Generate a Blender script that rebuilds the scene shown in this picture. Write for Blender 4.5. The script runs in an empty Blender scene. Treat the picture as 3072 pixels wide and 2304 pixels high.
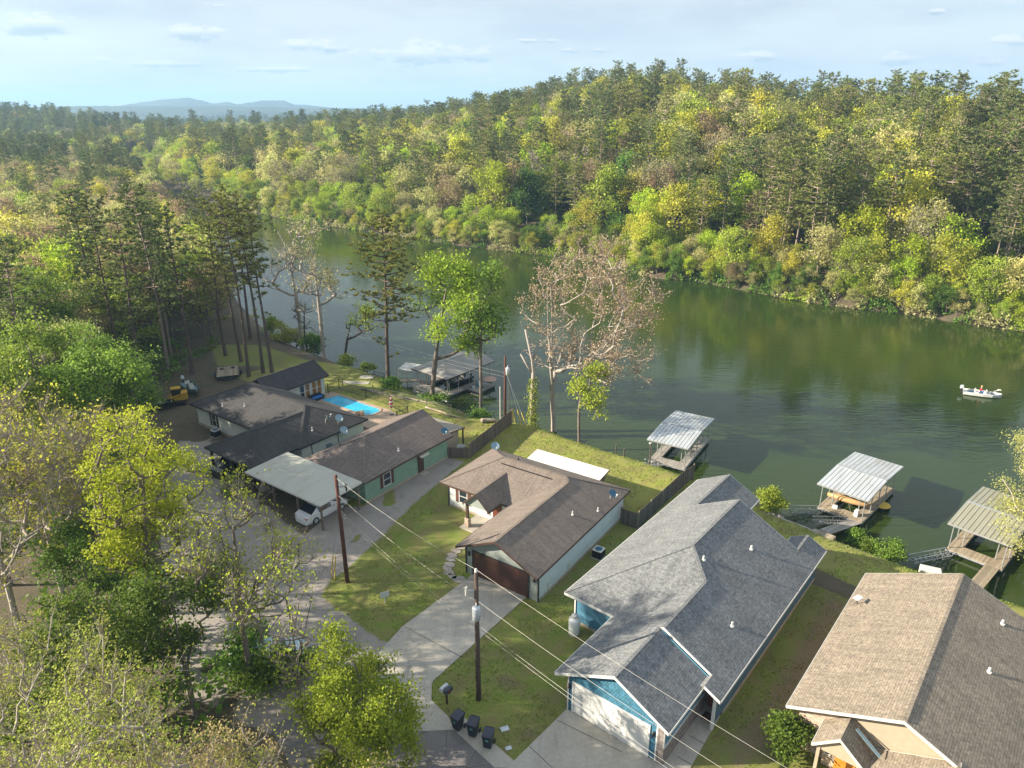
import bpy, math, random
import numpy as np
from mathutils import Vector, Matrix
rnd = random.Random(7)
SC = bpy.context.scene
COL = SC.collection
# ------------------------------------------------------------------ camera geometry
FPX = 2140.0; PITCH = math.radians(21.0); CAMH = 33.5
sP, cP = math.sin(PITCH), math.cos(PITCH)
WZ = -2.2                                   # lake level
CROPS = {'A': (0, 0, 1.38879), 'C1': (0, 200, .46293), 'C2': (1024, 100, .46293), 'C3': (2048, 100, .46293),
         'C4': (0, 968, .46293), 'C5': (0, 1536, .46293), 'C6': (500, 1000, .28933), 'C7': (900, 1000, .28933),
         'C8': (800, 1350, .28933), 'D1': (1280, 1250, .28933), 'D2': (1200, 1600, .28933), 'D3': (1200, 1824, .28933),
         'D4': (1640, 1824, .28933), 'D5': (1640, 1400, .36166), 'D6': (1900, 1150, .28933), 'D7': (2432, 1250, .28933),
         'D8': (2272, 1704, .36166), 'E1': (2000, 1300, .28933), 'E2': (2820, 1120, .11392), 'E3': (1300, 650, .36166),
         'E4': (700, 650, .36166), 'E5': (560, 1280, .23508), 'E6': (1230, 1020, .18083)}
def at(x, y, z=0.0, k='A'):
    """real-world point at height z surveyed from the photograph"""
    ox, oy, sc = CROPS[k]; u = ox + x*sc; v = oy + y*sc
    xr = (u-1536)/FPX; yd = (v-1152)/FPX
    t = (CAMH-z)/(sP+yd*cP)
    return (xr*t, (cP-yd*sP)*t, z)
def px(p):
    dn = (CAMH-p[2])*cP - p[1]*sP; f = p[1]*cP + (CAMH-p[2])*sP
    return ((1536+FPX*p[0]/f)/1.38879, (1152+FPX*dn/f)/1.38879, f)
def top_of(bx, by, x, y, k='A'):
    ox, oy, sc = CROPS[k]; yd = (oy+y*sc-1152)/FPX
    q = (by*sP + yd*by*cP)/(cP-yd*sP)
    return CAMH-q
# ------------------------------------------------------------------ scene helpers
def tag(o, label=None, cat=None, group=None, kind=None):
    if label: o['label'] = label
    if cat: o['category'] = cat
    if group: o['group'] = group
    if kind: o['kind'] = kind
    return o
def empty(name, loc=(0, 0, 0), rz=0.0, **kw):
    o = bpy.data.objects.new(name, None); COL.objects.link(o)
    o.location = loc; o.rotation_euler = (0, 0, math.radians(rz)); o.empty_display_size = .3
    return tag(o, **kw)
def copy_tree(o, parent=None):
    c = o.copy(); COL.objects.link(c); c.parent = parent
    for ch in o.children: copy_tree(ch, c)
    return c
def box_uv(me):
    n = len(me.polygons)
    if not n: return
    uvl = me.uv_layers.new(name='UVMap')
    nl = len(me.loops)
    li = np.empty(nl, np.int32); me.loops.foreach_get('vertex_index', li)
    co = np.empty(len(me.vertices)*3, np.float32); me.vertices.foreach_get('co', co); co = co.reshape(-1, 3)
    nr = np.empty(n*3, np.float32); me.polygons.foreach_get('normal', nr); nr = nr.reshape(-1, 3)
    lt = np.empty(n, np.int32); me.polygons.foreach_get('loop_total', lt)
    ln = np.repeat(nr, lt, axis=0)
    u = np.stack([-ln[:, 1], ln[:, 0], np.zeros(nl)], 1)
    L = np.linalg.norm(u, axis=1); flat = L < .05
    u[flat] = (1, 0, 0); L[flat] = 1; u /= L[:, None]
    v = np.cross(ln, u)
    p = co[li]
    uv = np.stack([(p*u).sum(1), (p*v).sum(1)], 1).astype(np.float32)
    uvl.data.foreach_set('uv', uv.ravel())
class MB:
    def __init__(s): s.v = []; s.f = []
    def add(s, vs, fs):
        b = len(s.v); s.v += [tuple(p) for p in vs]; s.f += [tuple(b+i for i in f) for f in fs]; return s
    def quad(s, a, b, c, d): return s.add([a, b, c, d], [(0, 1, 2, 3)])
    def poly(s, pts): return s.add(pts, [tuple(range(len(pts)))])
    def box(s, x0, x1, y0, y1, z0, z1):
        return s.add([(x0, y0, z0), (x1, y0, z0), (x1, y1, z0), (x0, y1, z0), (x0, y0, z1), (x1, y0, z1), (x1, y1, z1), (x0, y1, z1)],
                     [(0, 3, 2, 1), (4, 5, 6, 7), (0, 1, 5, 4), (1, 2, 6, 5), (2, 3, 7, 6), (3, 0, 4, 7)])
    def bar(s, a, b, w, h=None):
        """rectangular bar from a to b"""
        h = h or w; a = Vector(a); b = Vector(b); d = (b-a).normalized()
        up = Vector((0, 0, 1)) if abs(d.z) < .95 else Vector((1, 0, 0))
        sx = d.cross(up).normalized()*(w/2); sz = sx.cross(d).normalized()*(h/2)
        vs = [a-sx-sz, a+sx-sz, a+sx+sz, a-sx+sz, b-sx-sz, b+sx-sz, b+sx+sz, b-sx+sz]
        return s.add(vs, [(0, 3, 2, 1), (4, 5, 6, 7), (0, 1, 5, 4), (1, 2, 6, 5), (2, 3, 7, 6), (3, 0, 4, 7)])
    def tube(s, pts, r, n=8, cap=True):
        pts = [Vector(p) for p in pts]
        if not hasattr(r, '__len__'): r = [r]*len(pts)
        b = len(s.v); ref = None
        for i, p in enumerate(pts):
            d = (pts[min(i+1, len(pts)-1)]-pts[max(i-1, 0)]).normalized()
            up = Vector((0, 0, 1)) if abs(d.z) < .9 else Vector((1, 0, 0))
            ax = d.cross(up).normalized(); ay = d.cross(ax)
            for k in range(n):
                a = 2*math.pi*k/n; s.v.append(tuple(p+ax*(r[i]*math.cos(a))+ay*(r[i]*math.sin(a))))
        for i in range(len(pts)-1):
            for k in range(n):
                k2 = (k+1) % n
                s.f.append((b+i*n+k, b+i*n+k2, b+(i+1)*n+k2, b+(i+1)*n+k))
        if cap:
            s.f.append(tuple(b+k for k in range(n))[::-1]); s.f.append(tuple(b+(len(pts)-1)*n+k for k in range(n)))
        return s
    def lathe(s, c, prof, n=16):
        """profile [(r,z)...] about vertical axis at c"""
        b = len(s.v)
        for r, z in prof:
            for k in range(n):
                a = 2*math.pi*k/n; s.v.append((c[0]+r*math.cos(a), c[1]+r*math.sin(a), c[2]+z))
        for i in range(len(prof)-1):
            for k in range(n):
                k2 = (k+1) % n; s.f.append((b+i*n+k, b+i*n+k2, b+(i+1)*n+k2, b+(i+1)*n+k))
        s.f.append(tuple(b+k for k in range(n))[::-1]); s.f.append(tuple(b+(len(prof)-1)*n+k for k in range(n)))
        return s
    def prism(s, poly, z0, z1):
        n = len(poly); b = len(s.v)
        s.v += [(p[0], p[1], z0) for p in poly]+[(p[0], p[1], z1) for p in poly]
        s.f.append(tuple(b+i for i in range(n))[::-1]); s.f.append(tuple(b+n+i for i in range(n)))
        for i in range(n):
            j = (i+1) % n; s.f.append((b+i, b+j, b+n+j, b+n+i))
        return s
    def build(s, name, mat, parent=None, smooth=False, fixn=True, loc=None, rz=None, **kw):
        me = bpy.data.meshes.new(name); me.from_pydata(s.v, [], s.f)
        if fixn:
            import bmesh
            bm = bmesh.new(); bm.from_mesh(me); bmesh.ops.recalc_face_normals(bm, faces=bm.faces); bm.to_mesh(me); bm.free()
        me.update()
        for m in (mat if isinstance(mat, (list, tuple)) else [mat]): me.materials.append(m)
        box_uv(me)
        if smooth: me.shade_smooth()
        o = bpy.data.objects.new(name, me); COL.objects.link(o); o.parent = parent
        if loc: o.location = loc
        if rz is not None: o.rotation_euler = (0, 0, math.radians(rz))
        return tag(o, **kw)
def bevel(o, w=.02, seg=2):
    m = o.modifiers.new('bevel', 'BEVEL'); m.width = w; m.segments = seg; m.limit_method = 'ANGLE'; return o
# ------------------------------------------------------------------ materials
def newmat(name):
    m = bpy.data.materials.new(name); m.use_nodes = True
    nt = m.node_tree; nt.nodes.clear()
    out = nt.nodes.new('ShaderNodeOutputMaterial'); b = nt.nodes.new('ShaderNodeBsdfPrincipled')
    nt.links.new(b.outputs[0], out.inputs[0])
    return m, nt, b, out
def N(nt, t, **kw):
    n = nt.nodes.new(t)
    for k, v in kw.items():
        if k in n.inputs: n.inputs[k].default_value = v
        else: setattr(n, k, v)
    return n
def mixc(nt, fac, a, b, mode='MIX'):
    n = nt.nodes.new('ShaderNodeMix'); n.data_type = 'RGBA'; n.blend_type = mode
    for s, v in ((0, fac), (6, a), (7, b)):
        if hasattr(v, 'is_output') or isinstance(v, bpy.types.NodeSocket): nt.links.new(v, n.inputs[s])
        elif s == 0: n.inputs[0].default_value = v
        else: n.inputs[s].default_value = (*v, 1) if len(v) == 3 else v
    return n.outputs[2]
def ramp(nt, src, stops):
    n = nt.nodes.new('ShaderNodeValToRGB'); nt.links.new(src, n.inputs[0])
    cr = n.color_ramp
    while len(cr.elements) < len(stops): cr.elements.new(.5)
    for e, (p, c) in zip(cr.elements, stops):
        e.position = p; e.color = (*c, 1) if hasattr(c, '__len__') else (c, c, c, 1)
    return n.outputs[0]
def math_(nt, op, a, b=0.0):
    n = nt.nodes.new('ShaderNodeMath'); n.operation = op
    for i, v in enumerate((a, b)):
        if isinstance(v, bpy.types.NodeSocket): nt.links.new(v, n.inputs[i])
        else: n.inputs[i].default_value = v
    return n.outputs[0]
def coords(nt, kind='Object', scale=(1, 1, 1), rot=(0, 0, 0)):
    tc = nt.nodes.new('ShaderNodeTexCoord'); mp = nt.nodes.new('ShaderNodeMapping')
    mp.inputs['Scale'].default_value = scale; mp.inputs['Rotation'].default_value = rot
    nt.links.new(tc.outputs[kind], mp.inputs[0]); return mp.outputs[0]
def noise(nt, vec, scale, detail=4, rough=.55):
    n = N(nt, 'ShaderNodeTexNoise'); n.inputs['Scale'].default_value = scale; n.inputs['Detail'].default_value = detail
    n.inputs['Roughness'].default_value = rough
    if vec is not None: nt.links.new(vec, n.inputs['Vector'])
    return n.outputs[0]
def bump(nt, b, h, strength=.3, dist=.02):
    n = nt.nodes.new('ShaderNodeBump'); n.inputs['Strength'].default_value = strength; n.inputs['Distance'].default_value = dist
    nt.links.new(h, n.inputs['Height']); nt.links.new(n.outputs[0], b.inputs['Normal'])
def plain(name, col, rough=.6, metal=0.0, var=.12, scale=3.0, kind='Object'):
    m, nt, b, _ = newmat(name)
    v = coords(nt, kind); n = noise(nt, v, scale, 5)
    lo = tuple(c*(1-var) for c in col); hi = tuple(min(1, c*(1+var)) for c in col)
    nt.links.new(ramp(nt, n, [(.3, lo), (.7, hi)]), b.inputs['Base Color'])
    b.inputs['Roughness'].default_value = rough; b.inputs['Metallic'].default_value = metal
    return m
def shingles(name, c1, c2, blotch=.25, w=.33, h=.145, gap=.35):
    m, nt, b, _ = newmat(name)
    uv = coords(nt, 'UV')
    br = N(nt, 'ShaderNodeTexBrick'); nt.links.new(uv, br.inputs['Vector'])
    br.offset = .37; br.squash = 1
    br.inputs['Scale'].default_value = 1; br.inputs['Brick Width'].default_value = w; br.inputs['Row Height'].default_value = h
    br.inputs['Mortar Size'].default_value = .012; br.inputs['Mortar Smooth'].default_value = .3; br.inputs['Bias'].default_value = 0
    br.inputs['Color1'].default_value = (*c1, 1); br.inputs['Color2'].default_value = (*c2, 1)
    br.inputs['Mortar'].default_value = (*[c*gap for c in c1], 1)
    n1 = noise(nt, uv, .6, 5); n2 = noise(nt, uv, 5.0, 3)
    c = mixc(nt, blotch, br.outputs[0], ramp(nt, n2, [(.3, tuple(x*.55 for x in c1)), (.7, tuple(min(1, x*1.5) for x in c2))]))
    c = mixc(nt, 1.0, c, ramp(nt, n1, [(.25, .8), (.75, 1.12)]), 'MULTIPLY')
    c = mixc(nt, 1.0, c, ramp(nt, noise(nt, coords(nt, 'UV', (1.6, .22, 1)), 1.4, 5, .6), [(.3, .8), (.6, 1.05)]), 'MULTIPLY')
    nt.links.new(c, b.inputs['Base Color']); b.inputs['Roughness'].default_value = .9
    # each course laps over the one below: a saw-tooth in v
    sx = nt.nodes.new('ShaderNodeSeparateXYZ'); nt.links.new(uv, sx.inputs[0])
    fr = math_(nt, 'FRACT', math_(nt, 'DIVIDE', sx.outputs[1], h))
    hgt = math_(nt, 'ADD', math_(nt, 'MULTIPLY', fr, -.7), math_(nt, 'MULTIPLY', br.outputs[1], -.5))
    hgt = math_(nt, 'ADD', hgt, math_(nt, 'MULTIPLY', n2, .5))
    bump(nt, b, hgt, .6, .02)
    return m
def siding(name, col, pitch=.18, vertical=False, rough=.6, var=.1, depth=.8):
    m, nt, b, _ = newmat(name)
    uv = coords(nt, 'UV'); sx = nt.nodes.new('ShaderNodeSeparateXYZ'); nt.links.new(uv, sx.inputs[0])
    s = sx.outputs[0 if vertical else 1]
    fr = math_(nt, 'FRACT', math_(nt, 'DIVIDE', s, pitch))
    line = ramp(nt, fr, [(0, .45), (.1, 1.0)])
    n = noise(nt, uv, 1.3, 6)
    c = ramp(nt, n, [(.3, tuple(x*(1-var) for x in col)), (.7, tuple(min(1, x*(1+var)) for x in col))])
    c = mixc(nt, .55, c, line, 'MULTIPLY')
    nt.links.new(c, b.inputs['Base Color']); b.inputs['Roughness'].default_value = rough
    bump(nt, b, fr, depth, .02); return m
def ribmetal(name, col, pitch=.3, rough=.35, metal=.35, stain=.25, stainc=(.25, .2, .15), width=.1):
    """ribbed sheet metal, ribs run up the slope"""
    m, nt, b, _ = newmat(name)
    uv = coords(nt, 'UV'); sx = nt.nodes.new('ShaderNodeSeparateXYZ'); nt.links.new(uv, sx.inputs[0])
    fr = math_(nt, 'FRACT', math_(nt, 'DIVIDE', sx.outputs[0], pitch))
    line = ramp(nt, fr, [(0, .12), (width*.6, .2), (width, 1.0)])
    n = noise(nt, coords(nt, 'UV', (1, .25, 1)), 1.2, 6)
    c = mixc(nt, ramp(nt, n, [(.45, 0), (.75, stain)]), col, stainc)
    c = mixc(nt, .8, c, line, 'MULTIPLY')
    nt.links.new(c, b.inputs['Base Color']); b.inputs['Roughness'].default_value = rough; b.inputs['Metallic'].default_value = metal
    bump(nt, b, ramp(nt, fr, [(0, 1), (width, 0), (.9, 0), (1, 1)]), .7, .03); return m
def planks(name, col, pitch=.14, vertical=True, var=.35, kind='UV', rough=.85):
    m, nt, b, _ = newmat(name)
    uv = coords(nt, kind); sx = nt.nodes.new('ShaderNodeSeparateXYZ'); nt.links.new(uv, sx.inputs[0])
    s = sx.outputs[0 if vertical else 1]
    q = math_(nt, 'DIVIDE', s, pitch); fr = math_(nt, 'FRACT', q); fl = math_(nt, 'FLOOR', q)
    wn = nt.nodes.new('ShaderNodeTexWhiteNoise'); wn.noise_dimensions = '1D'; nt.links.new(fl, wn.inputs['W'])
    c = ramp(nt, wn.outputs[0], [(0, tuple(x*(1-var) for x in col)), (1, tuple(min(1, x*(1+var)) for x in col))])
    n = noise(nt, coords(nt, kind, (6, 1, 1) if vertical else (1, 6, 1)), 2.5, 5)
    c = mixc(nt, 1, c, ramp(nt, n, [(.3, .7), (.7, 1.15)]), 'MULTIPLY')
    c = mixc(nt, .8, c, ramp(nt, fr, [(0, .15), (.08, 1), (.92, 1), (1, .15)]), 'MULTIPLY')
    nt.links.new(c, b.inputs['Base Color']); b.inputs['Roughness'].default_value = rough
    return m
def stone(name, c1, c2, mortar, w=.45, h=.12):
    m, nt, b, _ = newmat(name); uv = coords(nt, 'UV')
    br = N(nt, 'ShaderNodeTexBrick'); nt.links.new(uv, br.inputs['Vector']); br.offset = .43
    br.inputs['Scale'].default_value = 1; br.inputs['Brick Width'].default_value = w; br.inputs['Row Height'].default_value = h
    br.inputs['Mortar Size'].default_value = .015; br.inputs['Color1'].default_value = (*c1, 1); br.inputs['Color2'].default_value = (*c2, 1)
    br.inputs['Mortar'].default_value = (*mortar, 1)
    n = noise(nt, uv, 4, 4)
    c = mixc(nt, 1, br.outputs[0], ramp(nt, n, [(.3, .6), (.7, 1.25)]), 'MULTIPLY')
    nt.links.new(c, b.inputs['Base Color']); b.inputs['Roughness'].default_value = .85
    bump(nt, b, math_(nt, 'ADD', math_(nt, 'MULTIPLY', br.outputs[1], -1), n), .6, .03); return m
def leafmat(name, col, var=.3, hue=.05, transl=.45, rough=.6):
    m = bpy.data.materials.new(name); m.use_nodes = True; nt = m.node_tree; nt.nodes.clear()
    out = nt.nodes.new('ShaderNodeOutputMaterial')
    at_ = N(nt, 'ShaderNodeAttribute'); at_.attribute_name = 'shade'
    oi = nt.nodes.new('ShaderNodeObjectInfo')
    lo = tuple(c*(1-var) for c in col); hi = tuple(min(1, c*(1+var)) for c in col)
    c = ramp(nt, at_.outputs['Fac'], [(0, lo), (1, hi)])
    hsv = nt.nodes.new('ShaderNodeHueSaturation')
    nt.links.new(c, hsv.inputs['Color'])
    nt.links.new(math_(nt, 'ADD', math_(nt, 'MULTIPLY', math_(nt, 'SUBTRACT', oi.outputs['Random'], .5), hue), .5), hsv.inputs['Hue'])
    r2 = math_(nt, 'FRACT', math_(nt, 'MULTIPLY', oi.outputs['Random'], 7.31))
    nt.links.new(math_(nt, 'ADD', math_(nt, 'MULTIPLY', r2, .5), .75), hsv.inputs['Value'])
    hsv.inputs['Saturation'].default_value = 1.0
    d = nt.nodes.new('ShaderNodeBsdfPrincipled'); d.inputs['Roughness'].default_value = rough
    d.inputs['Specular IOR Level'].default_value = .25
    t = nt.nodes.new('ShaderNodeBsdfTranslucent'); mx = nt.nodes.new('ShaderNodeMixShader')
    nt.links.new(hsv.outputs[0], d.inputs['Base Color']); nt.links.new(hsv.outputs[0], t.inputs[0])
    mx.inputs[0].default_value = transl
    nt.links.new(d.outputs[0], mx.inputs[1]); nt.links.new(t.outputs[0], mx.inputs[2]); nt.links.new(mx.outputs[0], out.inputs[0])
    return m
def bark(name, col, var=.35, scale=3.0):
    m, nt, b, _ = newmat(name); v = coords(nt, 'Object', (1, 1, .25)); n = noise(nt, v, scale, 6, .65)
    nt.links.new(ramp(nt, n, [(.3, tuple(c*(1-var) for c in col)), (.7, tuple(min(1, c*(1+var)) for c in col))]), b.inputs['Base Color'])
    b.inputs['Roughness'].default_value = .95; bump(nt, b, n, .6, .05); return m
def glass(name='window_glass', col=(.02, .03, .04)):
    m, nt, b, _ = newmat(name); b.inputs['Base Color'].default_value = (*col, 1)
    b.inputs['Roughness'].default_value = .05; b.inputs['Specular IOR Level'].default_value = .8; return m
M = {}
M['white'] = plain('white_paint', (.62, .62, .6), .45, var=.05)
M['offwhite'] = plain('weathered_white', (.55, .54, .5), .6, var=.12)
M['black'] = plain('black_plastic', (.012, .013, .016), .35, var=.2)
M['darkmetal'] = plain('dark_metal', (.04, .04, .045), .45, .3)
M['greymetal'] = plain('galvanised', (.42, .44, .45), .4, .5, var=.15)
M['glass'] = glass(); M['amber'] = glass('amber_glass', (.28, .13, .03))
M['wooddk'] = plain('dark_stained_wood', (.06, .032, .024), .6, var=.3)
M['woodpost'] = planks('weathered_post', (.2, .16, .12), .3, True, .2)
M['deck'] = planks('deck_boards', (.33, .27, .19), .15, True, .25)
M['deckgrey'] = planks('grey_deck_boards', (.33, .31, .28), .15, True, .25)
M['fence'] = planks('fence_boards', (.13, .105, .09), .14, True, .35)
M['concrete'] = None
M['sh_black'] = shingles('black_shingles', (.034, .033, .036), (.06, .057, .057), .35)
M['sh_brown'] = shingles('brown_shingles', (.15, .12, .105), (.2, .16, .14), .3)
M['sh_brown2'] = shingles('taupe_shingles', (.17, .137, .115), (.215, .175, .147), .25)
M['sh_grey'] = shingles('grey_shingles', (.12, .132, .145), (.225, .23, .23), .4, w=.3)
M['sh_tan'] = shingles('tan_shingles', (.19, .158, .122), (.3, .25, .19), .4, w=.3)
M['wall_white'] = siding('white_siding', (.6, .63, .6), .2, var=.06)
M['wall_green'] = siding('green_siding', (.2, .33, .25), .25, True, var=.08, depth=.3)
M['wall_grey'] = siding('grey_green_siding', (.3, .34, .32), .17, var=.08)
M['wall_pale'] = siding('pale_side_siding', (.56, .6, .6), .2, var=.05)
M['wall_blue'] = siding('blue_siding', (.07, .2, .3), .16, var=.08)
M['wall_batten'] = siding('blue_batten', (.07, .14, .2), .3, True, var=.1)
M['wall_shake'] = stone('blue_shakes', (.052, .185, .28), (.062, .205, .31), (.03, .12, .18), .18, .16)
M['wall_tan'] = plain('tan_panel', (.36, .3, .22), .8, var=.06)
M['found'] = plain('foundation', (.38, .31, .24), .9, var=.2)
M['stone'] = stone('ledger_stone', (.22, .19, .18), (.38, .33, .3), (.06, .055, .05), .4, .09)
M['brick'] = stone('pale_brick', (.42, .27, .2), (.6, .47, .36), (.4, .36, .3), .24, .085)
M['brown_wood'] = planks('red_brown_panel', (.11, .045, .03), .5, False, .15)
M['tin'] = ribmetal('tin_roof', (.62, .6, .56), .23, .4, .2, .3)
M['tin_green'] = ribmetal('green_grey_tin', (.5, .5, .42), .25, .4, .15, .35, (.3, .25, .18), .16)
M['tin_dock'] = ribmetal('dock_tin', (.55, .58, .6), .4, .35, .35, .6, (.3, .25, .19), .2)
M['tin_old'] = ribmetal('old_grey_tin', (.3, .29, .27), .3, .6, .1, .5, (.2, .17, .14), .12)
M['tin_olive'] = ribmetal('olive_tin', (.32, .31, .24), .4, .5, .15, .4, (.2, .18, .12), .2)
# ------------------------------------------------------------------ terrain
NSH = [(-230, 420), (-150, 300), (-112, 250), (-82, 200), (-66, 162), (-54, 138), (-43, 120), (-33, 108), (-28.6, 104.6), (-24.9, 100.4), (-19.9, 97.5), (-14.8, 92.4),
       (-12.6, 89.8), (-9.5, 86.2), (-6.2, 84.0), (-4.4, 80.6), (-.3, 79.6), (4.55, 77.8), (7.9, 74.4), (13.3, 70.2), (16.4, 68.0), (18.4, 66.2),
       (21.5, 63.5), (24.2, 61.0), (25.5, 58.2), (27.7, 56.2), (29.2, 54.4), (31.6, 52.2), (34.1, 49.8), (38, 46.6), (44, 42), (60, 30), (90, 5)]
FSH = [(-240, 470), (-150, 330), (-110, 285), (-83, 258), (-58.5, 236.7), (-34.6, 218), (-13.8, 201), (1.7, 191.5), (14, 184), (23.5, 176.4), (30, 162), (35, 158.5), (40.7, 156.8), (51.4, 145.3),
       (59, 137.6), (66, 133), (74, 129), (80.6, 123), (88, 117.8), (110, 100), (160, 60), (230, 10)]
def d_poly(P, L):
    P = np.asarray(P, float); best = np.full(len(P), 1e9)
    for a, b in zip(L[:-1], L[1:]):
        a = np.array(a, float); b = np.array(b, float); ab = b-a
        t = np.clip(((P-a)@ab)/(ab@ab), 0, 1)
        best = np.minimum(best, np.linalg.norm(P-(a+t[:, None]*ab), axis=1))
    return best
def inpoly(P, L):
    P = np.asarray(P, float); x, y = P[:, 0], P[:, 1]; ins = np.zeros(len(P), bool)
    n = len(L)
    for i in range(n):
        x1, y1 = L[i]; x2, y2 = L[(i+1) % n]
        if y1 == y2: continue
        c = ((y1 > y) != (y2 > y)) & (x < (x2-x1)*(y-y1)/(y2-y1)+x1)
        ins ^= c
    return ins
WPOLY = NSH + FSH[::-1]
def vnoise(x, y, s, seed=0):
    """smooth value noise"""
    r = np.random.RandomState(seed); T = r.rand(64, 64)
    u = x/s; v = y/s; iu = np.floor(u).astype(int); iv = np.floor(v).astype(int); fu = u-iu; fv = v-iv
    fu = fu*fu*(3-2*fu); fv = fv*fv*(3-2*fv)
    g = lambda a, b: T[a % 64, b % 64]
    return (g(iu, iv)*(1-fu)+g(iu+1, iv)*fu)*(1-fv)+(g(iu, iv+1)*(1-fu)+g(iu+1, iv+1)*fu)*fv
def sstep(x): x = np.clip(x, 0, 1); return x*x*(3-2*x)
AZ = [-.62, -.5, -.42, -.35, -.28, -.2, -.1, 0, .1, .2, .28, .35, .42, .5, .6, .7, .9]
RZ = [-5, -4, -2, 0, 3, 8, 15, 21, 26, 28, 23, 18, 16, 18, 17, 15, 14]
def ground(P):
    P = np.asarray(P, float).reshape(-1, 2); x, y = P[:, 0], P[:, 1]
    dn = d_poly(P, NSH); df = d_poly(P, FSH); ins = inpoly(P, WPOLY)
    az = x/np.maximum(y, 1)
    near = np.where(dn < 6, -2.35+2.35*sstep((dn+.3)/5.2), 0)
    ns = vnoise(x, y, 60, 3)
    LH = np.interp(az, [0, .2, .45], [185, 150, 125])
    far_ = -2.3+1.3*sstep(df/3)+np.interp(az, AZ, RZ)*(.45*np.clip(df/LH, 0, 1)+.55*sstep(df/LH))+(ns-.5)*8*sstep(df/80)
    far_ = far_ - np.clip(df-LH-25, 0, 300)*.07
    z = np.where(dn <= df, near, far_)
    z = np.where(ins, WZ-.12-np.minimum(2.5, .45*np.minimum(dn, df)), z)
    # far hills on the left and rolling land behind
    r = np.hypot(x, y)
    z = z + 39*np.exp(-(((x+640)/260)**2+((y-800)/240)**2)) + 0*np.exp(-(((x+300)/200)**2+((y-900)/260)**2))
    z = z + sstep((r-450)/600)*(vnoise(x, y, 260, 5)*8-6)*sstep((4500-r)/3000)
    return z
def gz(x, y): return float(ground([(x, y)])[0])
def axis(a, b, st, lo, hi, g=1.13):
    c = list(np.arange(a, b+1e-6, st)); s = st; v = b
    up = []
    while v < hi: s *= g; v += s; up.append(v)
    s = st; v = a; dnn = []
    while v > lo: s *= g; v -= s; dnn.append(v)
    return np.array(dnn[::-1]+c+up)
gx = axis(-46, 50, .5, -5500, 5500, 1.09); gy = axis(18, 108, .5, -120, 8000, 1.055)
GX, GY = np.meshgrid(gx, gy); GP = np.stack([GX.ravel(), GY.ravel()], 1); GZ = ground(GP)
nx, ny = len(gx), len(gy)
# ground cover masks
def A(*pts, k='A', z=0): return [at(x, y, z, k)[:2] for x, y in pts]
GRAVEL = A((445, 935), (480, 1000), (535, 1060), (655, 1160), (700, 1120)) + [(-16.5, 56), (-13.6, 56.4), (-6.7, 66.0), (-4.8, 65.2), (-6.4, 62.2), (-8.2, 58.6), (-9.8, 54.6), (-10.6, 52.2), (-12.2, 48.2), (-13.9, 45.2), (-14.0, 43.6), (-12.3, 42.0), (-9.3, 39.4), (-7.6, 38), (-8.2, 32), (-12, 30), (-20, 34), (-26, 44), (-32, 56), (-36, 70), (-31, 70), (-30, 62), (-22, 58.5)]
NEARLAWN = [(-16, 57), (-6, 67), (10, 56), (40, 30), (30, 20), (-1, 27), (-6, 35), (-9.5, 38.5), (-12.6, 41.5), (-15, 44.5)]
BACKLAWN = [(-30, 97), (-12, 91), (-3, 82), (8, 76), (18, 67), (26, 58), (40, 46), (46, 40), (30, 40), (17, 55), (9, 54), (-4, 64), (-14, 72), (-24, 82), (-38, 90)]
GRASSYARD = A((455, 745), (560, 745), (700, 790), (760, 810), (640, 800), (540, 790), (470, 790))
def soft(P, L, w):
    d = d_poly(P, L+[L[0]]); i = inpoly(P, L); return np.clip(.5+np.where(i, d, -d)/w, 0, 1)
mk = np.zeros((len(GP), 4), np.float32); mk[:, 3] = 1
nearreg = (np.abs(GP[:, 0]) < 60) & (GP[:, 1] < 130)
Q = GP[nearreg]
wob = (vnoise(Q[:, 0], Q[:, 1], 1.7, 11)-.5)*1.4+(vnoise(Q[:, 0], Q[:, 1], .6, 12)-.5)*.8
gr = soft(Q, GRAVEL, .8); gr = np.clip(gr+wob*.35*(gr > 0)*(gr < 1), 0, 1); gr = gr*(1-.9*np.clip((vnoise(Q[:, 0], Q[:, 1], 1.9, 14)-.68)*5, 0, 1)*(d_poly(Q, GRAVEL+[GRAVEL[0]]) < 2.2))
lawn = np.maximum(np.maximum(soft(Q, NEARLAWN, 1.2), soft(Q, BACKLAWN, 1.5)), soft(Q, GRASSYARD, 3))
dnr = d_poly(Q, NSH)
mk[nearreg, 0] = gr
mk[nearreg, 1] = lawn
bare = np.clip(1.1-np.abs(dnr-1.2)/1.6+wob*.6, 0, 1)*.8
# worn brown strip between the two right hand houses
STRIP = [(11.5, 30), (14.8, 33), (23.5, 44), (24.6, 42.5), (17.5, 33.5), (14.6, 29.5)]
bare = np.maximum(bare, soft(Q, STRIP, 2.0)*1.0)
PATCH = [(-5.6, 40.2, 1.3), (-6.4, 41.0, 1.0), (-4.9, 42.6, .9), (-1.6, 66.8, 1.6), (1.8, 70.5, 1.3), (3.6, 73.4, 2.2), (10.5, 69.2, 1.4), (6.5, 36.6, 1.3), (5.6, 38.2, 1.2), (2.6, 33.4, .8), (-.3, 35.0, 1), (1, 31.3, .8), (12.6, 29.4, 1)]
for (a, b, r) in PATCH:
    bare = np.maximum(bare, np.clip(1-np.hypot(Q[:, 0]-a, Q[:, 1]-b)/r*.8+wob*.5, 0, 1)*.75)
mk[nearreg, 2] = bare
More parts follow.
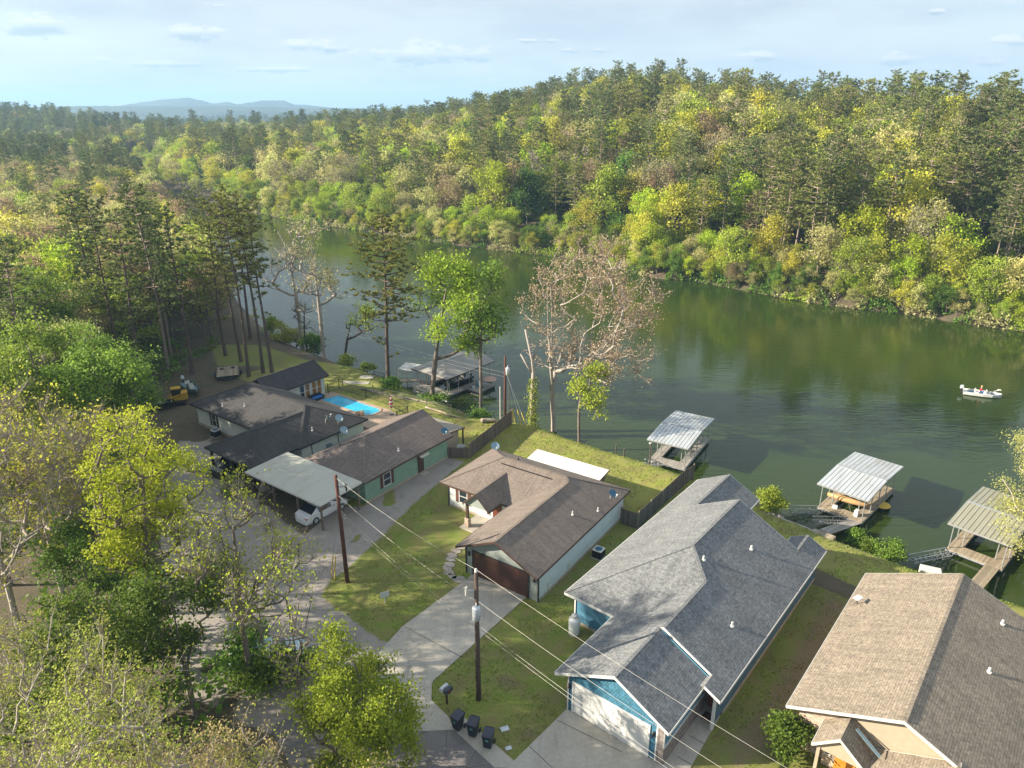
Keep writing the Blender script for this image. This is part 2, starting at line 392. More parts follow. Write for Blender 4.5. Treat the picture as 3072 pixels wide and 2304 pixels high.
# brighter, yellower turf on the lake side of the houses
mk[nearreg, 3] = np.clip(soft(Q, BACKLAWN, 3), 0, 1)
me = bpy.data.meshes.new('ground')
me.vertices.add(len(GP)); me.vertices.foreach_set('co', np.column_stack([GP, GZ]).astype(np.float32).ravel())
ii = np.arange((nx-1)*(ny-1)); r_, c_ = ii//(nx-1), ii % (nx-1); b0 = r_*nx+c_
F = np.column_stack([b0, b0+1, b0+nx+1, b0+nx]).astype(np.int32)
me.loops.add(F.size); me.loops.foreach_set('vertex_index', F.ravel())
me.polygons.add(len(F)); me.polygons.foreach_set('loop_start', np.arange(0, F.size, 4, dtype=np.int32)); me.polygons.foreach_set('loop_total', np.full(len(F), 4, np.int32))
me.update(); me.shade_smooth()
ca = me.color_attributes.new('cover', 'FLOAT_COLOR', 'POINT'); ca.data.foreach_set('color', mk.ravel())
m, nt, b, _ = newmat('ground_cover')
ca_n = N(nt, 'ShaderNodeAttribute'); ca_n.attribute_name = 'cover'; sp = nt.nodes.new('ShaderNodeSeparateColor'); nt.links.new(ca_n.outputs['Color'], sp.inputs[0])
v = coords(nt)
n_big = noise(nt, v, .12, 5, .6); n_mid = noise(nt, v, .7, 6, .7); n_fine = noise(nt, v, 6, 5, .75); n_vf = noise(nt, v, 28, 3, .7)
litter = mixc(nt, n_fine, (.06, .045, .028), (.16, .12, .08)); litter = mixc(nt, ramp(nt, n_mid, [(.45, 0), (.65, .7)]), litter, (.045, .065, .018))
far_green = mixc(nt, n_mid, (.03, .045, .015), (.08, .09, .03))
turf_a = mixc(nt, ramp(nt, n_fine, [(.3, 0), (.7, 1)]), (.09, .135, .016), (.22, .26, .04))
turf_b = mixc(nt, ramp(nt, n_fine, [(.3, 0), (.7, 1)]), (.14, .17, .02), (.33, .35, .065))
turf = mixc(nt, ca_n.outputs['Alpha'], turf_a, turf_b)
turf = mixc(nt, ramp(nt, n_mid, [(.42, 0), (.66, .85)]), turf, (.21, .165, .065))
turf = mixc(nt, ramp(nt, noise(nt, v, .25, 4), [(.45, 0), (.7, .5)]), turf, (.13, .11, .045))
dirt = mixc(nt, n_fine, (.1, .068, .042), (.24, .175, .115))
grv = mixc(nt, ramp(nt, n_vf, [(.3, 0), (.7, 1)]), (.13, .115, .105), (.44, .4, .36))
grv = mixc(nt, ramp(nt, n_mid, [(.5, 0), (.75, .6)]), grv, (.12, .11, .09))
grv = mixc(nt, ramp(nt, n_big, [(.4, 0), (.7, .35)]), grv, (.3, .26, .2))
lm = math_(nt, 'ADD', sp.outputs[1], math_(nt, 'MULTIPLY', math_(nt, 'SUBTRACT', n_fine, .5), .9)); lm = ramp(nt, lm, [(.42, 0), (.58, 1)])
gm = math_(nt, 'ADD', sp.outputs[0], math_(nt, 'MULTIPLY', math_(nt, 'SUBTRACT', n_fine, .5), 1.0)); gm = ramp(nt, gm, [(.4, 0), (.6, 1)])
bm_ = math_(nt, 'ADD', sp.outputs[2], math_(nt, 'MULTIPLY', math_(nt, 'SUBTRACT', n_fine, .5), 1.2)); bm_ = ramp(nt, bm_, [(.35, 0), (.8, .85)])
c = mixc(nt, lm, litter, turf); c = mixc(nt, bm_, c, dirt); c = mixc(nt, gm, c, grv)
nt.links.new(c, b.inputs['Base Color']); b.inputs['Roughness'].default_value = .95
bump(nt, b, math_(nt, 'ADD', n_fine, math_(nt, 'MULTIPLY', n_vf, .4)), .6, .04)
me.materials.append(m)
go = bpy.data.objects.new('ground', me); COL.objects.link(go); tag(go, kind='structure')
# water: sheet over the lake polygon, slightly past the banks (banks rise through it)
wb = MB(); wp = [(x-1.2*0, y) for x, y in WPOLY]
wm, nt, b, _ = newmat('lake_water')
v = coords(nt, 'Object')
nb = noise(nt, v, .02, 3)
b.inputs['Roughness'].default_value = .04; b.inputs['IOR'].default_value = 1.33
nt.links.new(ramp(nt, nb, [(.35, (.02, .038, .008)), (.65, (.031, .048, .008))]), b.inputs['Base Color'])
w1 = noise(nt, coords(nt, 'Object', (.35, 1.1, 1), (0, 0, math.radians(-12))), 1.5, 3, .55)
w2 = noise(nt, coords(nt, 'Object', (.5, 1.2, 1), (0, 0, math.radians(20))), 4.0, 2, .5)
patch = ramp(nt, noise(nt, coords(nt, 'Object', (1, 1.6, 1), (0, 0, .5)), .03, 3), [(.38, .25), (.62, 1)])
hh = math_(nt, 'MULTIPLY', math_(nt, 'ADD', w1, math_(nt, 'MULTIPLY', w2, .35)), patch)
bump(nt, b, hh, .38, .1)
import bmesh
bm = bmesh.new(); vs = [bm.verts.new((x, y, WZ)) for x, y in WPOLY]
N1 = len(NSH)
# push shore verts outward a little so the bank cuts the sheet
for i, (x, y) in enumerate(WPOLY):
    L = NSH if i < N1 else FSH[::-1]; j = i if i < N1 else i-N1
    a = L[max(j-1, 0)]; c2 = L[min(j+1, len(L)-1)]; dx, dy = c2[0]-a[0], c2[1]-a[1]; l = math.hypot(dx, dy)
    vs[i].co.x += dy/l*1.0; vs[i].co.y += -dx/l*1.0
f = bm.faces.new(vs); bmesh.ops.triangulate(bm, faces=[f]); bmesh.ops.recalc_face_normals(bm, faces=bm.faces)
if sum(f.normal.z for f in bm.faces) < 0: bmesh.ops.reverse_faces(bm, faces=bm.faces)
me = bpy.data.meshes.new('lake_water'); bm.to_mesh(me); bm.free(); me.materials.append(wm)
wo = bpy.data.objects.new('lake_water', me); COL.objects.link(wo); tag(wo, kind='structure')
# distant blue mountains
def mountain(name, prof, dist, depth, mat):
    """prof: (view x, view y of crest)"""
    mb = MB(); k = len(prof)
    for (vx, vy) in prof:
        xr = (vx*1.38879-1536)/FPX; yd = (vy*1.38879-1152)/FPX
        t = dist/(cP-yd*sP); X = xr*t; Z = CAMH-(sP+yd*cP)*t
        mb.v += [(X*.8, dist-depth, -5), (X*.9, dist-depth*.5, Z*.55), (X, dist, Z), (X*1.1, dist+depth, -5)]
    for i in range(k-1):
        for j in range(3): mb.f.append((i*4+j, (i+1)*4+j, (i+1)*4+j+1, i*4+j+1))
    return mb.build(name, mat, smooth=True, kind='structure')
m, nt, b, _ = newmat('mountain_forest'); nt.links.new(ramp(nt, noise(nt, coords(nt), .004, 6), [(.3, (.02, .035, .03)), (.7, (.05, .07, .045))]), b.inputs['Base Color']); b.inputs['Roughness'].default_value = 1
M['mount'] = m
rr = random.Random(3)
def jag(pr, n=6, a=.7):
    out = []
    for (x0, y0), (x1, y1) in zip(pr[:-1], pr[1:]):
        for i in range(n): t = i/n; tt = t*t*(3-2*t); out.append((x0+(x1-x0)*t, y0+(y1-y0)*tt+rr.uniform(-a, a)*.5))
    return out+[pr[-1]]
mountain('mountain', jag([(180, 236), (250, 230), (285, 224), (320, 219), (350, 215), (378, 213), (405, 211), (430, 216), (460, 223), (490, 220), (515, 225), (540, 221), (570, 217), (610, 217), (640, 226), (760, 236)]), 3700, 700, m)
mountain('far_hills', jag([(-120, 236), (0, 233), (60, 231), (120, 230), (200, 229), (250, 229), (330, 229), (420, 231), (480, 229), (560, 231), (640, 233), (760, 234), (1000, 232), (1500, 231), (2000, 232), (2400, 234)], 8, 1.4), 2600, 500, m)
# ---- paved surfaces
m, nt, b, _ = newmat('concrete'); v = coords(nt); n1 = noise(nt, v, .35, 6, .6); n2 = noise(nt, v, 5, 6, .7)
c = ramp(nt, n1, [(.3, (.36, .33, .28)), (.7, (.47, .435, .37))]); c = mixc(nt, 1, c, ramp(nt, n2, [(.3, .85), (.7, 1.08)]), 'MULTIPLY'); c = mixc(nt, 1, c, ramp(nt, noise(nt, coords(nt, 'Object', (1.4, .25, 1), (0, 0, math.radians(50))), 1.3, 5, .65), [(.32, .84), (.5, 1)]), 'MULTIPLY')
nt.links.new(c, b.inputs['Base Color']); b.inputs['Roughness'].default_value = .85; bump(nt, b, n2, .2, .01); M['concrete'] = m
m, nt, b, _ = newmat('asphalt'); v = coords(nt); n1 = noise(nt, v, .5, 6, .6); n2 = noise(nt, v, 30, 4, .7)
c = ramp(nt, n1, [(.3, (.13, .12, .12)), (.7, (.2, .185, .175))]); c = mixc(nt, 1, c, ramp(nt, n2, [(.3, .7), (.7, 1.25)]), 'MULTIPLY')
nt.links.new(c, b.inputs['Base Color']); b.inputs['Roughness'].default_value = .9; bump(nt, b, n2, .4, .01); M['asphalt'] = m
vo = N(nt, 'ShaderNodeTexVoronoi'); vo.feature = 'DISTANCE_TO_EDGE'; vo.inputs['Scale'].default_value = .55; nt.links.new(mixc(nt, .12, v, noise(nt, v, 2, 4)), vo.inputs['Vector']); c = mixc(nt, ramp(nt, vo.outputs['Distance'], [(.0, 1), (.012, 0)]), c, (.05, .045, .04)); nt.links.new(c, b.inputs['Base Color'])
M['joint'] = plain('joint', (.09, .085, .08), .9)
def sheet(name, poly, mat, z=.004, th=None, **kw):
    mb = MB(); th = th or .3
    mb.prism([(p[0], p[1]) for p in poly], z-th, z); return mb.build(name, mat, **kw)
D3 = lambda *p: A(*p, k='D3')
drive3 = A((775, 395), (1325, 652), k='D2') + A((345, 1530), (345, 1535), k='D2')[:1] + D3((330, 790), (325, 960), (500, 1130), (560, 1265)) + [(-6.0, 31.2), (-9.2, 36.8)] + D3((20, 200)) + A((690, 482), k='D2')
sheet('driveway', drive3, M['concrete'], .05, kind='structure')
apron = D3((560, 1268), (540, 1180), (600, 1150), (680, 1150), (1180, 1590), (1100, 1662), (980, 1662))
sheet('kerb_strip', apron, M['concrete'], .062, kind='structure')
drive4 = D3((1730, 1050), (1180, 1590), (1090, 1672)) + [(-.4, 26), (9.5, 21)] + A((1490, 1659), (1800, 1120), k='D4') + [(12.2, 33.6), (9.6, 34.2)] + A((1190, 1630), k='D4')
sheet('driveway', drive4, M['concrete'], .05, kind='structure')
road = [(-6.0, 31.2)] + D3((560, 1265), (980, 1662)) + [(-.4, 26), (4, 20), (-6, 18), (-10, 26), (-14, 31.5), (-9.2, 36.8)]
sheet('road', road, M['asphalt'], .03, kind='structure')
jb = MB()
for a, c in [(A((45, 970), k='D2')[0], A((630, 1285), k='D2')[0]), (A((690, 482), k='D2')[0], A((1320, 655), k='D2')[0]),
             (A((1340, 1440), k='D3')[0], A((1640, 1720), k='D3')[0]), (A((1620, 1165), k='D3')[0], A((2300, 1500), k='D3')[0]), (A((1350, 1545), k='D4')[0], A((1500, 1630), k='D4')[0]), (A((1480, 1330), k='D4')[0], A((1640, 1420), k='D4')[0])]:
    jb.bar((a[0], a[1], .052), (c[0], c[1], .052), .035, .012)
jb.build('expansion_joint', M['joint'], kind='structure')
# ------------------------------------------------------------------ building kit
def roof(parent, polys, mat, fmat, th=.16, fh=.2, caps=()):
    mb = MB(); ed = {}
    key = lambda p: (round(p[0], 2), round(p[1], 2), round(p[2], 2))
    for P in polys:
        mb.poly([tuple(p) for p in P]); mb.poly([(p[0], p[1], p[2]-th) for p in P][::-1])
        for i in range(len(P)):
            a, c = P[i], P[(i+1) % len(P)]; k = tuple(sorted((key(a), key(c)))); ed.setdefault(k, []).append((a, c))
    fb = MB()
    for k, l in ed.items():
        if len(l) > 1: continue
        a, c = l[0]; a = Vector(a); c = Vector(c)
        mb.quad(a, (a.x, a.y, a.z-th), (c.x, c.y, c.z-th), c)
        d = c-a; n = Vector((d.y, -d.x, 0)).normalized()   # outward for ccw polys
        o = n*.012; e = d.normalized()*.0
        p0, p1 = a+o-e, c+o+e; q = n*.035
        z0, z1 = Vector((0, 0, -.012)), Vector((0, 0, -fh))
        fb.add([p0+z0, p1+z0, p1+z1, p0+z1, p0+z0+q, p1+z0+q, p1+z1+q, p0+z1+q], [(0, 1, 2, 3), (7, 6, 5, 4), (0, 4, 5, 1), (3, 2, 6, 7), (0, 3, 7, 4), (1, 5, 6, 2)])
    ro = mb.build('roof', mat, parent, fixn=False)
    if fmat: fb.build('fascia', fmat, parent)
    if caps:
        for a, c in caps: MB().bar((a[0], a[1], a[2]-.005), (c[0], c[1], c[2]-.005), .2, .035).build('ridge_cap', mat, ro)
    return ro
def walls(mb, pts, z0=0.0):
    """pts: (x,y,ztop) along the wall line"""
    for a, c in zip(pts[:-1], pts[1:]):
        mb.quad((a[0], a[1], z0), (c[0], c[1], z0), (c[0], c[1], c[2]), (a[0], a[1], a[2]))
class Side:
    """draw on a wall: origin (x,y), unit direction d along wall, outward normal n"""
    def __init__(s, x, y, dx, dy):
        l = math.hypot(dx, dy); s.o = (x, y); s.d = (dx/l, dy/l); s.n = (s.d[1], -s.d[0])
    def p(s, u, z, off=0.0): return (s.o[0]+s.d[0]*u+s.n[0]*off, s.o[1]+s.d[1]*u+s.n[1]*off, z)
    def slab(s, mb, u0, u1, z0, z1, o0, o1):
        v = [s.p(u0, z0, o0), s.p(u1, z0, o0), s.p(u1, z1, o0), s.p(u0, z1, o0), s.p(u0, z0, o1), s.p(u1, z0, o1), s.p(u1, z1, o1), s.p(u0, z1, o1)]
        mb.add(v, [(0, 1, 2, 3), (7, 6, 5, 4), (0, 4, 5, 1), (3, 2, 6, 7), (0, 3, 7, 4), (1, 5, 6, 2)])
def window(parent, sd, u, z, w, h, frame='white', pane='glass', shut=None, mull=True):
    f = MB(); t = .07
    sd.slab(f, u-w/2, u+w/2, z, z+t, .01, .06); sd.slab(f, u-w/2, u+w/2, z+h-t, z+h, .01, .06)
    sd.slab(f, u-w/2, u-w/2+t, z+t, z+h-t, .01, .06); sd.slab(f, u+w/2-t, u+w/2, z+t, z+h-t, .01, .06)
    if mull: sd.slab(f, u-w/2+t, u+w/2-t, z+h*.5-.025, z+h*.5+.025, .012, .055)
    fo = f.build('window', M[frame], parent)
    g = MB(); sd.slab(g, u-w/2+t, u+w/2-t, z+t, z+h-t, .008, .022); g.build('pane', M[pane], fo)
    if shut:
        for s in (-1, 1):
            q = MB(); c = u+s*(w/2+.2); sd.slab(q, c-.17, c+.17, z-.02, z+h+.02, .006, .045)
            for i in range(7): sd.slab(q, c-.13, c+.13, z+.1+i*(h-.2)/7, z+.1+i*(h-.2)/7+.06, .045, .055)
            q.build('shutter', M[shut], parent)
def door(parent, sd, u, w, h, mat, z=.08, trim=None, name='door', panels=(1, 3)):
    q = MB(); sd.slab(q, u-w/2, u+w/2, z, z+h, .006, .05)
    nx_, nz = panels
    for i in range(nx_):
        for j in range(nz):
            a = u-w/2+w*(i+.12)/nx_; c = u-w/2+w*(i+.88)/nx_
            sd.slab(q, a, c, z+h*(j+.1)/nz, z+h*(j+.9)/nz, .05, .06)
    d = q.build(name, M[mat], parent)
    if trim:
        t = MB(); sd.slab(t, u-w/2-.1, u-w/2, z-.05, z+h+.1, .004, .07); sd.slab(t, u+w/2, u+w/2+.1, z-.05, z+h+.1, .004, .07)
        sd.slab(t, u-w/2, u+w/2, z+h, z+h+.1, .004, .07); t.build('door_frame', M[trim], parent)
    h_ = MB(); sd.slab(h_, u+w/2-.16, u+w/2-.1, z+h*.45, z+h*.5, .05, .1); h_.build('handle', M['darkmetal'], d)
    return d
def pipe(parent, x, y, z, h=.4, r=.05, mat='white', name='vent_pipe'):
    MB().tube([(x, y, z-.15), (x, y, z+h)], r, 8).tube([(x, y, z-.02), (x, y, z+.05)], r*2.2, 8).build(name, M[mat], parent)
def lamp(parent, sd, u, z):
    q = MB(); sd.slab(q, u-.06, u+.06, z, z+.3, .01, .12); c = sd.p(u, z+.3, .09); q.lathe(c, [(.02, .12), (.09, .02), (.09, 0)], 8)
    q.build('wall_lamp', M['black'], parent)
# ------------------------------------------------------------------ house with grey-blue shingles (blue walls)
k = .52
h4 = empty('blue_house', (3.33, 32.95, 0), -39.2, label='long blue house with white garage door and grey-blue shingle roof beside two driveways', cat='house')
RX = lambda x: 2.6+k*(7.75-x); LW = lambda x: 2.6+k*(x+4.62); LF = lambda x: 2.6+k*(x+.74); FY = lambda y: 2.6+k*(y-6.15); GR = lambda x: 6.35-k*x
yv = 10.394; ya = 12.334; xr1 = 3.505; xr2 = 1.565; xr3 = -1.83; RR = lambda x: LW(xr3)-k*(x-xr3)
P = lambda x, y, f, a='x': (x, y, f(x if a == 'x' else y))
polys = [
 [P(-.74, -.35, LF), P(3.235, -.35, LF), P(3.235, 4.75, LF), P(xr1, 4.75, LF), P(xr1, yv, LF), P(-.74, 6.15, LF)],
 [P(3.235, -.35, GR), P(6.65, -.35, GR), P(6.65, 4.75, GR), P(3.235, 4.75, GR)],
 [P(xr1, 4.75, RX), P(6.75, 4.75, RX), P(6.75, 3.7, RX), P(7.75, 3.7, RX), P(7.75, 22.6, RX), P(6.3, 22.6, RX), P(6.3, 20.2, RX), P(xr2, 20.2, RX), P(xr2, ya, RX), P(xr1, yv, RX)],
 [P(-4.62, 6.15, FY, 'y'), P(-.74, 6.15, FY, 'y'), P(xr1, yv, FY, 'y'), P(xr2, ya, FY, 'y')],
 [P(-4.62, 6.15, LW), P(xr2, ya, LW), P(xr2, 20.2, LW), P(xr3, 20.2, LW), P(xr3, 26.8, LW), P(-4.62, 26.8, LW)],
 [P(xr3, 20.2, RR), P(.96, 20.2, RR), P(.96, 26.8, RR), P(xr3, 26.8, RR)],
 [(6.75, 3.7, RX(6.75)), (6.75, 4.75, RX(6.75)), (5.9, 4.75, RX(6.75)-k*.85), (5.9, 3.7, RX(6.75)-k*.85)][::-1],
 [(6.3, 20.2, RX(6.3)), (6.3, 22.6, RX(6.3)), (5.1, 22.6, RX(6.3)-k*1.2), (5.1, 20.2, RX(6.3)-k*1.2)],
]
caps = [((3.235, -.35, LF(3.235)), (3.235, 4.75, LF(3.235))), ((xr1, 4.75, LF(xr1)), (xr1, yv, LF(xr1))), ((xr1, yv, LF(xr1)), (xr2, ya, LW(xr2))), ((xr2, ya, LW(xr2)), (xr2, 20.2, LW(xr2))), ((xr3, 20.2, LW(xr3)), (xr3, 26.8, LW(xr3))), ((-4.62, 6.15, 2.6), (xr2, ya, LW(xr2))), ((6.3, 20.2, RX(6.3)), (6.3, 22.6, RX(6.3)))]
roof(h4, polys, M['sh_grey'], M['white'], caps=caps)
t = .17
wb = MB(); walls(wb, [(0, 0, LF(0)-t), (0, 6.7, LF(0)-t)]); walls(wb, [(0, 6.7, 2.7), (-4.05, 6.7, 2.7), (-4.05, 26.3, LW(-4.05)-t), (xr3, 26.3, LW(xr3)-t), (.5, 26.3, RR(.5)-t), (.5, 19.7, RR(.5)-t)])
walls(wb, [(.5, 19.7, LW(.5)-t), (xr2, 19.7, LW(xr2)-t), (7.35, 19.7, RX(7.35)-t)])
walls(wb, [(xr3, 19.9, LW(xr3)-t), (xr2, 19.9, LW(xr2)-t), (.96, 19.9, RR(.96))])
walls(wb, [(6.25, 0, GR(6.25)-t), (6.25, 5.5, GR(6.25)-t)]); walls(wb, [(6.25, 5.5, 2.95), (7.35, 5.5, RX(7.35)-t)])
walls(wb, [(3.235, 4.6, LF(3.235)-t), (xr1, 4.6, LF(xr1)-t), (6.6, 4.6, RX(6.6)-t)], 2.2)
wb.build('wall', M['wall_blue'], h4)
wb = MB(); walls(wb, [(7.35, 4.3, RX(7.35)-t), (7.35, 22.1, RX(7.35)-t)], .25); walls(wb, [(7.35, 22.1, RX(7.35)-t), (5.6, 22.1, 2.6)], .25)
wb.build('side_wall', M['wall_batten'], h4)
wb = MB(); walls(wb, [(0, 0, LF(0)-t), (3.235, 0, LF(3.235)-t), (6.25, 0, GR(6.25)-t)])
fw = wb.build('front_wall', M['wall_shake'], h4)
sf = Side(0, 0, 1, 0)
gd = MB(); sf.slab(gd, .42, 5.32, .06, 2.2, .005, .03)
for i in range(4):
    for j in range(8): sf.slab(gd, .42+j*.6125+.05, .42+(j+1)*.6125-.05, .06+i*.535+.05, .06+(i+1)*.535-.05, .03, .042)
gd.build('garage_door', M['white'], h4)
gt = MB(); sf.slab(gt, .3, .42, .02, 2.32, .004, .06); sf.slab(gt, 5.32, 5.44, .02, 2.32, .004, .06); sf.slab(gt, .42, 5.32, 2.2, 2.32, .004, .06); gt.build('garage_door_frame', M['white'], h4)
lamp(h4, sf, .12, 1.7); lamp(h4, sf, 5.66, 1.7)
s2 = Side(6.25, 0, 0, 1)
st = MB(); st.box(-.06, -.002, -.06, .6, 0, 2.3); st.build('stone_veneer', M['stone'], h4)
st = MB(); sf.slab(st, 5.9, 6.31, 0, 2.6, .0, .06); s2.slab(st, 0.001, 5.5, 0, 1.2, .002, .06); st.build('stone_veneer', M['stone'], h4)
for q_ in ((sf, 0, .08, 0, 2.75, .062, .075), (sf, 5.82, 5.9, 0, 2.6, .003, .07), (s2, 0, 5.5, 1.2, 1.27, .002, .075), (s2, -.06, .03, 1.27, 2.6, .002, .07)):
    tr = MB(); q_[0].slab(tr, *q_[1:]); tr.build('corner_trim', M['white'], h4)
MB().bar((-4.07, 6.68, 0), (-4.07, 6.68, 2.6), .1).build('corner_trim', M['white'], h4)
sp_ = Side(6.25, 5.5, 1, 0); dr = door(h4, sp_, .58, .92, 2.05, 'wooddk', .12); M['door_red'] = plain('red_wood_door', (.13, .035, .018), .4, var=.2); dr.data.materials[0] = M['door_red']
MB().box(5.95, 6.2, 3.9, 4.15, 0.1, 2.4).build('hidden_post', M['white'], h4) if False else None
MB().box(7.27, 7.43, 3.9, 4.06, .05, 2.6).build('porch_post', M['white'], h4)
MB().box(6.5, 7.2, 4.4, 5.0, .056, .075).build('door_mat', M['wooddk'], h4)
MB().box(7.1, 7.26, 21.9, 22.1, 0, 2.6).build('porch_post', M['wooddk'], h4)
MB().prism([(-4.09, 6.66), (0, 6.66), (0, 26.3), (-4.09, 26.34)], 0, .22).box(7.34, 7.39, 5.5, 22.1, 0, .26).build('foundation', M['found'], h4)
for x, y in [(6.05, 9.0), (2.6, 11.9), (4.2, 16.4)]: pipe(h4, x, y, RX(x), .3, .07)
# propane tank
g = MB(); g.lathe((0, 0, 0), [(.36, 0), (.4, .12), (.4, 1.05), (.36, 1.25), (.2, 1.38), (.2, 1.5), (.14, 1.56), (.001, 1.57)], 24)
to = empty('propane_tank', (4.25, 39.55, 0), label='white upright propane tank standing by the blue side wall', cat='gas tank')
g.build('tank_body', plain('tank_white', (.85, .85, .84), .4, var=.03), to, smooth=False).data.shade_smooth()
MB().lathe((0, 0, 1.33), [(.21, 0), (.23, .12), (.2, .22), (.001, .25)], 16).build('valve_cover', M['offwhite'], to, smooth=True)
MB().lathe((0, 0, 0), [(.38, 0), (.38, .06)], 20).build('base_ring', M['offwhite'], to)
# ------------------------------------------------------------------ house with taupe roof
k3 = .47
h3 = empty('taupe_house', (-3.49, 46.52, 0), -34.0, label='grey-green house with taupe roof, brown garage door and small gabled porch', cat='house')
FM = lambda y: 2.5+k3*(y-6.5); zr = FM(10.6); BM = lambda y: zr-k3*(y-10.6)
xg = 3.1; GL = lambda x: 2.5+k3*(x+.56); GRr = lambda x: GL(xg)-k3*(x-xg)
zg = GL(xg); xe = xg*2+.56; ym = 6.5+(zg-2.5)/k3
xL = -7.95; xR = xe
HL = lambda x: 2.5+k3*(x-xL); HR = lambda x: 2.5+k3*(xR-x)
a_ = 10.6; rl = xL+4.1; rrx = xR-4.1
zE = 3.8; yE = 6.5+(zE-2.5)/k3; cx = -2.67; hw = 1.35
polys = [
 [(xL, 6.5, 2.5), (cx-hw, 6.5, 2.5), (cx, yE, zE), (cx+hw, 6.5, 2.5), (-.56, 6.5, 2.5), (xg, ym, zg), (rrx, a_, zr), (rl, a_, zr)],
 [(xL, 14.7, 2.5), (xL, 6.5, 2.5), (rl, a_, zr)],
 [(xR, 14.7, 2.5), (xL, 14.7, 2.5), (rl, a_, zr), (rrx, a_, zr)],
 [(-.56, -.6, 2.5), (xg, -.6, zg), (xg, ym, zg), (-.56, 6.5, 2.5)],
 [(xg, -.6, zg), (xe, -.6, 2.5), (xR, 14.7, 2.5), (rrx, a_, zr), (xg, ym, zg)],
 [(cx, 4.75, zE), (cx+hw, 4.75, 2.5), (cx+hw, 6.5, 2.5), (cx, yE, zE)],
 [(cx-hw, 4.75, 2.5), (cx, 4.75, zE), (cx, yE, zE), (cx-hw, 6.5, 2.5)],
]
caps = [((rl, a_, zr), (rrx, a_, zr)), ((xL, 6.5, 2.5), (rl, a_, zr)), ((xL, 14.7, 2.5), (rl, a_, zr)), ((xR, 14.7, 2.5), (rrx, a_, zr)), ((xg, -.6, zg), (xg, ym, zg)), ((xg, ym, zg), (rrx, a_, zr)), ((cx, 4.75, zE), (cx, yE, zE))]
roof(h3, polys, M['sh_brown2'], M['wooddk'], fh=.17, caps=caps)
rv = MB(); rv.bar((-3.6, 9.9, FM(9.9)+.06), (1.6, 9.9, FM(9.9)+.06), .07, .07); rv.build('ridge_vent', M['black'], h3)
wb = MB(); walls(wb, [(0, 7.0, 2.3), (0, 0, GL(0)-t), (xg, 0, zg-t), (6.5, 0, GRr(6.5)-t)]); wb.build('garage_wall', M['wall_grey'], h3)
wb = MB(); walls(wb, [(6.5, 0, 2.45), (6.5, 14.0, 2.45), (-7.4, 14.0, 2.3), (-7.4, 7.05, 2.35), (-1.2, 7.05, 2.35), (-1.2, 7.8, 2.35), (0, 7.8, 2.35)]); wb.build('wall', M['wall_pale'], h3)
eg = MB(); walls(eg, [(cx-hw+.15, 4.95, 2.5), (cx, 4.95, zE-t), (cx+hw-.15, 4.95, 2.5)], 2.36); eg.build('porch_gable', M['wall_grey'], h3)
sg = Side(0, 0, 1, 0)
dd = door(h3, sg, 3.15, 4.95, 2.1, 'wooddk', .06, 'darkmetal', 'garage_door', (8, 4)); dd.data.materials[0] = M['garage_brown'] = plain('brown_garage_door', (.085, .038, .027), .4, var=.3, scale=.8)
lamp(h3, sg, .3, 1.65); lamp(h3, sg, 6.2, 1.65)
for q_ in ((-.02, -.02), (6.52, -.02), (-7.42, 7.03)): MB().bar((*q_, 0), (*q_, 2.33), .1).build('corner_trim', M['darkmetal'], h3)
sw = Side(-7.4, 7.05, 1, 0)
window(h3, sw, 1.65, .75, .95, 1.35, shut='brown_wood'); 
door(h3, sw, 5.35, .95, 2.05, 'door_red', .1)
window(h3, sw, 4.35, .5, .35, 1.5, mull=False)
MB().box(cx-hw+.1, cx-hw+.3, 5.0, 5.2, .9, 2.42).build('porch_post', M['wooddk'], h3)
MB().box(cx-hw-.0, cx-hw+.4, 4.9, 5.3, .12, .95).build('post_pedestal', M['brick'], h3)
MB().prism([(-4.3, 4.6), (-.02, 4.6), (-.02, 7.04), (-4.3, 7.04)], 0, .14).build('porch_slab', M['concrete'], h3)
MB().prism([(-7.44, 7.01), (-4.3, 7.01), (-4.3, 7.3), (6.5, 13), (6.5, 0.1), (6.56, 0), (6.56, 14.05), (-7.44, 14.05)], 0, .22).build('foundation', M['found'], h3)
for x, y in [(5.2, 7.2), (6.25, 9.6)]: pipe(h3, x, y, HR(x), .35, .05)
pipe(h3, -2.9, 11.6, BM(11.6), .25, .04, 'black')
sr = Side(6.5, 0, 0, 1)
for u in (1.3, 4.3): q = MB(); sr.slab(q, u, u+.4, .25, .85, .01, .05); q.build('crawl_vent', M['offwhite'], h3)
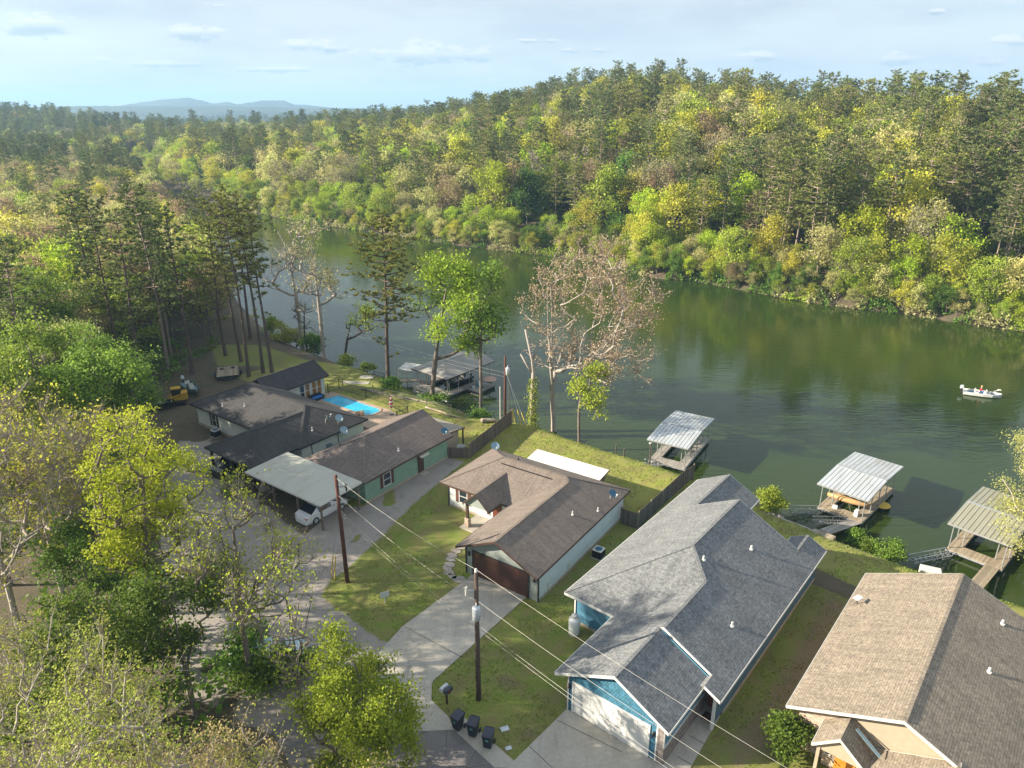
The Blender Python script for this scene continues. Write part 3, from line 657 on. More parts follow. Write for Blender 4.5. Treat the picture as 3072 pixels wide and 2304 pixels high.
def dish(loc, rz=0, label='', r=.38, tilt=40, mat='greymetal'):
    o = empty('satellite_dish', loc, rz, label=label, cat='satellite dish', group='satellite dishes on the roofs')
    b = MB(); R = Matrix.Rotation(math.radians(tilt), 4, 'X'); n = 18; c = Vector((0, -.12, .62))
    rows = [(0, 0), (r*.5, .035), (r, .11)]
    vs = []; fs = []
    for off in (0, -.015):
        base = len(vs)
        vs.append(c+R@Vector((0, 0, off)))
        for rr_, hh_ in rows[1:]:
            for i in range(n):
                a = 2*math.pi*i/n; vs.append(c+R@Vector((rr_*math.cos(a), rr_*math.sin(a), hh_+off)))
        for i in range(n):
            fs.append((base, base+1+i, base+1+(i+1) % n)); fs.append((base+1+i, base+1+n+i, base+1+n+(i+1) % n, base+1+(i+1) % n))
    b.add(vs, fs); b.build('reflector', M[mat], o, smooth=True)
    m_ = MB(); m_.tube([(0, .1, -.1), (0, .1, .35), tuple(c+R@Vector((0, 0, -.03)))], .025, 6); m_.build('mast', M['offwhite'], o)
    a_b = MB(); e = c+R@Vector((0, -r*.9, .5)); a_b.tube([tuple(c+R@Vector((0, -r*.95, .05))), tuple(e)], .018, 6); a_b.build('feed_arm', M['offwhite'], o)
    f_ = MB(); f_.bar(e, e+(c-e).normalized()*.16, .09); f_.build('receiver', M['offwhite'], o)
    return o
def on(hs, x, y, z):
    a = hs.rotation_euler.z; return (hs.location.x+x*math.cos(a)-y*math.sin(a), hs.location.y+x*math.sin(a)+y*math.cos(a), hs.location.z+z)
M['dish_blue'] = plain('grey_blue_dish', (.2, .3, .36), .4, .2); M['dish_dark'] = plain('dark_blue_dish', (.03, .12, .2), .4, .2)
dish(on(h3, 6.3, 11.9, HR(6.3)), 40, 'dark blue dish near the right eave of the taupe roof', mat='dish_dark')
dish(on(h3, -7.4, 14.2, 2.5), 20, 'grey dish behind the far left corner of the taupe roof', .42, mat='dish_blue')
# AC unit
def ac_unit(loc, rz, label):
    o = empty('air_conditioner', loc, rz, label=label, cat='air conditioner', group='outdoor air conditioning units')
    b = MB().box(-.38, .38, -.38, .38, .08, .74)
    for i in range(9):
        z = .14+i*.065
        b.box(-.39, .39, -.39, -.385, z, z+.03); b.box(-.39, .39, .385, .39, z, z+.03); b.box(.385, .39, -.38, .38, z, z+.03); b.box(-.39, -.385, -.38, .38, z, z+.03)
    b.build('casing', M['black'], o); MB().box(-.44, .44, -.44, .44, 0, .08).build('pad', M['concrete'], o)
    tp = MB().box(-.4, .4, -.4, .4, .745, .8); tp.build('top_panel', M['offwhite'], o)
    fn = MB().lathe((0, 0, .8), [(.3, .0), (.3, .02), (.28, .03), (.05, .04), (.001, .05)], 20); fn.build('fan_grille', M['dish_dark'], o); return o
ac_unit(on(h3, 7.55, 7.45, 0)[:2]+(0,), -34, 'black air conditioner with pale top beside the pale side wall')
# shed behind taupe house
sh = empty('garden_shed', on(h3, 0, 15.0, 0), -34, label='low shed with bright white corrugated roof behind the taupe house', cat='shed')
roof(sh, [[(-4.2, -.1, 2.3), (3.6, -.1, 2.3), (3.6, 1.9, 2.55), (-4.2, 1.9, 2.55)]], ribmetal('white_tin', (.78, .76, .72), .26, .35, .2, .15), None, .05)
wb = MB(); walls(wb, [(-3.9, .1, 2.25), (3.3, .1, 2.25), (3.3, 1.7, 2.45), (-3.9, 1.7, 2.45), (-3.9, .1, 2.25)]); wb.build('wall', M['fence'], sh)
MB().bar((-4.2, -.14, 2.22), (3.62, -.14, 2.22), .06, .1).bar((3.63, -.14, 2.25), (3.63, 1.95, 2.5), .06, .1).build('roof_trim', M['wooddk'], sh)
# ------------------------------------------------------------------ green house + porch + tin carport
h2 = empty('green_house', (-13.4, 56.85, 0), -35.6, label='green-walled house with brown hipped roof and shuttered window by the gravel', cat='house')
k2 = .475; e0, e1_ = -7.55, .6; mid = (e0+e1_)/2; z2 = 2.5+k2*(e1_-mid); y0 = -.45; y1 = 11.8
polys = [[(e0, y0, 2.5), (e1_, y0, 2.5), (mid, y0+(e1_-mid), z2)], [(e1_, y0, 2.5), (e1_, y1, 2.5), (mid, y1, z2), (mid, y0+(e1_-mid), z2)], [(e0, y1, 2.5), (e0, y0, 2.5), (mid, y0+(e1_-mid), z2), (mid, y1, z2)]]
roof(h2, polys, M['sh_brown'], M['wooddk'], fh=.16, caps=[((mid, y0+4.07, z2), (mid, y1, z2)), ((e1_, y0, 2.5), (mid, y0+4.07, z2)), ((e0, y0, 2.5), (mid, y0+4.07, z2))])
wb = MB(); walls(wb, [(-7.1, 0, 2.4), (.15, 0, 2.4), (.15, 11.4, 2.4), (mid, 11.4, z2-.2), (-7.1, 11.4, 2.4), (-7.1, 0, 2.4)]); wb.build('wall', M['wall_green'], h2)
s2_ = Side(.15, 0, 0, 1)
window(h2, s2_, 2.75, .7, 1.0, 1.35, shut='brown_wood'); door(h2, s2_, 7.35, .85, 2.0, 'wooddk', .1)
aw = MB(); aw.add([s2_.p(6.75, 2.35, .02), s2_.p(7.95, 2.35, .02), s2_.p(7.95, 2.1, .75), s2_.p(6.75, 2.1, .75), s2_.p(6.75, 2.31, .02), s2_.p(7.95, 2.31, .02), s2_.p(7.95, 2.06, .75), s2_.p(6.75, 2.06, .75)], [(0, 1, 2, 3), (7, 6, 5, 4), (0, 4, 5, 1), (3, 2, 6, 7), (0, 3, 7, 4), (1, 5, 6, 2)]); aw.build('awning', M['tin_green'], h2)
stp = MB(); s2_.slab(stp, 6.9, 7.8, 0, .12, .02, .6); stp.build('door_step', M['concrete'], h2)
MB().box(.14, .2, -.02, 11.42, 0, .2).build('foundation', M['found'], h2)
pipe(h2, -.6, 5.2, 2.5+k2*1.2, .3, .07); pipe(h2, -5.1, 2.0, 2.5+k2*2.4, .22, .05, 'black')
roof(h2, [[(-5.2, 11.82, 2.75), (.2, 11.82, 2.75), (.2, 14.2, 2.45), (-5.2, 14.2, 2.45)]], ribmetal('porch_tin', (.36, .32, .27), .22, .5, .1, .3), M['wooddk'], .05, .12)
wb = MB(); walls(wb, [(-.25, 11.45, 2.55), (-.25, 13.7, 2.4), (-4.9, 13.7, 2.4)]); wb.build('porch_wall', M['wall_tan'], h2)
for x in (-.02, -5.0): MB().box(x, x+.13, 14.0, 14.13, 0, 2.42).build('porch_post', M['wooddk'], h2)
dish(on(h2, .2, 10.9, 2.65), 30, 'dark blue dish at the rear right eave of the brown roof', mat='dish_dark')
cpk = empty('tin_carport', on(h2, -9.6, -5.5, 0), -35.6, label='flat pale ribbed tin carport in front of the green house', cat='carport')
roof(cpk, [[(0, 0, 2.65), (10.25, 0, 2.65), (10.25, 4.75, 2.75), (0, 4.75, 2.75)]], M['tin_green'], M['offwhite'], .05, .12)
for x, y in [(.15, .25), (3.5, .25), (6.8, .25), (9.9, .25), (.15, 4.4), (9.9, 4.4), (5, 4.4)]: MB().box(x, x+.14, y, y+.14, 0, 2.6).build('post', M['woodpost'], cpk)
MB().box(.1, 10.2, .27, .35, 2.5, 2.64).box(.1, 10.2, 4.42, 4.5, 2.5, 2.7).build('beam', M['woodpost'], cpk)
# ------------------------------------------------------------------ black-roofed pool house
h1 = empty('black_roof_house', (-21.56, 66.03, 0), -36.4, label='large white-walled house with black hipped roof and built-in carport', cat='house')
kk = .44; X0, X1, Y0, Y1 = -16.9, 2.5, -2.1, 6.9; ymid = 2.4; hz = 2.6+kk*4.5; cx0, cx1, cy0 = -5.3, 2.25, -7.4; cm = (cx0+cx1)/2; hw = (cx1-cx0)/2; cz = 2.6+kk*hw
polys = [
 [(X0, Y0, 2.6), (cx0, Y0, 2.6), (cm, Y0+hw, cz), (cx1, Y0, 2.6), (X1, Y0, 2.6), (X1-4.5, ymid, hz), (X0+4.5, ymid, hz)],
 [(X1, Y0, 2.6), (X1, Y1, 2.6), (X1-4.5, ymid, hz)], [(X1, Y1, 2.6), (X0, Y1, 2.6), (X0+4.5, ymid, hz), (X1-4.5, ymid, hz)], [(X0, Y1, 2.6), (X0, Y0, 2.6), (X0+4.5, ymid, hz)],
 [(cx0, cy0, 2.6), (cx1, cy0, 2.6), (cm, cy0+hw, cz)], [(cx1, cy0, 2.6), (cx1, Y0, 2.6), (cm, Y0+hw, cz), (cm, cy0+hw, cz)], [(cx0, Y0, 2.6), (cx0, cy0, 2.6), (cm, cy0+hw, cz), (cm, Y0+hw, cz)],
 [(-16.8, 5.0, 2.6+.0), (-14.2, 5.0, 4.05), (-14.2, 13.4, 4.05), (-16.8, 13.4, 2.6)][::-1], [(-14.2, 5.0, 4.05), (-11.6, 5.0, 2.6), (-11.6, 13.4, 2.6), (-14.2, 13.4, 4.05)],
]
M['sh_black2'] = M['sh_black']
roof(h1, polys, M['sh_black'], M['black'], fh=.16, caps=[((X0+4.5, ymid, hz), (X1-4.5, ymid, hz)), ((cm, cy0+hw, cz), (cm, Y0+hw, cz)), ((X1, Y0, 2.6), (X1-4.5, ymid, hz)), ((X1, Y1, 2.6), (X1-4.5, ymid, hz)), ((X0, Y0, 2.6), (X0+4.5, ymid, hz)), ((cx0, cy0, 2.6), (cm, cy0+hw, cz)), ((cx1, cy0, 2.6), (cm, cy0+hw, cz)), ((-14.2, 5, 4.05), (-14.2, 13.4, 4.05))])
wb = MB(); walls(wb, [(-16.4, -1.6, 2.5), (2.1, -1.6, 2.5), (2.1, 6.5, 2.5), (-16.4, 6.5, 2.5), (-16.4, -1.6, 2.5)])
walls(wb, [(-12.2, 6.6, 2.55), (-12.2, 13.1, 2.55), (-14.2, 13.1, 3.85), (-16.3, 13.1, 2.55), (-16.3, 6.6, 2.55)]); wb.build('wall', M['wall_white'], h1)
sA = Side(-16.4, -1.6, 1, 0); window(h1, sA, 3.3, .6, .85, 1.5, 'offwhite', shut='black')
MB().box(-16.45, -5.4, -1.66, -1.6, 0, .3).build('foundation', M['found'], h1)
sB = Side(-12.2, 6.6, 0, 1)
for i, u in enumerate((3.05, 3.85, 4.85, 5.65)): window(h1, sB, u, .35, .72, 1.85, 'white', 'glass' if i == 0 else 'amber')
door(h1, sB, 1.0, .9, 2.0, 'white', .1)
sC = Side(2.1, -1.6, 0, 1); eb = MB(); sC.slab(eb, 3.0, 3.35, .9, 1.6, .01, .12); sC.slab(eb, 3.45, 3.7, 1.0, 1.5, .01, .12); eb.build('electric_box', M['dish_blue'], h1)
for u in (1.2, 4.6): dw = MB(); sC.slab(dw, u, u+.05, .1, 2.5, .01, .06); dw.build('conduit', M['darkmetal'], h1)
for x, y in [(cx0+.3, cy0+.3), (cx1-.5, cy0+.3), (cx0+.3, -4.2), (cx1-.5, -4.4), (-1.6, cy0+.3)]: MB().box(x, x+.2, y, y+.2, 0, 2.55).build('carport_post', M['wooddk'], h1)
for x, y, mt in [(-9.2, -.1, 'white'), (-12.0, -1.0, 'white'), (1.2, .6, 'white')]: pipe(h1, x, y, 2.6+kk*(min(y-Y0, X1-x)), .4, .05, mt)
dish(on(h1, 1.7, 3.6, 3.0), 50, 'grey-blue dish on the black roof above the electric box', .45, mat='dish_blue')
dish(on(h1, 2.65, 3.3, 2.0), 50, 'grey-blue dish mounted on the white side wall below the black roof', .45, mat='dish_blue')
dish(on(h1, 1.0, 2.6, 3.25), 130, 'small grey dish left of the larger one on the black roof', .3, mat='dish_blue')
ac_unit(on(h1, -11.9, -2.35, 0), -36.4, 'black air conditioner against the white wall in the trees\' shade')
# pool
pl = empty('swimming_pool', on(h1, -7, 12.4, 0), -36.4, label='bright turquoise swimming pool behind the black-roofed house', cat='swimming pool')
pw = [(-3.9, -1.0), (-3.3, 1.0), (-2.9, 1.15), (4.1, 1.15), (4.55, .6), (4.55, -.5), (4.1, -1.1), (-3.5, -1.1)]
m, nt, b, _ = newmat('pool_water'); v = coords(nt); nt.links.new(ramp(nt, noise(nt, v, .5, 3), [(.3, (.0, .33, .58)), (.7, (.01, .46, .68))]), b.inputs['Base Color']); b.inputs['Roughness'].default_value = .08
bump(nt, b, noise(nt, v, 3, 3), .25, .03)
MB().prism(pw, .0, .07).build('pool_water', m, pl)
def ring(poly, w):
    c = (sum(p[0] for p in poly)/len(poly), sum(p[1] for p in poly)/len(poly)); out = []
    n = len(poly)
    for i in range(n):
        a, p, q = poly[i-1], poly[i], poly[(i+1) % n]
        d1 = Vector((p[0]-a[0], p[1]-a[1])).normalized(); d2 = Vector((q[0]-p[0], q[1]-p[1])).normalized()
        nn = Vector((-d1.y-d2.y, d1.x+d2.x)).normalized(); out.append((p[0]+nn.x*w, p[1]+nn.y*w))
    return out
ro_ = ring(pw, .3); cp = MB(); n = len(pw)
for i in range(n):
    j = (i+1) % n; a, c, d, e = pw[i], pw[j], ro_[j], ro_[i]
    cp.add([(a[0], a[1], .02), (c[0], c[1], .02), (d[0], d[1], .02), (e[0], e[1], .02), (a[0], a[1], .12), (c[0], c[1], .12), (d[0], d[1], .12), (e[0], e[1], .12)], [(0, 3, 2, 1), (4, 5, 6, 7), (0, 1, 5, 4), (1, 2, 6, 5), (2, 3, 7, 6), (3, 0, 4, 7)])
M['deckstone'] = plain('pool_deck_stone', (.36, .27, .2), .8, var=.15)
cp.build('coping', M['deckstone'], pl)
dk = [(-5.2, -3.6), (-5.2, 1.6), (5.0, 1.8), (7.6, 1.2), (7.8, -3.4)]
q = [on(pl, x, y, 0) for x, y in dk]
sheet('pool_deck', q, M['deckstone'], .06, kind='structure')
rf = MB()
for i in range(9): a = rnd.uniform(0, 6.28); rf.lathe((3.4+.45*math.cos(a)*rnd.random(), -1.4+.35*math.sin(a), .05+.1*rnd.random()), [(.25, 0), (.3, .12), (.22, .28), (.05, .34)], 7)
rf.build('rock_waterfall', plain('warm_rock', (.4, .26, .16), .9, var=.3), None, loc=on(pl, 0, 0, 0), rz=-36.4, label='pile of tan rocks at the near end of the pool', cat='rocks')
# closed striped parasol
um = empty('closed_parasol', on(h1, -.6, 13.3, 0), label='closed red and white striped parasol beside the pool', cat='parasol')
MB().tube([(0, 0, 0), (0, 0, 2.5)], .03, 8).build('pole', M['offwhite'], um); MB().lathe((0, 0, 0), [(.25, 0), (.25, .08), (.05, .12)], 12).build('base', M['black'], um)
M['redcloth'] = plain('red_cloth', (.45, .03, .05), .8)
for i in range(7):
    z = .95+i*.22; r0 = [.12, .2, .22, .2, .17, .12, .07][i]; r1 = [.2, .22, .2, .17, .12, .07, .02][i]
    MB().lathe((0, 0, z), [(r0, 0), (r1, .22)], 10).build('canopy', M['redcloth' if i % 2 == 0 else 'white'], um)
# outdoor sofa + blue cushion
so = empty('outdoor_sofa', on(h1, -11.3, 11.0, 0), -36.4, label='dark wicker outdoor sofa under the pool room windows', cat='sofa')
MB().box(-.4, .4, -.9, .9, .1, .4).box(-.4, -.2, -.9, .9, .4, .8).box(-.4, .4, -.9, -.75, .4, .6).box(-.4, .4, .75, .9, .4, .6).build('frame', M['black'], so)
M['bluecloth'] = plain('blue_cloth', (.02, .16, .5), .7); MB().box(-.18, .36, -.7, .7, .41, .53).build('cushion', M['bluecloth'], so)
# ------------------------------------------------------------------ right hand tan house
h5 = empty('tan_house', (15.20, 30.47, 0), -39.6, label='big tan house with wide tan roof and small entry gable at the frame corner', cat='house')
k5 = .455; xm = 5.5; ZL = lambda x: 2.8+k5*x; ZR = lambda x: ZL(xm)-k5*(x-xm); L5 = 15.6
fr = 8.35; frz = ZR(7.9)   # front projection ridge
# front projection: gable ridge parallel to long axis
PR = lambda x: 4.15-k5*abs(x-8.1)
polys = [[(0, 0, 2.8), (xm, 0, ZL(xm)), (xm, L5, ZL(xm)), (0, L5, 2.8)],
 [(xm, 0, ZL(xm)), (8.0, 0, ZR(8.0)), (11, 0, 2.8), (11, L5, 2.8), (xm, L5, ZL(xm))]]
roof(h5, polys, M['sh_tan'], M['offwhite'], caps=[((xm, 0, ZL(xm)), (xm, L5, ZL(xm)))], fh=.2)
pj = [[(4.3, -3.6, PR(4.3)), (8.1, -3.6, 4.15), (8.1, .3, 4.15), (4.3, .3, PR(4.3))][::1], [(8.1, -3.6, 4.15), (11.5, -3.6, PR(11.5)), (11.5, -.02, PR(11.5)), (8.1, -.02, 4.15)]]
ro5 = roof(h5, pj, M['sh_tan'], M['offwhite'], caps=[((8.1, -3.6, 4.15), (8.1, 0, 4.15))])
ex = 3.15; ez = 3.75; eh = 1.25
roof(h5, [[(ex-eh, -1.5, 2.65), (ex, -1.5, ez), (ex, .45, ez), (ex-eh, .45, 2.65)], [(ex, -1.5, ez), (ex+eh+.2, -1.5, 2.5), (ex+eh+.2, .45, 2.5), (ex, .45, ez)]], M['sh_tan'], M['offwhite'])
wb = MB(); walls(wb, [(.6, .45, ZL(.6)-t), (xm, .45, ZL(xm)-t), (10.4, .45, ZR(10.4)-t)], 2.0); walls(wb, [(ex-eh+.2, -1.3, 2.7), (ex, -1.3, ez-t), (ex+eh, -1.3, 2.6)], 2.3); wb.build('gable_wall', M['wall_tan'], h5)
wb = MB(); walls(wb, [(.6, L5-.4, 2.9), (.6, .448, 2.9), (2.2, .448, 2.9), (2.2, .0, 2.7)]); walls(wb, [(2.2, 0.0, 2.7), (4.4, 0, 2.7)], .1); walls(wb, [(4.4, 0, 2.6), (4.4, -3.2, 2.4), (11.0, -3.2, 2.4)]); walls(wb, [(.6, L5-.4, 2.9), (xm, L5-.4, ZL(xm)-t), (10.4, L5-.4, 2.9), (10.4, 0, 2.9)]); wb.build('wall', M['brick'], h5)
sE = Side(2.2, 0, 1, 0); de = door(h5, sE, 1.15, 1.0, 2.1, 'white', .12); de.data.materials[0] = plain('orange_wood_door', (.5, .2, .03), .4, var=.2)
window(h5, sE, .25, .9, .35, 1.0)
for x in (ex-eh+.22, ex+eh-.1): MB().box(x, x+.16, -1.35, -1.2, 0, 2.5).build('porch_post', M['wall_tan'], h5)
sk = MB(); sk.bar((3.55, .9-1.0, 3.55), (4.9, -.55, 2.95), .2, .03)
sk.build('flashing', M['dish_blue'], h5)
for x, y in [(8.2, 13.4), (8.2, 8.2)]: pipe(h5, x, y, ZR(x), .3, .07)
ds = empty('satellite_dish', on(h5, .55, 11.2, ZL(.55)), 30, label='flat white panel dish on a mast at the left eave of the tan roof', cat='satellite dish', group='satellite dishes on the roofs')
bevel(MB().box(-.3, .3, -.2, .2, .5, .55).build('reflector', M['white'], ds), .02); MB().tube([(0, 0, 0), (0, 0, .5)], .03, 6).tube([(.2, .1, 0), (0, 0, .3)], .02, 5).tube([(-.2, .1, 0), (0, 0, .3)], .02, 5).build('mast', M['darkmetal'], ds)
# ------------------------------------------------------------------ fences
def board_fence(name, p0, p1, h, label, rails=3):
    a = Vector((*p0, 0)); b = Vector((*p1, 0)); L = (b-a).length; ang = math.degrees(math.atan2(b.y-a.y, b.x-a.x))
    o = empty('board_fence', (a.x, a.y, 0), ang, label=label, cat='fence')
    n = max(1, int(round(L/2.4))); zs = [gz(*(a+(b-a)*(i/n)).xy) for i in range(n+1)]
    for i in range(n):
        mb = MB(); x0 = L*i/n+.06; x1 = L*(i+1)/n-.06; nb = int((x1-x0)/.15)
        for j in range(nb):
            u = x0+(x1-x0)*j/nb; z = zs[i]+(zs[i+1]-zs[i])*(u-x0)/(x1-x0); dz = rnd.uniform(-.02, .02)
            mb.box(u, u+(x1-x0)/nb-.012, -.012, .012, z-.02, z+h+dz)
        pn = mb.build('fence_panel', M['fence'], o); rb = MB()
        for k in range(rails):
            z = .25+k*(h-.5)/(rails-1); rb.bar((x0, -.035, zs[i]+z), (x1, -.035, zs[i+1]+z), .04, .09)
        rb.build('rail', M['fence'], pn)
    for i in range(n+1): MB().box(L*i/n-.06, L*i/n+.06, -.07, .05, zs[i]-.3, zs[i]+h+.12).build('post', M['woodpost'], o)
    return o
board_fence('f', (-4.35, 65.9), (-.1, 74.6), 1.65, 'tall wooden fence running down to the lake between the lawns')
board_fence('f', at(1500, 1290, 0, 'C7')[:2], (-4.35, 65.9), 1.2, 'short low wooden fence closing the gap behind the green house')
board_fence('f', (9.45, 53.5), (10.75, 52.6), 1.5, 'short wooden fence between the taupe house and the blue house', 2)
board_fence('f', (10.8, 52.7), (17.7, 61.9), 1.65, 'long wooden fence beside the blue house sloping to the shore')
mf = empty('metal_fence', (0, 0, 0), label='black metal fence around the swimming pool', cat='fence')
pts = [on(h1, x, y, 0) for x, y in [(-12.0, 13.4), (-12, 15.2), (-7, 15.2), (-2.6, 15.0), (1.2, 14.2), (1.4, 12.2)]]
for a, b in zip(pts[:-1], pts[1:]):
    mb = MB(); L = (Vector(b)-Vector(a)).length; n = int(L/.16)
    mb.bar((a[0], a[1], .15), (b[0], b[1], .15), .035); mb.bar((a[0], a[1], 1.15), (b[0], b[1], 1.15), .035)
    for i in range(n):
        t_ = i/n; x = a[0]+(b[0]-a[0])*t_; y = a[1]+(b[1]-a[1])*t_; mb.box(x-.009, x+.009, y-.009, y+.009, .1, 1.25)
    mb.build('fence_panel', M['black'], mf)
for a in pts: MB().box(a[0]-.04, a[0]+.04, a[1]-.04, a[1]+.04, -.2, 1.4).build('post', M['black'], mf)
wf = empty('wire_fence', (0, 0, 0), label='low wire fence on weathered posts along the grassy bank below the pool', cat='fence')
pp = [at(*q)[:2] for q in [(300, 600, -.3, 'C7'), ]] and [(-22, 86.5), (-17.5, 83.6), (-13.4, 81.2), (-10.3, 79.4), (-7.2, 77.8)]
for a in pp: z = gz(*a); MB().tube([(a[0], a[1], z-.3), (a[0], a[1], z+1.25)], .06, 6).build('post', M['woodpost'], wf)
mb = MB()
for a, b in zip(pp[:-1], pp[1:]):
    for h in (.4, .75, 1.1): mb.bar((*a, gz(*a)+h), (*b, gz(*b)+h), .015)
mb.build('wire', M['greymetal'], wf)
# logs
def log(p0, p1, r, label, up=0.0):
    a = Vector((*p0, gz(*p0)+r*.8)); b = Vector((*p1, gz(*p1)+r*.8+up)); n = 7
    pts_ = [a.lerp(b, i/(n-1))+Vector((rnd.uniform(-.08, .08), rnd.uniform(-.08, .08), rnd.uniform(0, .05))) for i in range(n)]
    MB().tube(pts_, [r*(1-.45*i/(n-1)) for i in range(n)], 8).build('log', M['logbark'], label=label, cat='log', group='fallen logs on the banks', smooth=True)
M['logbark'] = bark('pale_log', (.3, .25, .2)); M['bark'] = bark('grey_bark', (.15, .125, .105)); M['barkpale'] = bark('pale_bark', (.34, .3, .26)); M['barkpine'] = bark('pine_bark', (.1, .07, .055)); M['barkdk'] = bark('dark_bark', (.06, .05, .042))
log(at(640, 600, -.2, 'C7')[:2], at(1430, 770, -.3, 'C7')[:2], .13, 'long pale log on the slope beyond the pool fence')
log(at(1300, 790, -.2, 'C7')[:2], at(1680, 910, -.2, 'C7')[:2], .12, 'pale log on the bright grass behind the green house')
log(at(1190, 1415, -.3, 'E6')[:2], at(1440, 1400, -.3, 'E6')[:2], .3, 'thick dark log at the water edge by the tall fence')
# ------------------------------------------------------------------ utility poles and lines
M['poledark'] = bark('pole_wood', (.085, .06, .045), .25, 6); M['polered'] = bark('red_pole_wood', (.1, .042, .03), .25, 6)
def upole(x, y, z0, h, label, mat, lean=(0, 0), trans=None, bracket=None, conduits=False, ins=True):
    o = empty('utility_pole', (x, y, z0), label=label, cat='utility pole', group='wooden utility poles')
    MB().tube([(0, 0, -.5), (lean[0]*.5, lean[1]*.5, h*.5), (lean[0], lean[1], h)], [.17, .15, .12], 10).build('pole', M[mat], o, smooth=True)
    if ins: MB().lathe((lean[0], lean[1], h), [(.05, -.02), (.09, .05), (.06, .12), (.09, .16), (.04, .25)], 10).build('insulator', M['white'], o)
    if trans:
        zt, s = trans; t = MB().lathe((s*.38, -.12, zt), [(.16, -.55), (.24, -.5), (.25, .3), (.2, .38), (.02, .42)], 16); to_ = t.build('transformer', M['galv'], o, smooth=True)
        MB().lathe((s*.38, -.12, zt+.38), [(.04, 0), (.06, .06), (.04, .1), (.06, .14), (.03, .24)], 8).build('bushing', M['white'], to_)
        MB().bar((0, 0, zt), (s*.2, -.08, zt), .08).build('bracket', M['darkmetal'], o)
    if bracket:
        zb, s = bracket; MB().tube([(0, 0, zb), (s*.55, -.05, zb+.05)], .03, 6).tube([(s*.55, -.05, zb+.3), (s*.6, -.05, zb-.3)], .06, 6).tube([(s*.68, -.05, zb+.25), (s*.62, -.05, zb-.1)], .03, 6).build('cutout_switch', M['offwhite'] if s < 0 else M['black'], o)
    if conduits:
        for dx, dy, hh in ((-.55, -.3, 4.7), (.35, .1, 5.6)): MB().tube([(dx, dy, -.3), (dx, dy, hh)], .05, 8).build('conduit', M['white'], o)
    return o
M['galv'] = plain('transformer_grey', (.5, .54, .58), .35, .2)
upole(-12.51, 45.24, 0, 9.1, 'brown utility pole beside the gravel near the white sedan', 'polered', (-.12, .1), bracket=(8.2, 1), ins=False)
upole(-2.03, 33.66, 0, 9.2, 'utility pole with grey transformer at the lawn between the driveways', 'poledark', (.0, .05), trans=(6.6, -.05), bracket=(8.0, -1))
upole(-.83, 76.8, -.9, 8.3, 'red-brown utility pole with transformer and white pipes at the water edge', 'polered', (.05, 0), trans=(6.6, .9), conduits=True, ins=False)
M['wire'] = plain('wire_aluminium', (.3, .29, .27), .5, .3, var=.05)
def wire(a, b, sag, label, r=.0075):
    a = Vector(a); b = Vector(b); n = 14
    pts_ = [a.lerp(b, i/n)-Vector((0, 0, sag*4*(i/n)*(1-i/n))) for i in range(n+1)]
    MB().tube(pts_, r, 4).build('power_line', M['wire'], label=label, cat='power line', group='overhead lines between the poles')
p1 = (-12.6, 45.3); p2 = (-2.03, 33.7); p3 = (-.8, 76.8); pe = (14.5, 17.5)
wire((*p1, 8.9), (*p2, 9.4), .35, 'topmost power line from the gravel-side pole to the transformer pole top')
wire((*p1, 7.5), (p2[0]-.1, p2[1], 7.3), .4, 'power line reaching the transformer from the gravel-side pole')
wire((*p1, 6.3), (p2[0]-.1, p2[1], 5.6), .45, 'upper of two low lines crossing the lawn to the transformer pole')
wire((*p1, 6.0), (p2[0]-.15, p2[1], 5.3), .45, 'lower of two low lines crossing the lawn to the transformer pole')
wire((*p2, 9.4), (*pe, 9.3), .35, 'topmost line leaving the transformer pole over the blue garage')
wire((*p2, 7.3), (*pe, 7.3), .4, 'middle line leaving the transformer pole toward the blue driveway')
wire((*p2, 5.6), (*pe, 5.6), .45, 'upper low line leaving the transformer pole across the kerb lawn')
wire((*p2, 5.3), (*pe, 5.3), .45, 'lower low line leaving the transformer pole across the kerb lawn')
for i, (d, z) in enumerate([(0, 7.4), (.2, 6.9), (.45, 6.5)]):
    wire((p1[0], p1[1], z), (p3[0], p3[1], z-.9), .6, ['top', 'middle', 'bottom'][i]+' line from the gravel-side pole over the green roof to the shore pole')
wire((p3[0], p3[1], 5.4), (-32, 104, 5.5), .8, 'upper line running left from the shore pole past the covered boat dock')
wire((p3[0], p3[1], 4.9), (-32, 104, 5.0), .8, 'lower line running left from the shore pole past the covered boat dock')
wire((p1[0], p1[1], 6.6), (-34, 24, 6.5), .5, 'upper line from the gravel-side pole into the left woods')
wire((p1[0], p1[1], 6.2), (-34, 24, 6.0), .5, 'lower line from the gravel-side pole into the left woods')
M['yellow'] = plain('yellow_plastic', (.6, .42, .03), .5)
gl = ['nearest the pole', 'second from the pole', 'second from the tree', 'nearest the broken tree']
for i, (bx, by, tx, ty) in enumerate([(1720, 1310, 1650, 1115), (1745, 1330, 1685, 1125), (1860, 1490, 1770, 1222), (1950, 1530, 1840, 1260)]):
    a = at(bx, by, -.4, 'E6'); g = gz(a[0], a[1]); tp = (p3[0]+.05, p3[1], 6.5-i*.3); v_ = (Vector(tp)-Vector((a[0], a[1], g))).normalized()
    o = empty('guy_wire', (a[0], a[1], g), label='yellow-sleeved guy wire by the shore pole, '+gl[i], cat='guy wire', group='yellow guy wires')
    MB().tube([(0, 0, -.1), tuple(v_*2.0)], .045, 6).build('yellow_sleeve', M['yellow'], o)
    MB().tube([(0, 0, -.1), tuple(Vector(tp)-Vector((a[0], a[1], g)))], .01, 4).build('cable', M['greymetal'], o)
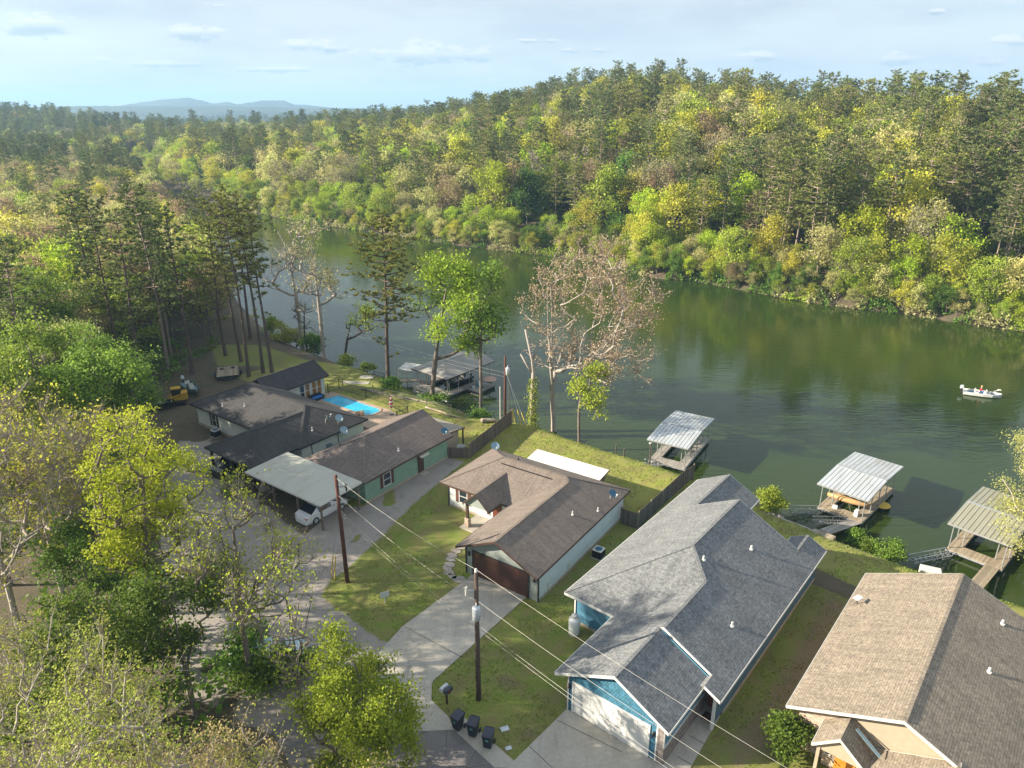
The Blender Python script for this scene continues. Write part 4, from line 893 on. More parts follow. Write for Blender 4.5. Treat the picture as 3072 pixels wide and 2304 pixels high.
for i, (dx, dy) in enumerate([(-1.3, .6), (-.95, .2)]):
    o = empty('guy_wire', (p1[0]+dx, p1[1]+dy, 0), label=['left', 'right'][i]+' yellow-sleeved guy wire at the gravel-side pole', cat='guy wire', group='yellow guy wires')
    v_ = Vector((-dx, -dy, 7.5)).normalized(); MB().tube([(0, 0, 0), tuple(v_*2.2)], .045, 6).build('yellow_sleeve', M['yellow'], o); MB().tube([(0, 0, 0), (-dx, -dy, 7.5)], .01, 4).build('cable', M['greymetal'], o)
# ------------------------------------------------------------------ kerb-side things
def wheelie(x, y, rz, label):
    o = empty('wheeled_bin', (x, y, .065), rz, label=label, cat='trash bin', group='dark wheeled bins at the kerb')
    b = MB(); b.add([(-.22, -.22, .05), (.22, -.22, .05), (.22, .2, .05), (-.22, .2, .05), (-.3, -.32, .95), (.3, -.32, .95), (.3, .3, .95), (-.3, .3, .95)], [(0, 3, 2, 1), (4, 5, 6, 7), (0, 1, 5, 4), (1, 2, 6, 5), (2, 3, 7, 6), (3, 0, 4, 7)])
    bevel(b.build('bin_body', M['binblue'], o), .03)
    l = MB(); l.add([(-.32, -.36, .95), (.32, -.36, .95), (.32, .34, .95), (-.32, .34, .95), (-.3, -.32, 1.02), (.3, -.32, 1.02), (.28, .3, 1.1), (-.28, .3, 1.1)], [(0, 3, 2, 1), (4, 5, 6, 7), (0, 1, 5, 4), (1, 2, 6, 5), (2, 3, 7, 6), (3, 0, 4, 7)])
    ld = l.build('lid', M['binlid'], o); bevel(ld, .02)
    MB().tube([(-.26, .4, 1.0), (.26, .4, 1.0)], .025, 6).bar((-.24, .3, .97), (-.24, .42, 1.0), .04).bar((.24, .3, .97), (.24, .42, 1.0), .04).build('handle', M['black'], o)
    for s in (-1, 1): MB().tube([(s*.25, .3, .14), (s*.33, .3, .14)], .14, 14).build('wheel', M['black'], o)
    MB().box(-.3, -.285, -.12, .05, .55, .75).build('emblem', M['white'], o).location.x = .005
    st_ = MB(); st_.add([(-.08, -.3, .62), (.08, -.3, .62), (.08, -.315, .75), (-.08, -.315, .75)], [(0, 1, 2, 3)]); st_.build('emblem', M['tealp'], o)
M['binblue'] = plain('dark_bin', (.012, .02, .028), .4); M['binlid'] = plain('dark_bin_lid', (.03, .035, .055), .45); M['tealp'] = plain('teal_print', (.1, .35, .33), .6)
b1 = at(600, 1270, 0, 'D3'); b2 = at(760, 1335, 0, 'D3'); b3 = at(915, 1455, 0, 'D3')
wheelie(b1[0], b1[1]+.1, -35, 'dark wheeled bin nearest the mailboxes'); wheelie(b2[0], b2[1]+.1, -20, 'middle dark wheeled bin of the row at the kerb'); wheelie(b3[0], b3[1]+.1, -14, 'dark wheeled bin farthest from the mailboxes')
mbx = at(487, 995, 0, 'D3'); o = empty('mailboxes', (mbx[0], mbx[1], 0), -38, label='silver and dark twin mailboxes on one post at the lawn corner', cat='mailbox')
MB().box(-.05, .05, -.05, .05, -.2, 1.0).box(-.3, .3, -.05, .05, .95, 1.02).build('post', M['wooddk'], o)
for i, (x, mt) in enumerate([(-.2, 'galv'), (.14, 'binlid')]):
    prof = [(x-.13, 0), (x+.13, 0)]+[(x+.13*math.cos(a), .14+.13*math.sin(a)) for a in [math.pi*j/8 for j in range(9)]]
    b = MB(); n = len(prof); b.v = [(p[0], -.28, 1.03+p[1]) for p in prof]+[(p[0], .28, 1.03+p[1]) for p in prof]
    b.f = [tuple(range(n)), tuple(range(n, 2*n))[::-1]]+[(j, (j+1) % n, n+(j+1) % n, n+j) for j in range(n)]
    k_ = b.build('mailbox_shell', M[mt], o); MB().box(x+.135, x+.15, -.1, -.07, 1.15, 1.35).build('flag', M['redcloth'], k_)
for (cx_, cy_, lab, sc_) in [(1085, 1255, 'pale rectangular utility lid in the lawn near the last bin', .5), (1125, 1455, 'small grey utility lid in the lawn near the kerb', .36)]:
    q = at(cx_, cy_, 0, 'D3'); o = MB().box(-sc_/2, sc_/2, -sc_/3, sc_/3, -.02, .05); oo = o.build('utility_box', M['galv'], loc=q, rz=20, label=lab, cat='utility lid', group='utility lids in the lawn'); bevel(oo, .015)
sg_ = at(1228, 1585, 0, 'C8'); o = empty('yard_sign', (sg_[0], sg_[1], 0), 25, label='small white yard sign standing on the front lawn', cat='sign')
MB().box(-.03, .03, -.03, .03, -.2, .55).build('post', M['white'], o); MB().box(-.33, .33, -.02, .02, .5, .95).build('panel', M['white'], o)
q_ = MB(); [q_.box(-.26, .26-.06*i, -.026, -.021, .85-.1*i, .88-.1*i) for i in range(3)]; q_.build('lettering', M['galv'], o)
stn = [(2010, 1010, .42), (1965, 1050, .42), (1925, 1095, .42), (1905, 1135, .4), (1895, 1190, .42), (1870, 1228, .4), (1895, 1275, .46), (1925, 1312, .4), (1995, 1348, .62)]
ordn = ['first', 'second', 'third', 'fourth', 'fifth', 'sixth', 'seventh', 'eighth', 'ninth and largest']
M['flag'] = plain('flagstone', (.34, .3, .27), .85, var=.25)
for i, (x, y, s) in enumerate(stn):
    q = at(x, y, 0, 'C8'); n = 6; a0 = rnd.random()*6
    poly = [((s*rnd.uniform(.85, 1.15))*math.cos(a0+6.283*j/n)*1.15, s*rnd.uniform(.6, .85)*math.sin(a0+6.283*j/n)) for j in range(n)]
    MB().prism(poly, -.03, .045).build('stepping_stone', M['flag'], loc=q, rz=-30, label=ordn[i]+' flat stepping stone counted from the taupe house porch', cat='stepping stone', group='stepping stones beside the driveway')
q = at(850, 1375, 0, 'C8')
# porch bath / tub behind green house
tb = at(1615, 1205, .3, 'C7'); o = empty('old_boat_hull', (tb[0], tb[1], 0), 35, label='white upturned small boat on the grass behind the green house', cat='boat')
b = MB(); sec = [(-1.1, .5, .55), (-.5, .62, .6), (.3, .6, .6), (1.0, .35, .55), (1.3, .05, .5)]
for x, w, z in sec: b.v += [(x, -w, z), (x, -w*.7, .08), (x, w*.7, .08), (x, w, z), (x, w*.85, z), (x, w*.6, .2), (x, -w*.6, .2), (x, -w*.85, z)]
for i in range(4):
    for j in range(8): b.f.append((i*8+j, i*8+(j+1) % 8, i*8+8+(j+1) % 8, i*8+8+j))
b.f += [tuple(range(8))[::-1], tuple(range(32, 40))]; b.build('hull', M['white'], o); o['label'] = 'small white boat hull lying on the grass behind the green house'
# ------------------------------------------------------------------ vehicles
def car(loc, rz, paint, label, st=None, name='sedan', glassm='glass'):
    o = empty(name, loc, rz, label=label, cat='car')
    st = st or [(-2.35, .6, .62, .62), (-2.28, .8, .92, .93), (-1.75, .88, 1.02, 1.04), (-1.0, .9, .96, 1.4), (-.3, .9, .93, 1.46), (.4, .9, .93, 1.41), (1.2, .88, .94, .97), (1.95, .86, .82, .85), (2.3, .75, .66, .68), (2.4, .6, .5, .52)]
    B = MB(); G = MB(); rows = []
    for x, w, zb, zt in st:
        wt = w*.93 if zt-zb < .1 else w*.72
        rows.append([(x, -w*.92, .22), (x, -w, .5), (x, -w*.97, zb), (x, -wt, zt), (x, wt, zt), (x, w*.97, zb), (x, w, .5), (x, w*.92, .22)])
    for i in range(len(rows)-1):
        gl0 = st[i][3]-st[i][2] > .1; gl1 = st[i+1][3]-st[i+1][2] > .1
        for j in range(7):
            q = [rows[i][j], rows[i][j+1], rows[i+1][j+1], rows[i+1][j]]
            side = j in (2, 4); top = j == 3
            if (side and (gl0 and gl1)) or (top and gl0 != gl1): G.poly(q)
            else: B.poly(q)
        B.poly([rows[i][7], rows[i][0], rows[i+1][0], rows[i+1][7]])
    B.poly(rows[0][::-1]); B.poly(rows[-1])
    B.build('body', paint, o, smooth=False); G.build('window_glass', M[glassm], o)
    wx = (st[0][0]+.95, st[-1][0]-.9); wd = max(s[1] for s in st)
    for x in wx:
        for s in (-1, 1):
            w = MB().tube([(x, s*(wd-.18), .33), (x, s*(wd+.015), .33)], .33, 18).build('wheel', M['black'], o)
            MB().tube([(x, s*(wd-.05), .33), (x, s*(wd+.022), .33)], .2, 10).build('rim', M['galv'], w)
    xr_, xf = st[1][0], st[-2][0]
    for s in (-1, 1):
        MB().box(xr_-.03, xr_+.12, s*.45 if s > 0 else -.8, .8 if s > 0 else -.45, .72, .86).build('taillight', M['redlight'], o)
        MB().box(xf-.1, xf+.03, s*.42 if s > 0 else -.7, .7 if s > 0 else -.42, .52, .64).build('headlight', M['galv'], o)
    MB().box(xr_-.05, xr_-.02, -.18, .18, .62, .72).build('licence_plate', M['offwhite'], o)
    for s in (-1, 1): MB().box(.55, .7, s*1.0-.07, s*1.0+.07, .92, 1.02).build('wing_mirror', paint, o)
    return o
def paint(name, c, r=.25):
    m, nt, b, _ = newmat(name); b.inputs['Base Color'].default_value = (*c, 1); b.inputs['Roughness'].default_value = r; b.inputs['Coat Weight'].default_value = .6; return m
M['redlight'] = plain('tail_lamp_red', (.45, .03, .05), .3)
M['paintwhite'] = paint('white_car_paint', (.74, .76, .78)); M['paintblack'] = paint('black_car_paint', (.01, .01, .014)); M['paintblue'] = paint('pale_blue_paint', (.42, .58, .64))
r_ = at(1545, 1230, 0, 'E5'); f_ = at(1980, 1010, 0, 'E5')
car((-16.85, 55.05, 0), 54, M['paintwhite'], 'white sedan parked half under the flat tin carport')
suv = [(-2.3, .8, .9, .92), (-2.25, .88, 1.0, 1.5), (-1.5, .92, 1.02, 1.75), (-.4, .92, 1.02, 1.78), (.4, .92, 1.02, 1.7), (1.1, .9, 1.05, 1.08), (1.9, .9, .98, 1.0), (2.3, .82, .8, .82), (2.38, .7, .55, .57)]
car(on(h1, -3.5, -5.6, 0), -36.4-90+4, M['paintblack'], 'black car nosing out of the built-in carport of the black-roofed house', suv, 'parked_car')
car(on(h1, -.4, -5.2, 0), -36.4-90, paint('dark_grey_paint', (.03, .035, .04)), 'dark grey car under the right half of the built-in carport', suv, 'parked_car')
q = at(1740, 975, 0, 'C5'); car((q[0], q[1], 0), 20, M['paintblue'], 'pale blue car half hidden under the trees beside the gravel road', None, 'parked_car')
# flat trailer
q = at(640, 440, 0, 'C6'); o = empty('flatbed_trailer', (q[0], q[1], 0), 20, label='flatbed trailer with tan deck parked under the pines', cat='trailer')
MB().box(-1.4, 1.4, -2.0, 2.0, .6, .68).build('deck', M['deck'], o)
MB().box(-1.45, -1.4, -2.05, 2.05, .55, .85).box(1.4, 1.45, -2.05, 2.05, .55, .85).box(-1.45, 1.45, -2.1, -2.05, .4, .7).bar((-.8, -2, .5), (0, -3.4, .5), .1).bar((.8, -2, .5), (0, -3.4, .5), .1).build('frame', M['darkmetal'], o)
for s in (-1, 1): MB().tube([(s*1.5, .2, .35), (s*1.75, .2, .35)], .35, 14).build('wheel', M['black'], o)
MB().box(-1.0, -.5, .8, 1.2, .68, .85).box(.4, .9, .9, 1.3, .68, .85).build('toolbox', M['wooddk'], o)
def small_boat(loc, rz, label, L=4.6, W=1.7, hull='white', deck='galv', trailer=False, motor=True, z=0, cat='boat', group=None, seats=2, lowd=.0):
    o = empty('motor_boat', loc, rz, label=label, cat=cat, group=group)
    st_ = [(-.5, .46, 0), (-.3, .5, 0), (0, .5, .02), (.25, .42, .05), (.4, .25, .12), (.5, .03, .2)]
    B = MB(); D = MB()
    for t_, w, r in st_:
        x = t_*L; w *= W; B.v += [(x, -w*.55, z+.02+r*.9), (x, -w*.92, z+.22+r), (x, -w, z+.58+r*.7), (x, -w*.86, z+.6+r*.7), (x, -w*.8, z+.34+r*.8), (x, w*.8, z+.34+r*.8), (x, w*.86, z+.6+r*.7), (x, w, z+.58+r*.7), (x, w*.92, z+.22+r), (x, w*.55, z+.02+r*.9)]
    for i in range(len(st_)-1):
        for j in range(10):
            fc = (i*10+j, i*10+(j+1) % 10, i*10+10+(j+1) % 10, i*10+10+j)
            (D if j in (4,) else B).f.append(fc)
    D.v = list(B.v); n5 = (len(st_)-1)*10
    B.f += [tuple(range(10))[::-1], tuple(range(n5, n5+10))]
    B.build('hull', M[hull], o, smooth=False); D.build('deck', M[deck], o)
    for i in range(seats):
        x = -.22*L+i*.3*L; MB().box(x, x+.45, -.28, .28, z+.36, z+.62).box(x, x+.1, -.28, .28, z+.6, z+.98).build('seat', M['offwhite'], o)
    MB().add([(.02*L, -.5, z+.4), (.02*L, -.05, z+.4), (.1*L, -.05, z+.4), (.1*L, -.5, z+.4), (.03*L, -.45, z+.95), (.03*L, -.1, z+.95), (.08*L, -.1, z+.8), (.08*L, -.45, z+.8)], [(0, 3, 2, 1), (4, 5, 6, 7), (0, 1, 5, 4), (1, 2, 6, 5), (2, 3, 7, 6), (3, 0, 4, 7)]).build('console', M[hull], o)
    if motor:
        mm = MB().add([(-.5*L-.55, -.2, z+.75), (-.5*L-.05, -.2, z+.8), (-.5*L-.05, .2, z+.8), (-.5*L-.55, .2, z+.75), (-.5*L-.5, -.14, z+1.2), (-.5*L-.15, -.14, z+1.25), (-.5*L-.15, .14, z+1.25), (-.5*L-.5, .14, z+1.2)], [(0, 3, 2, 1), (4, 5, 6, 7), (0, 1, 5, 4), (1, 2, 6, 5), (2, 3, 7, 6), (3, 0, 4, 7)])
        mo = mm.build('outboard_motor', M['galv'], o); bevel(mo, .05); MB().box(-.5*L-.4, -.5*L-.2, -.08, .08, z+.0, z+.78).build('motor_leg', M['darkmetal'], mo)
    if trailer:
        MB().bar((-.4*L, -.6, .35), (.55*L, 0, .4), .1).bar((-.4*L, .6, .35), (.55*L, 0, .4), .1).bar((-.2*L, -.9, .35), (-.2*L, .9, .35), .1).build('trailer_frame', M['darkmetal'], o)
        for s in (-1, 1): MB().tube([(-.2*L, s*.85, .33), (-.2*L, s*1.05, .33)], .33, 14).build('wheel', M['black'], o)
    return o
M['greenhull'] = plain('green_hull', (.05, .09, .07), .5); M['blackhull'] = plain('black_hull', (.015, .015, .018), .3)
q = at(250, 590, .4, 'C6'); small_boat((q[0], q[1], 0), -48, 'green fishing boat on a trailer under the trees', hull='greenhull', deck='dish_blue', trailer=True, z=.45)
q = at(1000, 545, .4, 'C4'); small_boat((q[0], q[1], 0), 10, 'dark boat on a trailer beside the yellow machine', hull='blackhull', deck='greenhull', trailer=True, z=.4)
# skid steer loader
q = at(1150, 500, .5, 'C4'); o = empty('compact_loader', (q[0], q[1], 0), 200, label='yellow compact loader parked under the trees left of the black roof', cat='loader')
M['cat'] = plain('machine_yellow', (.5, .3, .03), .5)
bevel(MB().box(-.9, .7, -.55, .55, .55, 1.1).box(-1.2, -.5, -.5, .5, .6, 1.5).build('body', M['cat'], o), .05)
MB().box(-.5, .5, -.42, .42, 1.1, 2.0).build('cab', M['black'], o); MB().box(-.55, .55, -.47, .47, 2.0, 2.1).build('cab_roof', M['cat'], o)
for s in (-1, 1):
    bevel(MB().box(-1.0, .9, s*.8-.2, s*.8+.2, .05, .6).build('track', M['black'], o), .15)
    MB().bar((-1.1, s*.62, 1.5), (.9, s*.62, 1.0), .14).bar((.9, s*.62, 1.0), (1.3, s*.62, .4), .14).build('lift_arm', M['cat'], o)
MB().add([(1.3, -.9, .1), (1.3, .9, .1), (1.9, .9, .1), (1.9, -.9, .1), (1.3, -.9, .7), (1.3, .9, .7), (1.4, .9, .7), (1.4, -.9, .7)], [(0, 3, 2, 1), (4, 5, 6, 7), (0, 1, 5, 4), (1, 2, 6, 5), (2, 3, 7, 6), (3, 0, 4, 7)]).build('bucket', M['darkmetal'], o)
# ------------------------------------------------------------------ docks
def dock(loc, ang, w, l, label, tin, zc=2.5, roofw=.25, deck='deck', ridge=.28, flare=0, slipfrac=.5, gang=None):
    o = empty('boat_dock', (loc[0], loc[1], WZ), ang, label=label, cat='boat dock', group='covered boat docks along the shore')
    d = .48; bw = .95
    MB().box(0, w, 0, 1.3, d-.07, d).build('deck', M[deck], o)
    MB().box(0, bw, 1.3, l, d-.07, d).build('deck', M[deck], o); MB().box(w-bw, w, 1.3, l, d-.07, d).build('deck', M[deck], o)
    f = MB()
    for a, b in [((0, 0), (w, 0)), ((w, 0), (w, l)), ((0, 0), (0, l)), ((bw, 1.3), (w-bw, 1.3)), ((bw, 1.3), (bw, l)), ((w-bw, 1.3), (w-bw, l)), ((0, l), (bw, l)), ((w-bw, l), (w, l))]:
        f.bar((*a, d-.16), (*b, d-.16), .06, .16)
    f.build('dock_frame', M['greymetal'], o)
    fl = MB()
    for x in (.45, w-.45):
        for y in np.arange(.6, l, 1.9): fl.box(x-.35, x+.35, y-.5, y+.5, -.25, d-.26)
    fl.box(1.1, w-1.1, .2, 1.1, -.25, d-.26); fl.build('float', M['black'], o)
    ys = np.linspace(.25, l-.4, 5)
    for x in (.12, w-.12):
        for y in ys: MB().tube([(x, y, d-.1), (x+(flare if x > 1 else -flare)*0, y+.0, d+zc)], .045, 6).build('post', M['greymetal'], o)
    for x in (bw-.1, w-bw+.1): MB().tube([(x, 1.3, d), (x, 1.3, d+zc)], .045, 6).build('post', M['greymetal'], o)
    z = d+zc; r = roofw
    polys_ = [[(-r, -r, z), (w+r, -r, z), (w+r, l/2, z+ridge), (-r, l/2, z+ridge)], [(-r, l/2, z+ridge), (w+r, l/2, z+ridge), (w+r, l+r, z), (-r, l+r, z)]]
    rf_ = roof(o, polys_, tin, M['greymetal'], .04, .14); MB().bar((-r, l/2, z+ridge+.02), (w+r, l/2, z+ridge+.02), .3, .03).build('ridge_cap', M['greymetal'], rf_)
    tb_ = MB()
    for y in (0.0, l/2, l): tb_.bar((0, y, z-.08), (w, y, z-.08), .07)
    tb_.build('roof_truss', M['greymetal'], o)
    return o
def truss(parent, a, b, w=.7, name='truss_arm'):
    a = Vector(a); b = Vector(b); d = (b-a); s = Vector((d.y, -d.x, 0)).normalized()*(w/2); n = max(3, int(d.length/.7)); mb = MB()
    for sg_ in (-1, 1): mb.bar(a+s*sg_, b+s*sg_, .06); mb.bar(a+s*sg_+Vector((0, 0, .4)), b+s*sg_+Vector((0, 0, .4)), .06)
    for i in range(n):
        p = a+d*(i/n); q_ = a+d*((i+1)/n)
        mb.bar(p-s, q_+s, .035); mb.bar(p+s, p-s, .035)
        for sg_ in (-1, 1): mb.bar(p+s*sg_, q_+s*sg_+Vector((0, 0, .4)), .035); mb.bar(p+s*sg_+Vector((0, 0, .4)), p+s*sg_, .035)
    return mb.build(name, M['greymetal'], parent)
dk1 = dock((14.75, 68.95), -31.5, 4.0, 8.6, 'weathered boat dock with sagging tin roof behind the blue house', M['tin_dock'], deck='deckgrey')
dk3 = dock((29.05, 59.2), -44.5, 4.1, 8.8, 'boat dock with bright ribbed tin roof and hanging tan canoe', M['tin_dock'])
dk4 = dock((37.4, 52.3), -47.5, 4.2, 8.8, 'boat dock with olive tin roof beneath the yellow-green tree', M['tin_olive'])
dk2 = dock((-13.2, 91.2), -39.7, 6.0, 9.0, 'large grey-roofed boat dock crowded with gear beyond the pool', M['tin_old'], deck='deckgrey', ridge=.05)
# dock 2 gets a true gable running lengthwise instead
for c in list(dk2.children):
    if c.name.startswith(('roof', 'fascia')):
        for g in list(c.children): bpy.data.objects.remove(g)
        bpy.data.objects.remove(c)
z = 2.98
roof(dk2, [[(-.4, -.4, z), (6.4, -.4, z), (3, 2.4, z+1.0)], [(6.4, -.4, z), (6.4, 9.2, z), (3, 9.2, z+1.0), (3, 2.4, z+1.0)], [(-.4, 9.2, z), (-.4, -.4, z), (3, 2.4, z+1), (3, 9.2, z+1)]], M['tin_old'], M['wooddk'], .05, .12, caps=[((3, 2.4, z+1), (3, 9.2, z+1))])
truss(dk3, (.3, -.1, .1), (-2.1, -3.4, .6)); truss(dk3, (3.0, -.1, .1), (1.0, -3.1, .6))
MB().add([(3.1, 0, .46), (4.1, 0, .46), (3.0, -4.6, .9), (2.0, -4.4, .9), (3.1, 0, .4), (4.1, 0, .4), (3.0, -4.6, .84), (2.0, -4.4, .84)], [(0, 1, 2, 3), (7, 6, 5, 4), (0, 4, 5, 1), (1, 5, 6, 2), (2, 6, 7, 3), (3, 7, 4, 0)]).build('gangway', M['deckgrey'], dk3)
truss(dk4, (.3, -.1, .1), (-1.2, -4.8, .8))
MB().add([(3.0, 0, .46), (4.0, 0, .46), (4.0, -6.6, .9), (3.0, -6.6, .9), (3.0, 0, .4), (4.0, 0, .4), (4.0, -6.6, .84), (3.0, -6.6, .84)], [(0, 1, 2, 3), (7, 6, 5, 4), (0, 4, 5, 1), (1, 5, 6, 2), (2, 6, 7, 3), (3, 7, 4, 0)]).build('gangway', M['deck'], dk4)
truss(dk1, (1.2, -.1, .2), (.6, -1.8, .9), .9)
truss(dk2, (5.0, -.1, .1), (1.6, -2.0, 1.0)); truss(dk2, (3.4, -.1, .1), (.9, -1.2, 1.0))
def slab_thing(name, loc, rz, dims, mat, label, cat, **kw):
    w, l, h = dims; return bevel(MB().box(-w/2, w/2, -l/2, l/2, -h*.6, h*.4).build(name, mat, loc=loc, rz=rz, label=label, cat=cat, **kw), .03)
q = at(210, 950, -1.0, 'E6'); slab_thing('concrete_abutment', (q[0], q[1], -1.3), -35, (1.8, 1.3, 1.2), M['concrete'], 'square concrete block anchoring the large grey-roofed dock', 'abutment')
q = at(1245, 1590, -1.0, 'D7'); slab_thing('concrete_abutment', (q[0], q[1], -1.2), -25, (1.5, .8, .8), M['offwhite'], 'white concrete block anchoring the olive-roofed dock', 'abutment')
q = at(120, 1240, -.2, 'D7'); slab_thing('landing_deck', (q[0], q[1], -.5), -44, (1.6, 2.0, .5), M['deck'], 'square wooden landing at the shore end of the gangway', 'landing')
# canoe, tub and small things on dock 3
cb = MB(); n = 9
for i in range(n):
    t_ = i/(n-1)*2-1; w = .42*(1-abs(t_)**2.2)+.02; x = t_*1.9; zz = .25*abs(t_)**2
    cb.v += [(x, -w, 0-zz*.3), (x, -w*.7, .3-zz*.5), (x, 0, .42-zz*.6), (x, w*.7, .3-zz*.5), (x, w, 0-zz*.3)]
for i in range(n-1):
    for j in range(4): cb.f.append((i*5+j, i*5+j+1, i*5+6+j, i*5+5+j))
M['tan'] = plain('tan_plastic', (.42, .27, .12), .5); co_ = on(dk3, 2.0, 2.1, 1.05)
o = cb.build('canoe', M['tan'], smooth=True, loc=co_, rz=-44.5+8, label='tan canoe hung upside down under the bright tin dock roof', cat='canoe'); sm = o.modifiers.new('solid', 'SOLIDIFY'); sm.thickness = .04
small_boat(on(dk3, 2.05, 5.6, -.1), -44.5-90, 'covered pale boat moored inside the bright-roofed dock slip', L=4.4, W=1.7, hull='offwhite', deck='galv', motor=False)
q = at(735, 945, WZ, 'D7'); bv = MB().lathe((0, 0, -.25), [(.55, 0), (.72, .15), (.75, .5), (.72, .56)], 24); o = bv.build('round_float_tub', M['black'], loc=(q[0], q[1], WZ), label='round tub with a yellow top floating beside the bright-roofed dock', cat='tub')
MB().lathe((0, 0, .3), [(.74, 0), (.74, .04), (.6, .07), (.001, .08)], 24).build('cover', M['yellow'], o)
slab_thing('storage_box', on(dk3, 3.25, .95, .75), -44.5, (.35, .5, .8), M['white'], 'white upright box on the bright-roofed dock corner', 'box')
slab_thing('cooler', on(dk3, 1.3, .9, .65), -30, (.45, .3, .32), M['white'], 'small white cooler on the front deck of the bright-roofed dock', 'cooler')
# gear on dock 2
small_boat(on(dk2, 2.9, 5.2, 0), -39.7-90, 'dark covered boat in the slip of the large grey-roofed dock', L=5, W=1.9, hull='blackhull', deck='blackhull', motor=True)
q = on(dk2, 6.9, 5.5, .7); slab_thing('blue_barrel', q, 0, (.6, .6, .9), plain('cyan_plastic', (.02, .4, .6), .4), 'bright blue drum at the right side of the grey-roofed dock', 'barrel')
o = empty('parasol', on(dk2, 8.0, 6.3, .4), label='faded pink open parasol right of the grey-roofed dock', cat='parasol'); MB().tube([(0, 0, -.3), (0, 0, 1.5)], .025, 6).build('pole', M['greymetal'], o); MB().lathe((0, 0, 1.1), [(1.0, 0), (.6, .22), (.05, .42)], 10).build('canopy', plain('faded_pink', (.45, .3, .24), .8), o)
o = empty('swim_platform', on(dk2, 6.3, 3.6, 0), -39.7, label='low side platform loaded with gear beside the grey-roofed dock', cat='platform'); MB().box(0, 2.0, 0, 3.6, .35, .45).build('deck', M['deckgrey'], o); MB().box(.1, 1.9, .1, 3.5, -.2, .34).build('float', M['black'], o)
for i, (x, y, s, mt, lb) in enumerate([(.5, .7, .45, 'galv', 'grey bin'), (1.3, 1.4, .5, 'black', 'black crate'), (.6, 2.4, .4, 'offwhite', 'off-white box')]):
    slab_thing('dock_crate', on(o, x, y, .62), 10*i, (s, s, .4), M[mt], lb+' on the side platform of the grey-roofed dock', 'crate', group='crates on the side platform')
q = at(110, 450, .6, 'E6'); o = empty('small_canopy', (q[0]-.6, q[1], WZ), -20, label='small pale canopy over the walkway left of the grey-roofed dock', cat='canopy')
roof(o, [[(-1.6, -1.2, 2.75), (1.6, -1.2, 2.75), (1.6, 1.2, 2.9), (-1.6, 1.2, 2.9)]], M['offwhite'], None, .05)
for x in (-1.5, 1.5):
    for y in (-1.1, 1.1): MB().tube([(x, y, -.8), (x, y, 2.78)], .05, 6).build('post', M['offwhite'], o)
a = at(870, 500, -1.4, 'C7'); b = at(1230, 490, -1.7, 'C7'); o = empty('boardwalk', (0, 0, 0), label='narrow pale boardwalk leading out to the grey-roofed dock', cat='boardwalk')
MB().bar((a[0], a[1], -1.45), (b[0], b[1], -1.6), 1.0, .1).build('deck', M['deck'], o); MB().bar((b[0], b[1], -1.62), on(dk2, .5, 1.0, .45), 1.0, .1).build('deck', M['deck'], o)
a2 = at(650, 470, -.3, 'C7'); b2_ = at(860, 480, -1.2, 'C7'); o = empty('wooden_stairs', (0, 0, 0), label='dark railed wooden steps going down to the boardwalk', cat='stairs')
MB().bar((a2[0]+1.5, a2[1], -.35), (a[0], a[1], -1.4), 1.0, .1).build('treads', M['deck'], o)
for s in (-.5, .5): MB().bar((a2[0]+1.5, a2[1]+s, .55), (a[0], a[1]+s, -.45), .07).bar((a2[0]+1.5, a2[1]+s, -.4), (a2[0]+1.5, a2[1]+s, .6), .08).bar((a[0], a[1]+s, -1.5), (a[0], a[1]+s, -.4), .08).build('railing', M['wooddk'], o)
for i, (qx, qy, w, l) in enumerate([(695, 463, 1.9, 1.2), (580, 520, 3.6, .9)]):
    q = at(qx, qy, -.1, 'C7'); slab_thing('garden_slab', (q[0], q[1], gz(q[0], q[1])+.0), -5, (w, l, .15), M['concrete'], ['square pale slab at the top of the wooden steps', 'long pale slab path beside the pool fence gate'][i], 'paving slab', group='slabs leading to the steps')
# shore posts by dock 1
for i, (x, y, h) in enumerate([(1960, 400, 1.3), (2045, 425, 1.1)]):
    q = at(x, y, -1.2, 'D1'); MB().box(-.06, .06, -.06, .06, -.6, h).build('shore_post', M['woodpost'], loc=(q[0], q[1], gz(q[0], q[1])), label=['taller left', 'shorter right'][i]+' wooden post at the bank left of the weathered dock', cat='post', group='bank posts')
q = at(165, 870, -1.2, 'D6'); o = empty('dock_lamp', (q[0], q[1], gz(q[0], q[1])), label='small lamp on a wooden post at the front of the weathered dock', cat='lamp'); MB().box(-.06, .06, -.06, .06, -.3, 2.4).build('post', M['woodpost'], o); MB().lathe((-.1, 0, 2.4), [(.08, 0), (.12, .08), (.05, .18)], 8).build('lamp_head', M['white'], o)
